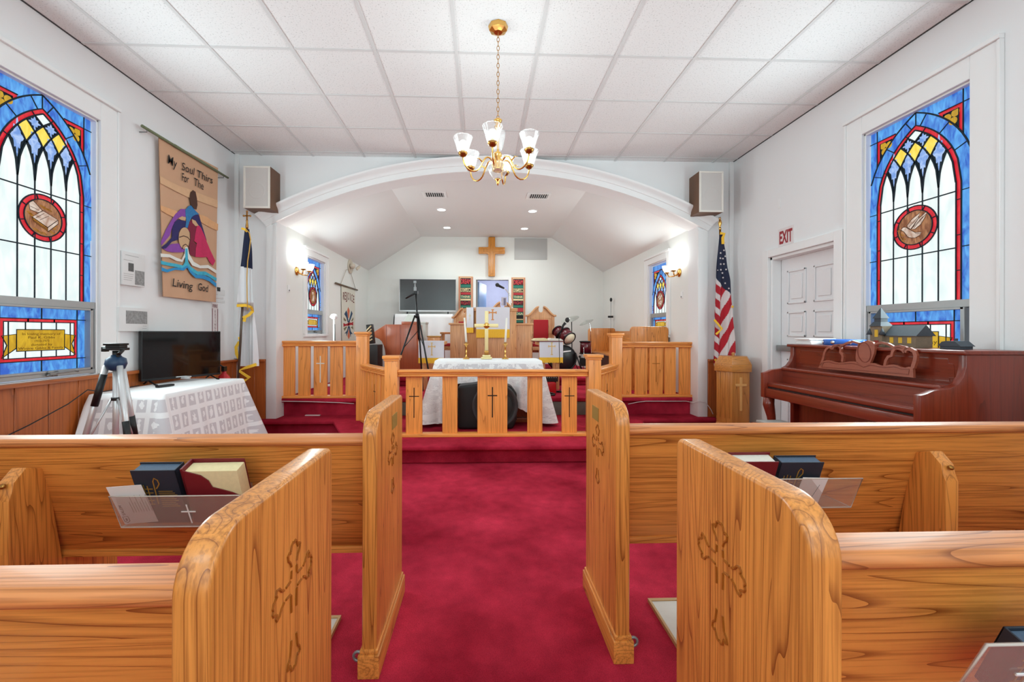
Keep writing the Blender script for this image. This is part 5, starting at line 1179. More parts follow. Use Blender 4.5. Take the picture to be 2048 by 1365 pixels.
# ---------------------------------------------------------------- cloth banner on the left wall
o = thing('wall_banner', 'tan cloth banner of a kneeling water pourer on the left wall', 'banner', onX(378, 600, -3.02)); BX = -3.0
tan = mat('tan_banner_cloth', '#cda384', .85, var=.06, scale=5, bump=.1, bscale=14); tan2 = mat('pale_tan_applique', '#d9b08a', .8, var=.08, scale=25); tan3 = mat('peach_satin_applique', '#dfa878', .5, var=.14, scale=30)
bp = lambda zx, zy, x=BX: onX(300+zx/3.794, 260+zy/3.794, x)
b = MB(); tl, tr, br_, bl = bp(70, 48), bp(519, 290), bp(503, 1308), bp(99, 1263)
def bsheet(u, v):
    p = tl*(1-u)*(1-v)+tr*u*(1-v)+br_*u*v+bl*(1-u)*v; p.x = BX-.004+.004*math.sin(u*17+v*2)*v; return p
b.sheet(bsheet, 24, 40); b.sheet(lambda u, v: bsheet(1-u, v)+Vector((-.004, 0, 0)), 24, 40); b.build('cloth', tan, o)
def app(name, m, polys, lift):
    b = MB()
    for P in polys: b.flat([bp(x, y, BX+.003+lift) for x, y in P], (1, 0, 0), .0015)
    return b.build(name, m, o)
def ell(cx, cy, rx, ry, n=24): return [(cx+rx*math.cos(2*PI*i/n), cy+ry*math.sin(2*PI*i/n)) for i in range(n)]
app('sky_band', tan2, [[(76, 350), (150, 392), (220, 425), (300, 452), (400, 492), (512, 535), (512, 592), (400, 552), (280, 508), (180, 458), (78, 405)]], .001)
app('cloud_band', tan3, [[(80, 572), (130, 590), (190, 612), (240, 640), (270, 655), (268, 690), (200, 672), (130, 640), (82, 610)], [(372, 640), (430, 660), (470, 690), (516, 715), (514, 765), (470, 748), (420, 720), (385, 700)]], .001)
app('cloak', mat('purple_applique', '#8a4aa6', .7, var=.2, scale=30), [[(82, 850), (120, 760), (160, 690), (190, 640), (235, 600), (272, 602), (268, 660), (205, 675), (170, 730), (150, 800), (110, 850), (86, 880)], [(102, 905), (130, 885), (165, 865), (215, 862), (245, 880), (268, 925), (230, 930), (170, 930), (130, 922)]], .002)
app('robe', mat('indigo_applique', '#2b2560', .7, var=.2, scale=30), [[(84, 892), (125, 862), (165, 818), (168, 750), (185, 700), (210, 680), (270, 692), (278, 742), (235, 745), (215, 780), (222, 830), (165, 850), (120, 900), (98, 904)], [(310, 650), (335, 625), (362, 632), (380, 680), (405, 760), (430, 842), (405, 800), (378, 738), (345, 690), (318, 680)]], .003)
app('braids', mat('blue_applique', '#2a78b0', .6, var=.35, scale=60), [[(268, 608), (290, 580), (312, 572), (345, 615), (372, 640), (340, 645), (318, 660), (300, 690), (285, 745), (268, 740), (275, 690), (270, 650)]], .004)
app('skirt', mat('maroon_applique', '#7e1c3a', .7, var=.15, scale=30), [[(285, 750), (300, 700), (318, 678), (345, 720), (372, 735), (345, 790), (330, 850), (352, 870), (345, 930), (352, 966), (320, 955), (300, 945), (296, 870)]], .005)
app('drape', mat('pink_applique', '#c9255c', .65, var=.15, scale=30), [[(360, 715), (385, 742), (412, 800), (430, 850), (455, 910), (495, 995), (476, 1032), (450, 1000), (432, 966), (390, 968), (345, 964), (348, 900), (356, 860), (335, 845), (345, 780)]], .006)
app('arms', mat('sand_applique', '#cda883', .7, var=.04), [ell(261, 822, 44, 82), [(215, 670), (245, 655), (272, 668), (268, 688), (235, 684)], [(318, 678), (345, 690), (368, 728), (345, 730), (322, 706)]], .007)
skin = mat('dark_brown_applique', '#4a2a20', .6, var=.1)
app('head', skin, [[(300, 520), (308, 475), (325, 457), (345, 470), (355, 520), (360, 570), (352, 605), (335, 600), (310, 570)]], .008)
for L in ([(222, 815), (255, 805), (285, 815), (302, 835)], [(245, 905), (252, 878), (270, 868), (285, 880), (290, 905)], [(302, 770), (305, 830), (295, 880)]): b = MB(); b.ribbon([bp(x, y, BX+.0118) for x, y in L], (1, 0, 0), .008, .0012); b.build('arm_outline', skin, o)
app('white_stream', mat('white_applique', '#e6e6e0', .7), [[(80, 938), (150, 945), (200, 970), (240, 985), (262, 940), (266, 890), (286, 890), (296, 940), (330, 1000), (380, 1030), (440, 1025), (505, 1068), (505, 1092), (440, 1050), (380, 1052), (320, 1030), (285, 975), (278, 930), (268, 960), (245, 1003), (200, 995), (150, 968), (82, 965)]], .009)
app('teal_stream', mat('teal_applique', '#3fb0cc', .6, var=.3, scale=40), [[(82, 992), (130, 1005), (190, 1015), (250, 1030), (266, 1000), (268, 900), (284, 900), (288, 1000), (310, 1040), (360, 1075), (420, 1075), (505, 1125), (503, 1150), (430, 1105), (360, 1100), (310, 1075), (280, 1035), (255, 1055), (190, 1040), (130, 1030), (84, 1020)]], .010)
app('blue_stream', mat('azure_applique', '#2890cc', .6, var=.25, scale=40), [[(86, 1042), (130, 1060), (190, 1045), (250, 1048), (282, 1028), (310, 1065), (350, 1100), (410, 1105), (450, 1120), (503, 1165), (502, 1195), (450, 1150), (400, 1130), (345, 1125), (305, 1085), (282, 1045), (255, 1068), (190, 1062), (130, 1082), (88, 1070)]], .011)
b = MB()
def btxt(s, x0, y0, x1, y1, h):
    b = MB(); p, q = bp(x0, y0, BX+.006), bp(x1, y1, BX+.006); b.text(s, p, (q-p), Z_, h, width=(q-p).length, t=.002, align='LEFT', shear=.12, fat=.004); b.build('lettering', ink, o)
btxt('My', 130, 250, 200, 292, .085); btxt('Soul', 237, 300, 335, 345, .075); btxt('Thirs', 352, 355, 470, 408, .075); btxt('For', 237, 385, 292, 405, .08); btxt('The', 330, 418, 402, 455, .08); btxt('Living', 165, 1185, 320, 1215, .075); btxt('God', 360, 1215, 438, 1232, .075)
rp, rq = onX(284, 252, -2.99), onX(456, 356, -2.99); bamboo = mat('green_bamboo', '#6e7658', .5, var=.3, scale=40)
MB().tube([rp, rp+(rq-rp)*.3, rp+(rq-rp)*.31, rp+(rq-rp)*.6, rp+(rq-rp)*.61, rq], [.013, .012, .015, .012, .015, .011], 0, 10).build('rod', bamboo, o)
for t in (.04, .93): p = rp+(rq-rp)*t; MB().tube([Vector((XL, p.y, p.z-.03)), Vector((-2.99, p.y, p.z-.03)), Vector((-2.985, p.y, p.z-.013))], .005, 0, 6).build('bracket', steel, o)

# ---------------------------------------------------------------- pictures, labels and signs on the left wall
greyp = mat('grey_halftone_print', '#8f8f8f', .6, var=.7, scale=55); greyd = mat('dark_halftone_print', '#5a5a5a', .6, var=.7, scale=80); canvas = mat('white_canvas', '#dedede', .7, var=.02)
def canvas_pic(name, label, TL, TR, BL, prints, textlines):
    a, c, d = onX(*TL, -3.008), onX(*TR, -3.008), onX(*BL, -3.008); y0, y1, z0, z1 = a.y, c.y, d.z, a.z
    o = thing('picture', label, 'picture', (-3.03, (y0+y1)/2, z0)); MB().box(XL, -3.008, y0, y1, z0, z1).build('canvas', canvas, o, bevel=.003)
    for k, (u0, u1, v0, v1, m) in enumerate(prints): MB().box(-3.008, -3.0068, y0+(y1-y0)*u0, y0+(y1-y0)*u1, z1-(z1-z0)*v1, z1-(z1-z0)*v0).build('printed_photo', m, o)
    for (u0, u1, v0, v1) in textlines: MB().box(-3.008, -3.0072, y0+(y1-y0)*u0, y0+(y1-y0)*u1, z1-(z1-z0)*v1, z1-(z1-z0)*v0).build('print_line', mat('faint_grey_print', '#b0b0b0', .7), o)
canvas_pic('picture', 'white canvas print with a portrait and church photo, the upper of two', (245, 501), (290, 512), (245, 569), [(.25, .48, .33, .58, greyd), (.54, .97, .52, .96, greyp)], [(.12, .7, .10, .115), (.05, .45, .25, .265), (.05, .48, .66, .675), (.05, .46, .72, .735), (.05, .44, .78, .795), (.05, .40, .84, .855)])
canvas_pic('picture', 'white canvas print of a street photograph hanging below the portrait print', (238, 614), (297, 616), (239, 663), [(.22, .95, .13, .68, greyp)], [(.8, .93, .76, .78), (.78, .93, .86, .88)])
p, q = onX(424, 606, XL+.004), onX(436, 664, XL+.004); o = thing('fire_sign', 'tall narrow sign reading down the wall under the banner', 'sign', (XL+.002, (p.y+q.y)/2, q.z)); y0, y1 = p.y, p.y+.105
zt_, zb_ = onX(424, 606, XL+.004).z, 1.0
MB().box(XL, XL+.004, y0, y1, zb_, zt_).build('panel', mat('sign_white', '#e2dada', .5), o)
MB().box(XL+.004, XL+.005, y0+.002, y0+.012, zb_, zt_-.06).build('red_stripe', mat('maroon_ink', '#6e2030', .6), o); MB().box(XL+.004, XL+.005, y1-.012, y1-.002, zb_, zt_-.06).build('red_stripe', mat('maroon_ink', '#6e2030', .6), o)
b = MB(); b.text('FIRE', (XL+.0045, (y0+y1)/2, zt_-.05), Y_, Z_, .036, width=.085)
for i, ch in enumerate('EXTINGUISHER'): b.text(ch, (XL+.0045, (y0+y1)/2, zt_-.105-.036*i), Y_, Z_, .026)
b.build('lettering', MATS['maroon_ink'], o)
for k, (v0, v1, u0, u1) in enumerate(((578, 592, 432, 450), (592, 599, 432, 447), (599, 607, 431, 450))):
    p, q = onX(u0, v0, XL+.006), onX(u1, v1, XL+.006)
    t_ = MB().box(XL, XL+.006, p.y, q.y, q.z, p.z).build('wall_tag', canvas, bevel=.001); tag(t_, ('white thermostat plate with a dark display right of the banner hem', 'thin white paper strip between two tags right of the banner', 'lowest white tag right of the banner hem')[k], 'wall tag')
    if k == 0: MB().box(XL+.006, XL+.0075, p.y+.02, p.y+.075, q.z+.04, q.z+.085).build('display', black_pl, t_)

# ---------------------------------------------------------------- television table on the left
vx0, vx1, vy0, vy1, vz = -2.985, -2.45, 3.18, 4.25, .755
o = thing('side_table', 'folding table hidden under the square patterned lace cloth', 'table', ((vx0+vx1)/2, (vy0+vy1)/2, 0))
MB().box(vx0+.01, vx1-.01, vy0+.01, vy1-.01, vz-.03, vz-.003).build('table_top', mahog_y, o)
for x in (vx0+.06, vx1-.06):
    for y in (vy0+.06, vy1-.06): MB().tube([(x, y, 0), (x, y, vz-.03)], .015, 0, 8).build('leg', steel, o)
def fl_t(p, nr):
    return 0 if nr.x < -.5 else .16
b = MB()
_dr = drape
def drape2(b, *a):
    k = len(b.v); _dr(b, vx0, vx1, vy0, vy1, vz+.004, lambda s, p, cw: .10+.03*math.sin(s*31), .15, 0, 18, .010, 17, .03)
    for i in range(k, len(b.v)):
        v = b.v[i]
        if v.x < vx0+.0: b.v[i] = Vector((max(v.x, XL+.055), v.y, v.z))
drape2(b)
tag(b.build('tablecloth', lace_sq, base=((vx0+vx1)/2, (vy0+vy1)/2, vz)), 'white filet lace cloth with picture squares over the television table', 'tablecloth')
# flat screen on two feet
tp, tq = Vector((-2.975, 3.655, 0)), Vector((-2.69, 4.265, 0)); u = (tq-tp).normalized(); n = Vector((u.y, -u.x, 0)); L = (tq-tp).length; z0, z1 = .795, 1.223
o = thing('television', 'black flat television standing on the lace covered side table', 'television', ((tp.x+tq.x)/2, (tp.y+tq.y)/2, vz+.006))
b = MB(); b.poly([(0, z0), (L, z0), (L, z1), (0, z1)], u, Z_, -n, .045, o=tp); b.build('housing', black_pl, o, bevel=.006)
b = MB(); b.poly([(.008, z0+.02), (L-.008, z0+.02), (L-.008, z1-.008), (.008, z1-.008)], u, Z_, n, .001, o=tp); b.build('screen', black_gl, o)
for t in (.06, L-.09):
    f = MB(); c = tp+u*t-n*.02; f.tube([c+Z_*(z0+.005), c+n*.10+Z_*(vz+.012), c+n*.13+Z_*(vz+.010)], .007, 0, 6); f.tube([c+Z_*(z0+.005), c-n*.06+Z_*(vz+.012)], .007, 0, 6); f.build('foot', black_pl, o)
b = MB(); c = tp+u*(L*.5)+n*.02+Z_*(z0+.004); b.cbox(c, .07, .03, .022); b.tube([c-u*.08+Z_*.012, c+Z_*.012, c+u*.05+Z_*.004], .005, 0, 6); tag(b.build('streaming_puck', silver, bevel=.002), 'small grey clip hanging below the television screen', 'gadget')
p = onZ(330, 774, vz+.006); b = MB(); R_ = Matrix.Translation(p) @ Matrix.Rotation(math.radians(78), 4, 'Z'); b.T = R_; b.box(-.07, .07, -.02, .02, 0, .018); tag(b.build('remote_control', black_pl, bevel=.006), 'black remote control lying before the television', 'remote')
p = Vector((-2.71, 4.45, .0)); zz = onY(447, 740, 4.44); b = MB(); o = thing('fire_extinguisher', 'red fire extinguisher standing in the corner behind the television', 'extinguisher', (zz.x, 4.45, 0))
MB().lathe([(.06, .001), (.065, .02), (.065, .70), (.05, .76), (.02, .79), (.02, .81)], (zz.x, 4.45, 0), 0, 20).build('cylinder', red_paint, o); MB().cbox((zz.x, 4.45, .835), .03, .05, .05).tube([(zz.x, 4.45, .85), (zz.x-.03, 4.40, .89)], .007, 0, 6).build('valve', black_m, o)

# ---------------------------------------------------------------- camera tripod
def tripod():
    y = 2.68; c = onY(232, 730, y); x = c.x; zs = c.z
    o = thing('camera_tripod', 'silver and black camera tripod beside the lace covered table', 'tripod', (x, y, 0)); Zp = lambda v: onY(232, v, y).z
    MB().lathe([(.022, Zp(742)), (.045, Zp(738)), (.055, Zp(728)), (.05, Zp(718)), (.03, Zp(714)), (.022, Zp(710))], (x, y, 0), 0, 24).build('collar', mat('dark_blue_plastic', '#1c3a5a', .4), o)
    MB().tube([(x, y, Zp(716)), (x, y, Zp(702))], .018, 0, 12).tube([(x, y, Zp(712)), (x+.03, y-.02, Zp(712))], .009, 0, 8).build('neck', black_pl, o)
    b = MB(); b.box(x-.055, x+.055, y-.035, y+.035, Zp(701), Zp(696)); b.box(x-.04, x+.045, y-.03, y+.03, Zp(697), Zp(691)); b.box(x-.05, x+.05, y-.035, y+.035, Zp(691), Zp(687)); b.cbox((x-.065, y, Zp(699)), .03, .025, .03); b.tube([(x+.05, y-.01, Zp(700)), (x+.058, y-.05, Zp(708))], .011, 0, 8); b.build('pan_head', black_m, o, bevel=.003)
    MB().tube([(x, y, Zp(735)), (x, y, .42)], .0165, 0, 14).build('centre_column', silver, o); MB().tube([(x, y, Zp(795)), (x, y, Zp(801))], .024, 0, 12).build('brace_hub', black_pl, o)
    for k, a in enumerate((-152, -28, 92)):
        a = math.radians(a); u = Vector((math.cos(a), math.sin(a), 0)); top = Vector((x, y, zs-.005))+u*.045; bot = Vector((x, y, .0))+u*.27; P = lambda t: top+(bot-top)*t
        lg = MB().tube([P(0), P(.62)], .0165, 0, 12).build('leg', silver, o)
        MB().tube([P(.60), P(.95)], .012, 0, 12).build('lower_tube', silver, lg); MB().tube([P(.05), P(.24)] if k == 0 else [P(.33), P(.50)], .019, 0, 12).build('foam_grip', black_pl, lg)
        for t in (.58, .63): MB().tube([P(t), P(t+.035)], .020, 0, 12).build('leg_lock', black_pl, lg)
        MB().tube([P(.95), P(1.)], .014, 0, 10).build('foot', black_pl, lg)
        MB().tube([Vector((x, y, Zp(798)))+u*.02, P(.52)], .006, 0, 6).build('brace', silver, lg)
tripod()
MB().v
cb = MB().tube([(-3.02, 2.6, .55), (-3.0, 2.8, .62), (-2.95, 3.0, .72), (-2.93, 3.12, .80), (-2.9, 3.2, .775), (-2.93, 3.5, .772), (-2.95, 3.6, .77)], .004, 0, 6); tag(cb.build('power_cable', black_pl), 'black cable running up to the television table by the pine panelling', 'cable')

# ---------------------------------------------------------------- baptismal font
fx, fy, fr_ = 2.745, 4.70, .185
o = thing('baptismal_font', 'six sided oak baptismal font with a carved cross in the right corner', 'font', (fx, fy, 0))
ang = math.radians(-124)
def hexa(b, r, z0, z1, r2=None):
    r2 = r2 or r; A = b._a([(fx+r*math.cos(ang+i*PI/3), fy+r*math.sin(ang+i*PI/3), z0) for i in range(6)]); B_ = b._a([(fx+r2*math.cos(ang+i*PI/3), fy+r2*math.sin(ang+i*PI/3), z1) for i in range(6)])
    b.face([A+i for i in range(6)][::-1]); b.face([B_+i for i in range(6)])
    for i in range(6): b.face((A+i, A+(i+1) % 6, B_+(i+1) % 6, B_+i))
zF = lambda v: onY(1478, v, 4.62).z
b = MB(); hexa(b, fr_, .21, zF(742)); b.build('body', font_z, o, bevel=.003)
b = MB(); hexa(b, fr_+.02, 0, .17); hexa(b, fr_+.02, .17, .21, fr_); b.build('plinth', font_z, o, bevel=.003)
b = MB(); hexa(b, fr_+.025, zF(743), zF(728)); hexa(b, fr_+.022, zF(728), zF(713), fr_-.03); b.build('lid', font_x, o, bevel=.004)
MB().lathe([(.02, 0), (.012, .008), (.020, .022), (.018, .034), (.0005, .042)], (fx, fy, zF(713)), 0, 14).build('finial', font_z, o)
def fface(i):
    a0, a1 = ang+i*PI/3, ang+(i+1)*PI/3; p = Vector((fx+fr_*math.cos(a0), fy+fr_*math.sin(a0), 0)); q = Vector((fx+fr_*math.cos(a1), fy+fr_*math.sin(a1), 0)); m_ = (p+q)/2; return m_, (q-p).normalized(), Vector((m_.x-fx, m_.y-fy, 0)).normalized()
m_, u, n = fface(0); c = MB(); P = lambda a, z: m_+u*a+Z_*z
zc0, zc1 = .36, .73; c.flat([P(-.014, zc0), P(.014, zc0), P(.014, zc1), P(-.014, zc1)], n, .008); c.flat([P(-.06, zc1-.10), P(.06, zc1-.10), P(.06, zc1-.072), P(-.06, zc1-.072)], n, .009); c.build('applied_cross', mat('pale_oak_cross', '#dda562', .4, var=.1), o, bevel=.002, seg=1)
m_, u, n = fface(5)
for k in (-.055, 0, .055): f = MB(); f.flat([m_+u*(k-.012)+Z_*.27, m_+u*(k+.012)+Z_*.27, m_+u*(k+.012)+Z_*.78, m_+u*(k-.012)+Z_*.78], n, .008); f.build('flute', font_z, o, bevel=.005)

# ---------------------------------------------------------------- upright piano below the right window
PX0, PX1, PY0, PY1, PZ = 2.335, 2.975, 2.27, 3.62, 1.122
o = thing('upright_piano', 'mahogany upright piano with closed lid under the right window', 'piano', ((PX0+PX1)/2, (PY0+PY1)/2, 0))
prof = [(PX1, .0), (PX1, 1.098), (2.60, 1.098), (2.60, 1.03), (2.585, .975), (2.555, .935), (2.51, .912), (2.46, .905), (2.41, .898), (2.37, .88), (PX0, .872), (PX0, .66), (2.56, .64), (2.60, .60), (2.60, .0)]
for y in (PY0, PY1-.042): MB().poly(prof, X_, Z_, Y_, .042, o=(0, y, 0)).build('side_panel', mahog_z, o, bevel=.005)
MB().box(2.575, PX1+.0, PY0-.012, PY1+.012, 1.098, PZ).build('lid', mahog_y, o, bevel=.008, seg=3)
b = MB(); b.poly([(2.625, .92), (2.64, .92), (2.64, 1.098), (2.612, 1.098)], X_, Z_, Y_, PY1-PY0-.084, o=(0, PY0+.042, 0)); up = b.build('upper_panel', mahog_y, o)
b = MB(); ml = lambda t, z: Vector((2.6245-.0128*(z-.92)/.178, PY0+.042+t*(PY1-PY0-.084), z))
for t0, t1 in ((.03, .97),): b.ribbon([ml(t0, .965), ml(t0, 1.04), ml(t0+.02, 1.045), ml(t0+.02, 1.07), ml(t1-.02, 1.07), ml(t1-.02, 1.045), ml(t1, 1.04), ml(t1, .965), ml(t1-.02, .96), ml(t1-.02, .94), ml(t0+.02, .94), ml(t0+.02, .96)], (-1, 0, .07), .006, .001, 0, True)
b.build('inlaid_line', mahog_z, up)
MB().box(2.49, 2.63, PY0+.042, PY1-.042, .895, .922).build('desk_shelf', mahog_y, o, bevel=.009, seg=3)
b = MB(); b.poly([(2.505, .895), (2.525, .895), (2.525, .79), (2.50, .79)], X_, Z_, Y_, PY1-PY0-.084, o=(0, PY0+.042, 0)); b.build('fallboard', mahog_y, o)
MB().box(2.365, 2.50, PY0+.042, PY1-.042, .752, .792).build('key_lid', mahog_y, o, bevel=.012, seg=3)
MB().box(2.372, 2.50, PY0+.042, PY1-.042, .742, .752).build('lid_gap_shade', mat('dark_lid_gap', '#2a1a18', .9), o)  # dark strip paints the shade in the gap below the key lid
MB().box(2.345, 2.60, PY0+.042, PY1-.042, .665, .742).build('key_slip', mahog_y, o, bevel=.008)
MB().box(2.64, 2.66, PY0+.042, PY1-.042, .06, .665).build('knee_panel', mahog_z, o); MB().box(2.60, PX1, PY0+.042, PY1-.042, .03, .09).build('bottom_board', mahog_y, o)
for y in (PY0+.05, PY1-.05):
    b = MB(); Q = [(2.375, .66, .042), (2.372, .60, .044), (2.395, .50, .034), (2.415, .36, .024), (2.41, .2, .02), (2.39, .08, .024), (2.38, .03, .03), (2.38, .001, .03)]
    b.tube([(a, y, z) for a, z, r in Q], [r for a, z, r in Q], 0, 14, up=(0, 1, 0)); b.build('leg', mahog_z, o)
# fretwork music desk leaning on the upper panel
pn = Vector((-1, 0, .05)).normalized(); pp = Vector((2.545, 3.0, .924)); dp = lambda x, y, l=0.: onP(1600+x/7.314, 660+y/7.314, pp-pn*0, pn)+pn*l
b = MB()
b.flat([dp(*q) for q in [(262, 560), (300, 500), (330, 462), (380, 448), (430, 447), (480, 460), (530, 478), (580, 480), (640, 478), (720, 464), (780, 462), (830, 472), (880, 505), (930, 524), (990, 510), (1040, 487), (1090, 488), (1140, 510), (1190, 525), (1250, 525), (1300, 512), (1360, 508), (1420, 520), (1480, 548), (1540, 555), (1590, 540), (1650, 562), (1657, 702)]], -pn, .016)
b.flat([dp(*q) for q in [(850, 205), (900, 185), (985, 155), (1060, 180), (1092, 215), (1092, 280), (1080, 350), (1045, 440), (1015, 510), (920, 525), (830, 490), (812, 420), (818, 340), (835, 260)]], -pn, .016)
def fret(L, w=.018):
    P = [Vector(dp(*q)) for q in L]; b.ribbon(P, -pn, w, .016)
fret([(300, 520), (335, 420), (352, 340), (378, 285), (415, 255), (450, 262), (468, 285)]); fret([(468, 285), (490, 245), (530, 230), (575, 240), (592, 280), (585, 330), (612, 360), (622, 400), (612, 470)])
fret([(470, 262), (490, 235), (600, 228)], .02); fret([(600, 235), (680, 195), (760, 172), (860, 200)], .014)
fret([(1235, 525), (1250, 450), (1285, 395), (1335, 380), (1348, 320), (1385, 272), (1440, 270), (1490, 290), (1525, 330)]); fret([(1525, 330), (1545, 285), (1600, 282), (1660, 315), (1685, 380), (1675, 450), (1640, 560)], .022); fret([(1380, 262), (1450, 245), (1530, 262), (1555, 290)], .02); fret([(1090, 210), (1180, 188), (1280, 208), (1375, 262)], .014)
md = b.build('music_desk', desk_w, o)
b = MB(); b.ribbon([dp(940+95*math.cos(t)+14*math.sin(t), 330+145*math.sin(t), .001) for t in [2*PI*i/32 for i in range(32)]], pn, .005, .0015, 0, True); b.build('oval_moulding', mahog_z, md)
b = MB(); b.ribbon([dp(x, y, .001) for x, y in ((320, 545), (345, 480), (430, 470), (520, 500), (640, 500), (760, 490), (850, 510), (930, 548), (1040, 515), (1150, 540), (1260, 550), (1380, 540), (1480, 575), (1600, 575), (1590, 655))], pn, .004, .0012, 0, True); b.build('scroll_line', mahog_z, md)
# things on the piano lid
R6 = mat('model_slate_roof', '#3c434b', .6, var=.15, scale=40); wallm = mat('model_stone_wall', '#7c6e5c', .8, var=.2, scale=60); winm = mat('model_yellow_window', '#d8b030', .5); doorm = mat('model_red_door', '#8c2a1e', .6)
x, y0, y1, z = 2.74, 2.625, 2.93, PZ+.001
o = thing('model_church', 'miniature stone church with a pointed tower standing on the piano lid', 'model church', (x, 2.78, z))
def gable(b, x0, x1, y0, y1, z0, z1):
    xm = (x0+x1)/2; k = .012; b.poly([(x0-k, z0-k*.6), (xm, z1), (x1+k, z0-k*.6)], X_, Z_, Y_, y1-y0+2*k, o=(0, y0-k, 0))
MB().box(x-.055, x+.055, y0, y1-.075, z, z+.085).build('nave', wallm, o); b = MB(); gable(b, x-.055, x+.055, y0, y1-.075, z+.085, z+.15); b.build('roof', R6, o)
MB().box(x-.075, x-.005, y1-.095, y1-.005, z, z+.145).box(x-.07, x+.07, y1-.08, y1-.02, z, z+.085).build('tower', wallm, o)
b = MB(); cx_, cy_ = x-.04, y1-.05; A = lambda r, za, zb, r2: b.lathe([(r, za), (r2, zb)], (cx_, cy_, 0), 0, 4, smooth=False, phase=PI/4)
A(.064, z+.145, z+.175, .04); A(.035, z+.175, z+.20, .035); A(.045, z+.20, z+.275, .002); b.lathe([(.022, z+.085), (.002, z+.13)], (x-.075, y1-.095, 0), 0, 6).lathe([(.022, z+.085), (.002, z+.13)], (x-.075, y1-.002, 0), 0, 6); b.build('spire', R6, o)
for i in range(3): MB().box(x-.0565, x-.055, y0+.03+.06*i, y0+.055+.06*i, z+.03, z+.068).build('window', winm, o)
MB().box(x-.0765, x-.075, y1-.065, y1-.04, z+.07, z+.12).build('window', winm, o); MB().box(x-.0765, x-.075, y1-.07, y1-.035, z, z+.045).build('door', doorm, o)
y_ = 2.46; o = thing('model_house', 'tiny grey roofed model building at the near end of the piano lid', 'model house', (2.76, y_, z)); MB().box(2.72, 2.80, y_-.055, y_+.055, z, z+.018).build('walls', R6, o); b = MB(); b.poly([(-.065, .018), (.065, .018), (.04, .045), (.015, .05), (-.03, .05)], Y_, Z_, X_, .09, o=(2.715, y_, z)); b.cbox((2.76, y_, z+.057), .012, .012, .016); b.build('roof', R6, o)
o = thing('tambourine', 'blue tambourine lying flat on the piano lid', 'tambourine', (2.78, 3.27, z)); blu = mat('blue_enamel', '#2a62b8', .35)
MB().lathe([(.13, 0), (.135, .002), (.135, .044), (.122, .046), (.122, .003), (.13, 0)], (2.78, 3.27, z), 0, 40, caps=False).build('frame', blu, o)
for i in range(8):
    a = 2*PI*i/8+.3; MB().lathe([(.0005, -.006), (.014, -.003), (.014, .003), (.0005, .006)], (2.78+.137*math.cos(a), 3.27+.137*math.sin(a), z+.023), 0, 12, (math.cos(a), math.sin(a), 0)).build('jingle', chrome, o)
for k, (dx, dy, h) in enumerate(((0, 0, .02), (.01, .02, .016), (-.012, .005, .012))):
    zz = z+sum((.02, .016, .012)[:k])+.001*k; b = MB(); b.box(2.63+dx, 2.86+dx, 3.42+dy, 3.59+dy, zz, zz+h); tag(b.build('paper_stack', paper, bevel=.003), ('lowest bundle of white papers at the far end of the piano lid', 'middle bundle of white papers at the far end of the piano lid', 'topmost bundle of white papers at the far end of the piano lid')[k], 'papers', 'paper bundles on the piano')
o = thing('piano_bench', 'dark wooden bench with a pale grey seat tucked before the piano', 'bench', (2.2, 3.05, 0))
MB().box(2.085, 2.33, 2.72, 3.37, .47, .492).build('seat_frame', mahog_y, o, bevel=.004); MB().box(2.12, 2.33, 2.75, 3.36, .492, .512).build('seat_pad', mat('grey_vinyl', '#9a9894', .4), o, bevel=.006)
for xx in (2.11, 2.30):
    for yy in (2.75, 3.34): MB().box(xx-.018, xx+.018, yy-.018, yy+.018, 0, .47).build('leg', mahog_z, o)
# exit sign
p, q = onX(1557, 460, XR-.004), onX(1587, 486, XR-.004); o = thing('exit_sign', 'white sign with red EXIT letters above the door', 'sign', (XR-.003, (p.y+q.y)/2, q.z)); MB().box(XR-.006, XR, q.y, p.y, q.z, p.z).build('panel', mat('sign_white', '#e2dada', .5), o)
b = MB(); b.text('EXIT', (XR-.0062, (p.y+q.y)/2, q.z+.028), -Y_, Z_, (p.z-q.z)*.68, width=(p.y-q.y)*.86, t=.001, fat=.035); b.build('lettering', mat('dull_red_ink', '#9c2a34', .6), o)
p = onX(1558, 408, XR-.004); tag(MB().box(XR-.004, XR, p.y-.02, p.y+.02, p.z-.05, p.z+.05).build('wall_plate', trim_w, bevel=.001), 'small white blank plate on the wall above the exit sign', 'plate')
# ---------------------------------------------------------------- chancel walls and ceiling fittings
p, q = onY(957, 494, 9.2), onY(1010, 508, 9.2); xc = (p.x+q.x)/2
o = thing('wall_cross', 'large golden wooden cross high on the back wall', 'cross', (xc, 9.2, 2.45))
b = MB(); zt, zb = 3.30, onY(983, 553, 9.2).z; w = .075; za, zc = q.z, p.z
P = [(-w, zb), (w, zb), (w, za), (q.x-xc, za), (q.x-xc, zc), (w, zc), (w, zt), (-w, zt), (-w, zc), (p.x-xc, zc), (p.x-xc, za), (-w, za)]
b.poly(P, X_, Z_, Y_, .08, o=(xc, 9.2, 0)); b.build('cross_body', cross_w, o, bevel=.018, seg=2)
b = MB(); w2 = .035; P = [(-w2, zb+.05), (w2, zb+.05), (w2, (za+zc)/2-w2), (q.x-xc-.05, (za+zc)/2-w2), (q.x-xc-.05, (za+zc)/2+w2), (w2, (za+zc)/2+w2), (w2, zt-.03), (-w2, zt-.03), (-w2, (za+zc)/2+w2), (p.x-xc+.05, (za+zc)/2+w2), (p.x-xc+.05, (za+zc)/2-w2), (-w2, (za+zc)/2-w2)]
b.poly(P, X_, Z_, -Y_, .012, o=(xc, 9.2, 0)); b.build('raised_rib', cross_w, o, bevel=.008)
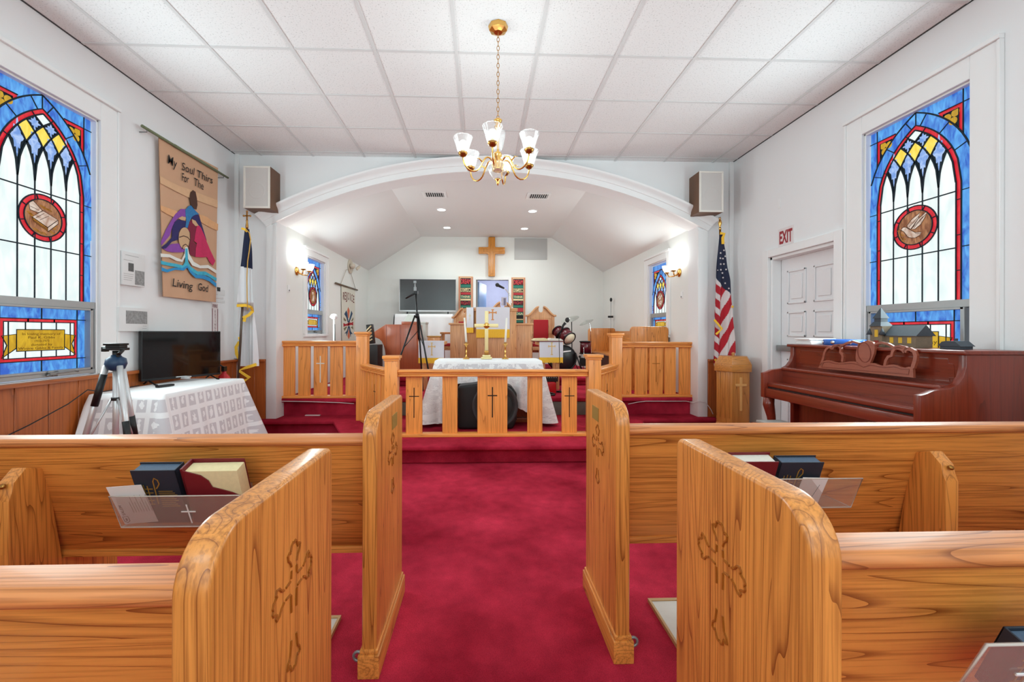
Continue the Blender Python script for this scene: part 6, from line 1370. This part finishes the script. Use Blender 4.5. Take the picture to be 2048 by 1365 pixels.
for k, (u, v) in enumerate(((883, 419), (1065, 422), (894, 455), (1049, 457))):
    p = onZ(u, v, ZCC); o = thing('downlight', ('lit round downlight front left in the chancel ceiling', 'lit round downlight front right in the chancel ceiling', 'lit round downlight back left in the chancel ceiling', 'lit round downlight back right in the chancel ceiling')[k], 'ceiling light', (p.x, p.y, ZCC-.012), 'recessed chancel downlights')
    MB().lathe([(.085, 0), (.085, -.006), (.07, -.012), (.07, 0)], (p.x, p.y, ZCC), 0, 28, caps=False).build('trim_ring', trim_w, o); MB().lathe([(.0005, -.008), (.07, -.008), (.07, -.002)], (p.x, p.y, ZCC), 0, 28, caps=False).build('lens', led, o)
    l = bpy.data.lights.new('downlight', 'AREA'); l.shape = 'DISK'; l.size = .13; l.energy = 8; l.color = (.92, .98, .94); l.spread = math.radians(150); lo = bpy.data.objects.new('downlight_lamp', l); COL.objects.link(lo); lo.location = (p.x, p.y, ZCC-.02)
vdark = mat('dark_vent', '#2c2d30', .7)
for k, (u, v) in enumerate(((869, 389), (1077, 392))):
    p = onZ(u, v, ZCC); o = thing('ceiling_vent', ('white louvred air vent in the left half of the chancel ceiling', 'white louvred air vent in the right half of the chancel ceiling')[k], 'vent', (p.x, p.y, ZCC-.01), 'ceiling air vents'); x, y = p.x, p.y
    MB().box(x-.15, x+.15, y-.11, y+.11, ZCC-.004, ZCC).build('backing', vdark, o); b = MB().box(x-.18, x+.18, y-.14, y-.10, ZCC-.01, ZCC).box(x-.18, x+.18, y+.10, y+.14, ZCC-.01, ZCC).box(x-.18, x-.14, y-.10, y+.10, ZCC-.01, ZCC).box(x+.14, x+.18, y-.10, y+.10, ZCC-.01, ZCC); b.build('frame', trim_w, o)
    for i in range(9): MB().box(x-.135+.032*i, x-.127+.032*i, y-.10, y+.10, ZCC-.012, ZCC-.003).build('louvre', trim_w, o)
def sconce(side, y, z, label):
    xw = side*CX; o = thing('wall_sconce', label, 'wall light', (xw, y, z), 'brass sconces on the chancel walls'); n = -side
    MB().lathe([(.06, 0), (.055, .012), (.02, .022)], (xw, y, z), 0, 20, (n, 0, 0)).build('backplate', brass, o)
    for dy in (-.10, .10):
        q = Vector((xw+n*.13, y+dy, z+.005)); MB().tube([(xw+n*.015, y, z), (xw+n*.06, y+dy*.3, z-.045), (xw+n*.11, y+dy*.8, z-.045), q], .008, 0, 8).build('arm', brass, o)
        MB().lathe([(.008, -.01), (.03, 0), (.032, .012), (.02, .014)], q, 0, 16).build('shade_holder', brass_d, o)
        MB().lathe([(.030, .01), (.05, .05), (.062, .10), (.058, .10), (.046, .05), (.026, .012)], q, 0, 36, caps=False, flute=12, fd=.03).build('glass_shade', frost, o)
        point('sconce_bulb', q+Z_*.09, 3.4, (.88, .98, .97), .05)
sconce(-1, 5.72, 2.03, 'lit brass wall sconce left of the left chancel window'); sconce(1, 5.66, 2.035, 'lit brass wall sconce right of the right chancel window')
for k, (u, v, X) in enumerate(((577, 578, -CX), (1364, 591, CX))):
    p = onX(u, v, X); s = 1 if X < 0 else -1; b = MB().box(min(X, X+s*.008), max(X, X+s*.008), p.y-.03, p.y+.03, p.z-.045, p.z+.045).build('switch_plate', trim_w, bevel=.002); tag(b, ('white light switch plate below the left sconce', 'white light switch plate below the right sconce')[k], 'switch', 'light switches'); MB().box(min(X+s*.008, X+s*.016), max(X+s*.008, X+s*.016), p.y-.006, p.y+.006, p.z-.03, p.z-.012).build('toggle', steel, b)
# posters
def poster(u0, v0, u1, v1, label):
    p, q = onY(u0, v0, 9.265), onY(u1, v1, 9.265); x0, x1, z1, z0 = p.x, q.x, p.z, q.z; o = thing('poster', label, 'poster', ((x0+x1)/2, 9.27, z0), 'word posters on the back wall'); w = x1-x0
    MB().box(x0, x1, 9.262, YC, z0, z1).build('backing', mat('poster_cream', '#e0b890', .6), o); b = MB(); e = .012
    b.ribbon([(x0+.018, 9.2618, z0+.018), (x1-.018, 9.2618, z0+.018), (x1-.018, 9.2618, z1-.018), (x0+.018, 9.2618, z1-.018)], (0, -1, 0), .012, .0008, 0, True); b.build('border_line', mat('poster_red', '#b8303a', .6), o)
    xa, xb = x0+.042, x1-.042; MB().box(xa, xb, 9.2608, 9.262, z0+.03, z1-.04).build('black_ground', ink, o)
    rows = [('DREAM', .105, 'k', 'd'), ('', .055, 'g', 0), ('RECLAIM', .075, 'c', 'k'), ('', .045, 'r', 0), ('THINK', .058, 'g', 'c'), ('', .035, 'c', 0), ('FIGHT', .075, 'k', 'r'), ('', .045, 'g', 0), ('', .075, 'r', 0), ('ROSA', .06, 'g', 'c'), ('', .055, 'k', 'r'), ('', .02, 'c', 0), ('', .04, 'g', 0)]
    CM = {'r': mat('poster_red', '#b8303a', .6), 'g': mat('poster_green', '#2f7a68', .6), 'c': mat('poster_pale', '#e3cfa0', .6), 'k': ink, 'd': mat('poster_bright_red', '#e0404a', .6)}
    z = z1-.05; tot = sum(r[1] for r in rows)+.01*len(rows); k = (z1-z0-.09)/tot
    for t, h, c, tc_ in rows:
        h *= k; g = CM[c]; rr = MB().box(xa+.006, xb-.006, 9.2598, 9.2608, z-h, z).build('word_band', g, o)
        if t: m = MB(); m.text(t, ((xa+xb)/2, 9.2597, z-h+.008), X_, Z_, h-.016, width=(xb-xa)-.024, t=.0006, fat=.02); m.build('word', CM[tc_], rr)
        z -= h+.01*k
poster(917, 553, 945.5, 652, 'tall red and green word poster left of the doorway'); poster(1022.5, 555, 1050.5, 650, 'tall red and green word poster right of the doorway')
# wall television on the draped table
p, q = onY(798, 558, 8.95), onY(912, 624, 8.95); o = thing('television', 'large grey screened television on the white draped table at the back', 'television', ((p.x+q.x)/2, 8.97, q.z-.06))
MB().box(p.x, q.x, 8.95, 9.01, q.z, p.z).build('bezel', silver, o, bevel=.004); MB().box(p.x+.02, q.x-.006, 8.948, 8.95, q.z+.03, p.z-.008).build('screen', mat('dark_grey_screen', '#3a3b3d', .22, var=.15, scale=2), o)
zt = onY(850, 630, 8.9).z
for x in (p.x+.17, q.x-.17): MB().box(x-.015, x+.015, 8.85, 9.10, zt+.004, zt+.016).box(x-.012, x+.012, 8.96, 8.99, zt+.016, q.z).build('foot', black_pl, o)
a, c = onY(789, 640, 8.45), onY(905, 640, 8.45)
o = thing('draped_table', 'long table under a white sheet below the back television', 'table', ((a.x+c.x)/2, 8.8, ZU)); b = MB(); dx0, dx1 = a.x, c.x
def sheet(u, v):
    x = dx0+(dx1-dx0)*u
    if v < .35: return (x, 9.12-.62*v/.35, zt-.10*(v/.35)**2*0)
    t = (v-.35)/.65; return (x-.05*(1-u)*t, 8.50-.06*t-.03*math.sin(u*26)*t, zt-(zt-ZU-.05)*t)
b.sheet(sheet, 60, 30); b.sheet(lambda u, v: (dx0-.03-.05*v+.02*math.sin(u*12)*v, 8.5+.62*u, zt-(zt-ZU-.05)*v), 16, 16); b.sheet(lambda u, v: (dx1+.005, 9.12-.62*u, zt-(zt-ZU-.05)*v), 8, 8); b.build('sheet', white_cloth, o)
for x in (dx0+.06, dx1-.06): MB().box(x-.02, x+.02, 8.6, 9.1, ZU, zt-.02).build('leg', steel, o)
# organ console, seen from its panelled side
oy = 6.60; om = lambda x, y: onY(720+x/7.585, 540+y/7.585, oy); o = thing('organ', 'reddish brown organ console seen from its curved side panel', 'organ', (om(550, 900).x, oy+.4, ZU))
P = [om(*q) for q in ((215, 942), (390, 830), (850, 828), (870, 1300))]; bot = [Vector((om(885, 900).x, oy, ZU)), Vector((om(385, 900).x, oy, ZU))]; R_ = [om(*q) for q in ((385, 1290), (378, 1230), (360, 1150), (330, 1090), (290, 1050), (216, 1022))]
b = MB(); b.flat(P[:3]+bot+R_, (0, 1, 0), .7); ob = b.build('side_case', organ_z, o, bevel=.006)
b = MB(); 
for x in (398, 610): b.ribbon([om(x, 845)-Y_*.0005, om(x+4, 1290)-Y_*.0005], (0, -1, 0), .006, .0006)
b.build('panel_seam', mahog_z, ob)
p, q = om(625, 785), om(852, 828); MB().box(p.x, q.x, oy+.02, oy+.5, q.z, p.z).build('top_box', organ_z, o, bevel=.004)
p, q = om(690, 668), om(835, 782); tag(MB().flat([om(690, 668)+Y_*.2, om(835, 690)+Y_*.2, om(820, 785)+Y_*.05, om(655, 785)+Y_*.05], (0, 1, 0), .012).build('sheet_music', mat('grey_score_cover', '#b9bbb4', .6, var=.1), None, bevel=.001), 'grey sheet music folder propped on top of the organ', 'sheet music')
p, q = onY(833, 644, 7.5), onY(851, 705, 7.5); o = thing('pale_cabinet', 'narrow pale grey cabinet standing right of the organ', 'cabinet', ((p.x+q.x)/2, 7.6, ZU)); MB().box(p.x, q.x, 7.5, 7.85, ZU, p.z-.03).build('body', mat('pale_grey_laminate', '#cfcfc8', .5), o, bevel=.003); MB().box(p.x-.01, q.x+.01, 7.49, 7.86, p.z-.03, p.z).build('top', mat('pale_grey_laminate', '#cfcfc8', .5), o, bevel=.003)
# dark rack with pale bars, and the black box under it
ry = 6.3; rm = lambda x, y: onY(720+x/7.585, 540+y/7.585, ry); o = thing('chime_rack', 'black rack with slanting pale bars behind the tall left post', 'rack', (rm(150, 1100).x, ry, rm(150, 1140).z))
MB().flat([rm(90, 835), rm(180, 825), rm(212, 1120), rm(120, 1130)], (0, 1, 0), .10).build('frame', black_pl, o, bevel=.004)
for i in range(5): MB().tube([rm(100+10*i*.4, 930+42*i)-Y_*.012, rm(172+8*i*.5, 850+50*i)-Y_*.012], .010, 0, 8).build('pale_bar', mat('pale_wood_bar', '#cdb48a', .5), o)
p, q = rm(118, 1140), rm(272, 1350); tag(MB().box(p.x, q.x, ry-.02, ry+.3, ZP, p.z).build('black_cabinet', black_pl, bevel=.006), 'black box under the chime rack behind the left rail', 'box')
# tripod with a clip in front of the organ
ty = 5.66; tm = lambda x, y: onY(720+x/7.585, 540+y/7.585, ty); o = thing('phone_tripod', 'thin black tripod with a side arm standing before the organ', 'tripod', (tm(870, 900).x, ty, ZP)); c = tm(865, 720)
MB().tube([tm(890, 1060), tm(868, 720), tm(848, 350)], .011, 0, 8).build('centre_column', black_m, o); b = MB(); b.tube([tm(838, 320), tm(835, 180)], .009, 0, 8).cbox(tm(835, 290), .03, .03, .05).cbox(tm(833, 185), .035, .02, .03); b.build('clip', steel, o)
MB().tube([tm(850, 350), tm(690, 430)], [.012, .014], 0, 8).cbox(tm(850, 345), .05, .04, .04).build('pan_arm', black_m, o); MB().tube([tm(868, 665), tm(868, 735)], .026, 0, 12).build('collar', black_m, o)
for a, (bx_, by_) in ((0, (640, 1270)), (1, (1005, 1300)), (2, (900, 1250))):
    t = tm(835 if a == 0 else 885, 690); e = tm(bx_, by_); d = (e-t); k = (t.z-ZP)/(t.z-e.z); f = t+d*k; f.y = ty+(-.12, -.10, .22)[a]; f.z = ZP+.002
    lg = MB().tube([t, f], .011, 0, 8).build('leg', black_m, o); MB().tube([tm(875, 930), t+(f-t)*.42], .005, 0, 6).build('brace', black_m, lg)
# hanging banner and plaque on the left chancel wall
BX2 = -CX+.012; wm = lambda x, y, l=0.: onX(560+x/6.825, 490+y/6.825, BX2+l); o = thing('wall_banner', 'white REJOICE banner hanging on the left chancel wall', 'banner', wm(930, 1200))
b = MB(); b.flat([wm(835, 548), wm(1022, 615), wm(1020, 1330), wm(845, 1330)], (1, 0, 0), .004); b.build('cloth', mat('ivory_banner_cloth', '#d8d5c8', .85, var=.03), o)
b = MB()
for i, ch in enumerate('REJOICE'):
    t = i/6; p = wm(868+136*t, 752+18*t-14*math.sin(PI*t)+22*t*t, .006); b.text(ch, p, Y_, Z_, .14, width=.02 if ch == 'I' else .072, t=.001)
b.build('lettering', mat('dark_red_felt', '#6e2028', .8), o)
R1, B1, O1, G1 = mat('red_felt', '#a81e2a', .8), mat('blue_felt', '#2c4664', .8), mat('orange_felt', '#cf6a48', .8), mat('brown_felt', '#7d7257', .8)
def ap2(n_, m, polys):
    b = MB(); [b.flat([wm(x, y, .0045) for x, y in P], (1, 0, 0), .002) for P in polys]; b.build(n_, m, o)
ap2('cross_arms', R1, [[(865, 1068), (900, 1085), (925, 1070), (945, 1060), (975, 1065), (998, 1048), (998, 1105), (975, 1092), (945, 1100), (925, 1105), (900, 1105), (868, 1120)]])
ap2('cross_shaft', B1, [[(905, 895), (918, 930), (935, 1050), (950, 1000), (975, 900), (990, 940), (965, 1010), (948, 1060), (925, 1060), (905, 990), (878, 945)], [(930, 1110), (950, 1110), (965, 1180), (990, 1220), (968, 1215), (965, 1260), (948, 1190), (940, 1130), (925, 1190), (910, 1250), (905, 1205), (880, 1215), (915, 1170)]])
ap2('flames', O1, [[(930, 850), (950, 900), (940, 1000), (932, 1000), (918, 900)], [(938, 1150), (955, 1250), (938, 1290), (922, 1250)], [(930, 1068), (942, 1060), (942, 1105), (930, 1105)]])
ap2('leaves', G1, [[(868, 990), (905, 1030), (895, 1045), (870, 1030)], [(1000, 990), (970, 1040), (985, 1045), (1000, 1025)], [(868, 1140), (905, 1115), (915, 1125), (880, 1175)], [(995, 1110), (1000, 1160), (965, 1125)]])
MB().tube([wm(760, 522, .012), wm(1055, 618, .012)], .016, 0, 8).build('rod', mat('dark_rod', '#6a5a48', .5), o); MB().tube([wm(830, 530, .012), wm(905, 340, .01), wm(955, 340, .01), wm(1030, 605, .012)], .004, 0, 6).build('hanging_cord', mat('beige_cord', '#a59a88', .7), o)
p = wm(960, 295); o = thing('wall_ornament', 'small cream sculpted ornament holding the cord of the REJOICE banner', 'ornament', (-CX, p.y, p.z)); crm = mat('cream_plaster', '#cfc4b4', .6, var=.1)
MB().lathe([(.13, 0), (.135, .02), (.12, .03), (.1, .025)], (-CX, p.y, p.z), 0, 24, (1, 0, 0)).build('disc', crm, o)
b = MB().ball((-CX+.07, p.y-.05, p.z), .065, 0, 14, (.7, 1.3, .8)); b.build('dove_body', crm, o); MB().flat([(-CX+.09, p.y+.05, p.z-.02), (-CX+.12, p.y+.22, p.z+.06), (-CX+.12, p.y+.20, p.z+.01), (-CX+.10, p.y+.10, p.z-.06)], (1, 0, 0), .02).build('dove_tail', crm, o)
p, q = onX(668, 636, -2.35), onX(667, 690, -2.35); o = thing('white_stand', 'slim white stand left of the REJOICE banner', 'lamp', (-2.35, p.y, ZP)); MB().tube([(-2.35, p.y, ZP+.02), (-2.35, p.y, p.z)], .012, 0, 10).build('pole', trim_w, o); MB().lathe([(.13, 0), (.13, .02), (.03, .03)], (-2.35, p.y, ZP), 0, 20).build('base', trim_w, o); MB().lathe([(.025, 0), (.06, .03), (.04, .07), (.015, .08)], (-2.35, p.y, p.z-.02), 0, 20).build('head', trim_w, o)  # plain white pole with a round base and small head
MB().tube([(-2.32, p.y-.03, ZP+.03), (-2.325, p.y-.03, p.z-.25), (-2.33, p.y-.02, p.z-.1)], .006, 0, 6).build('cord', black_pl, o)
# ---------------------------------------------------------------- choir pew along the right chancel wall
cx0, cx1, cy0, cy1, ch = 2.005, 2.545, 5.92, 8.35, .905
o = thing('choir_pew', 'oak choir pew with rounded ends along the right chancel wall', 'pew', ((cx0+cx1)/2, 7.1, ZP))
for y, cr in ((cy0, True), (cy1-.05, False)):
    r = .05; P = [(cx0, ZP), (cx1, ZP)] + arc((cx1-r, ZP+ch-r), r, 0, PI/2, 6) + arc((cx0+r, ZP+ch-r), r, PI/2, PI, 6); e = MB().poly(P, X_, Z_, Y_, .05, o=(0, y, 0)).build('end_panel', oak_z, o, bevel=.006)
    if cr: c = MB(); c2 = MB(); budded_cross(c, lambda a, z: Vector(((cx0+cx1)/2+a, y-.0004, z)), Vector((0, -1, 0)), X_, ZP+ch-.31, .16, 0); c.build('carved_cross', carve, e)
MB().poly([(cx1-.06, ZP+.40), (cx1-.09, ZP+.40), (cx1-.03, ZP+.845), (cx1-.0, ZP+.845)], X_, Z_, Y_, cy1-cy0-.1, o=(0, cy0+.05, 0)).build('back_board', oak_y, o, bevel=.003)
MB().box(cx0+.03, cx1-.05, cy0+.05, cy1-.05, ZP+.42, ZP+.45).build('seat', oak_y, o, bevel=.006); MB().box(cx0+.10, cx0+.13, cy0+.05, cy1-.05, ZP, ZP+.42).build('seat_apron', mat('under_seat_shade', '#5a3218', .5), o)  # dark brown board stands in for the shade beneath the seat
# ---------------------------------------------------------------- drum kit
dy = 7.35; dm = lambda x, y, d=0.: onY(1040+x/8.53, 600+y/8.53, dy+d); maroon = mat('maroon_drum_lacquer', '#5a1420', .25, var=.15, coat=.4); drumhead = mat('cream_drum_head', '#ddd2b8', .5)
def drum(name, label, c, r, L, ax, shell, front, cat='drum'):
    o = thing(name, label, cat, c, 'drum kit pieces'); ax = Vector(ax).normalized(); MB().lathe([(r*.98, 0), (r*.98, L)], c, 0, 36, ax, caps=True).build('shell', shell, o)
    for h in (0, L): MB().tube([Vector(c)+ax*h+(ax.orthogonal().normalized()*math.cos(t)+ax.cross(ax.orthogonal().normalized())*math.sin(t))*r for t in [2*PI*i/32 for i in range(32)]], .012, 0, 8, True).build('hoop', black_m if shell is not black_pl else black_pl, o)
    MB().lathe([(.0005, -.004), (r*.96, -.004), (r*.96, .002)], c, 0, 36, ax, caps=False).build('drum_head', front, o); return o
rb = 26.5/844*dy; c = dm(735, 960); c.z = ZU+rb+.012
bd = drum('bass_drum', 'black bass drum half hidden by the right reading stand', c, rb, .30, (0, 1, 0), black_pl, mat('black_drum_head', '#1d1d1f', .5))
b = MB(); q = dm(800, 880); b.flat([q+Vector((-.07, -.006, -.018)), q+Vector((.07, -.006, .0)), q+Vector((.07, -.006, .018)), q+Vector((-.06, -.006, .004))], (0, -1, 0), .001); b.build('white_mark', paper, bd)
c = dm(845, 665); t1_ = drum('tom_drum', 'maroon tom tilted to show its cream head above the bass drum', c, dm(845+10, 665).x*0+.118, .17, (-.40, .70, .52), maroon, drumhead)
MB().tube([c+Vector((-.05, .08, .10)), c+Vector((-.12, .12, -.18))], .012, 0, 8).build('mount', chrome, t1_)
c = dm(705, 610, .27); drum('snare_drum', 'dark maroon tom left of the tilted tom', c, .10, .15, (-.3, .6, .5), maroon, black_pl)
c = dm(1180, 905); c = Vector((c.x, dy+.35, c.z)); o = drum('floor_tom', 'dark maroon floor tom beside the choir pew end', Vector((c.x+.02, dy+.35, dm(1180, 912).z-.02)), .10, .215, (0, 0, 1), maroon, drumhead)
for a in (0, 2.1, 4.2): zz = dm(1180, 912).z; MB().tube([(c.x+.02+.105*math.cos(a), dy+.35+.105*math.sin(a), zz+.1), (c.x+.02+.115*math.cos(a), dy+.35+.115*math.sin(a), ZU+.002)], .006, 0, 6).build('leg', chrome, o)
def cymbal(label, c, r, ax, pole, m=silver):
    o = thing('cymbal', label, 'cymbal', (pole[-1][0], pole[-1][1], ZU), 'cymbals of the drum kit'); MB().lathe([(r, 0), (r*.3, .018), (r*.18, .03), (.004, .036), (.004, .032), (r*.17, .026), (r, -.002)], c, 0, 36, ax, caps=False).build('plate', mat('dull_cymbal', '#b3b3ae', .3, .6), o)
    MB().tube(pole, .009, 0, 8).build('stand', black_m if m is silver else chrome, o)
    f = Vector(pole[-1])
    for a in (.3, 2.4, 4.5): MB().tube([f+Z_*.25, f+Vector((.12*math.cos(a), .12*math.sin(a), .004))], .007, 0, 6).build('leg', black_m, o)
    return o
c = dm(855, 335, .45); pb = dm(890, 850, .45); cymbal('tilted crash cymbal on a black stand above the toms', c, .17, (-.35, -.25, .9), [c, dm(880, 360, .45), dm(885, 700, .45), Vector((pb.x, dy+.45, ZU+.01))])
c = dm(1130, 385, .2); pb = dm(1210, 700, .2); cymbal('thin tilted cymbal on a bent chrome stand right of the crash', c, .135, (-.42, -.12, .9), [c, dm(1160, 375, .2), dm(1190, 420, .2), dm(1205, 520, .2), Vector((pb.x, dy+.2, ZU+.01))], chrome)
o = thing('drum_pedal', 'black drum hardware with thin legs right of the bass drum', 'drum hardware', (dm(1060, 1000).x, dy, ZU)); MB().tube([dm(945, 905, -.03), Vector((dm(1045, 1100).x, dy-.1, ZU+.01))], .014, 0, 8).build('strut', black_m, o); MB().ball(dm(1020, 970), .022, 0, 10).build('knob', black_pl, o); MB().cbox(dm(1070, 1060), .09, .1, .14).build('pedal', black_m, o); MB().tube([dm(1025, 985), dm(1075, 1050)], .007, 0, 6).build('rod', chrome, o)
# microphone and stand before the right reading stand
my = 5.75; mm_ = lambda x, y: onY(1040+x/8.53, 600+y/8.53, my); o = thing('microphone_stand', 'black microphone on a thin stand before the right reading stand', 'microphone stand', (mm_(680, 1000).x, my, ZP))
MB().tube([mm_(665, 640), mm_(668, 760), Vector((mm_(690, 1150).x, my, ZP+.01))], .0045, 0, 6).tube([mm_(665, 640), mm_(705, 545)], .006, 0, 6).build('pole', black_m, o); MB().tube([mm_(700, 555), mm_(735, 440), mm_(775, 395)], [.012, .016, .022], 0, 10).build('handle', black_pl, o); h = mm_(808, 345); MB().ball(h, .032, 0, 14, (1, 1, 1.1)).build('head', grey_rub, o); MB().lathe([(.055, 0), (.055, .015), (.02, .022)], (mm_(690, 1150).x, my, ZP), 0, 20).build('base', black_m, o)
# tall thin stand further back
ky = 8.48; p, q = onY(1222, 600, ky), onY(1221, 660, ky); o = thing('microphone_stand', 'tall pale microphone stand behind the choir pew', 'microphone stand', (q.x, ky, ZU-.12))
MB().tube([(q.x, ky, ZP+.01), (p.x, ky, p.z)], .008, 0, 8).build('pole', mat('satin_grey_pole', '#b4b6b8', .35, .3), o); MB().ball((p.x, ky, p.z), .032, 0, 12, (.8, .8, 1.3)).build('head', black_pl, o); zc = onY(1221, 634, ky).z; MB().cbox((q.x-.0, ky, zc), .10, .04, .04).build('clamp', black_pl, o); MB().lathe([(.07, 0), (.07, .012), (.02, .02)], (q.x, ky, ZP), 0, 20).build('base', black_m, o)
# gear on the platform right of the table
p, q = onY(1090, 747, 5.62), onY(1116, 764, 5.62); o = thing('amplifier', 'black amplifier with knobs low under the right reading stand', 'amplifier', ((p.x+q.x)/2, 5.85, ZP+.1)); MB().box(p.x, q.x, 5.62, 5.84, q.z, p.z).build('case', black_pl, o, bevel=.004); MB().box(p.x+.02, p.x+.045, 5.64, 5.82, ZP, q.z).build('foot', black_m, o); MB().box(q.x-.045, q.x-.02, 5.64, 5.82, ZP, q.z).build('foot', black_m, o)
for i in range(5): MB().lathe([(.008, 0), (.007, .01)], (p.x+.03+.03*i, 5.62, (p.z+q.z)/2), 0, 10, (0, -1, 0)).build('knob', steel, o)
p, q = onY(1096, 766, 5.50), onY(1112, 776, 5.50); tag(MB().box(p.x, q.x, 5.50, 5.60, ZP+.002, p.z).build('red_box', red_paint, bevel=.006), 'small red case on the platform right of the communion table', 'box')
p = onY(1094, 785, 5.40); tag(MB().tube([(p.x-.1, 5.40, ZP+.012), (p.x, 5.35, ZP+.02), (p.x+.1, 5.41, ZP+.012), (p.x+.05, 5.46, ZP+.03), (p.x-.05, 5.45, ZP+.04), (p.x-.08, 5.39, ZP+.03), (p.x+.02, 5.37, ZP+.05), (p.x+.11, 5.44, ZP+.02)], .010, 0, 6).build('cable_coil', black_pl), 'tangle of black cable on the platform edge right of the table', 'cable')
# white cables along the steps, a dropped pamphlet
def cable(pts, label): tag(MB().tube(pts, .0045, 0, 6).build('white_cable', mat('white_cable_sheath', '#cfc8c8', .5)), label, 'cable', 'white cables along the platform edge')
cable([onY(u, v, 5.245) for u, v in ((536, 805), (552, 806), (565, 803), (620, 804), (680, 806), (708, 808))], 'white cable stapled along the platform riser on the left')
cable([onY(u, v, 5.245) for u, v in ((1256, 809), (1275, 805), (1292, 803), (1330, 803), (1372, 803))]+[onY(1388, 806, 5.115), onY(1400, 803, 5.1), onY(1412, 806, 5.09), onY(1422, 820, 5.09), onY(1426, 829, 5.06)], 'white cable drooping along the platform riser on the right')
p, q = onZ(613, 831, ZS), onZ(648, 828, ZS); tag(MB().box(p.x, q.x, p.y-.05, p.y+.05, ZS+.001, ZS+.010).build('pamphlet', mat('pink_white_paper', '#dcc6c4', .7), bevel=.001), 'white folded pamphlet left lying on the carpeted left step', 'pamphlet')
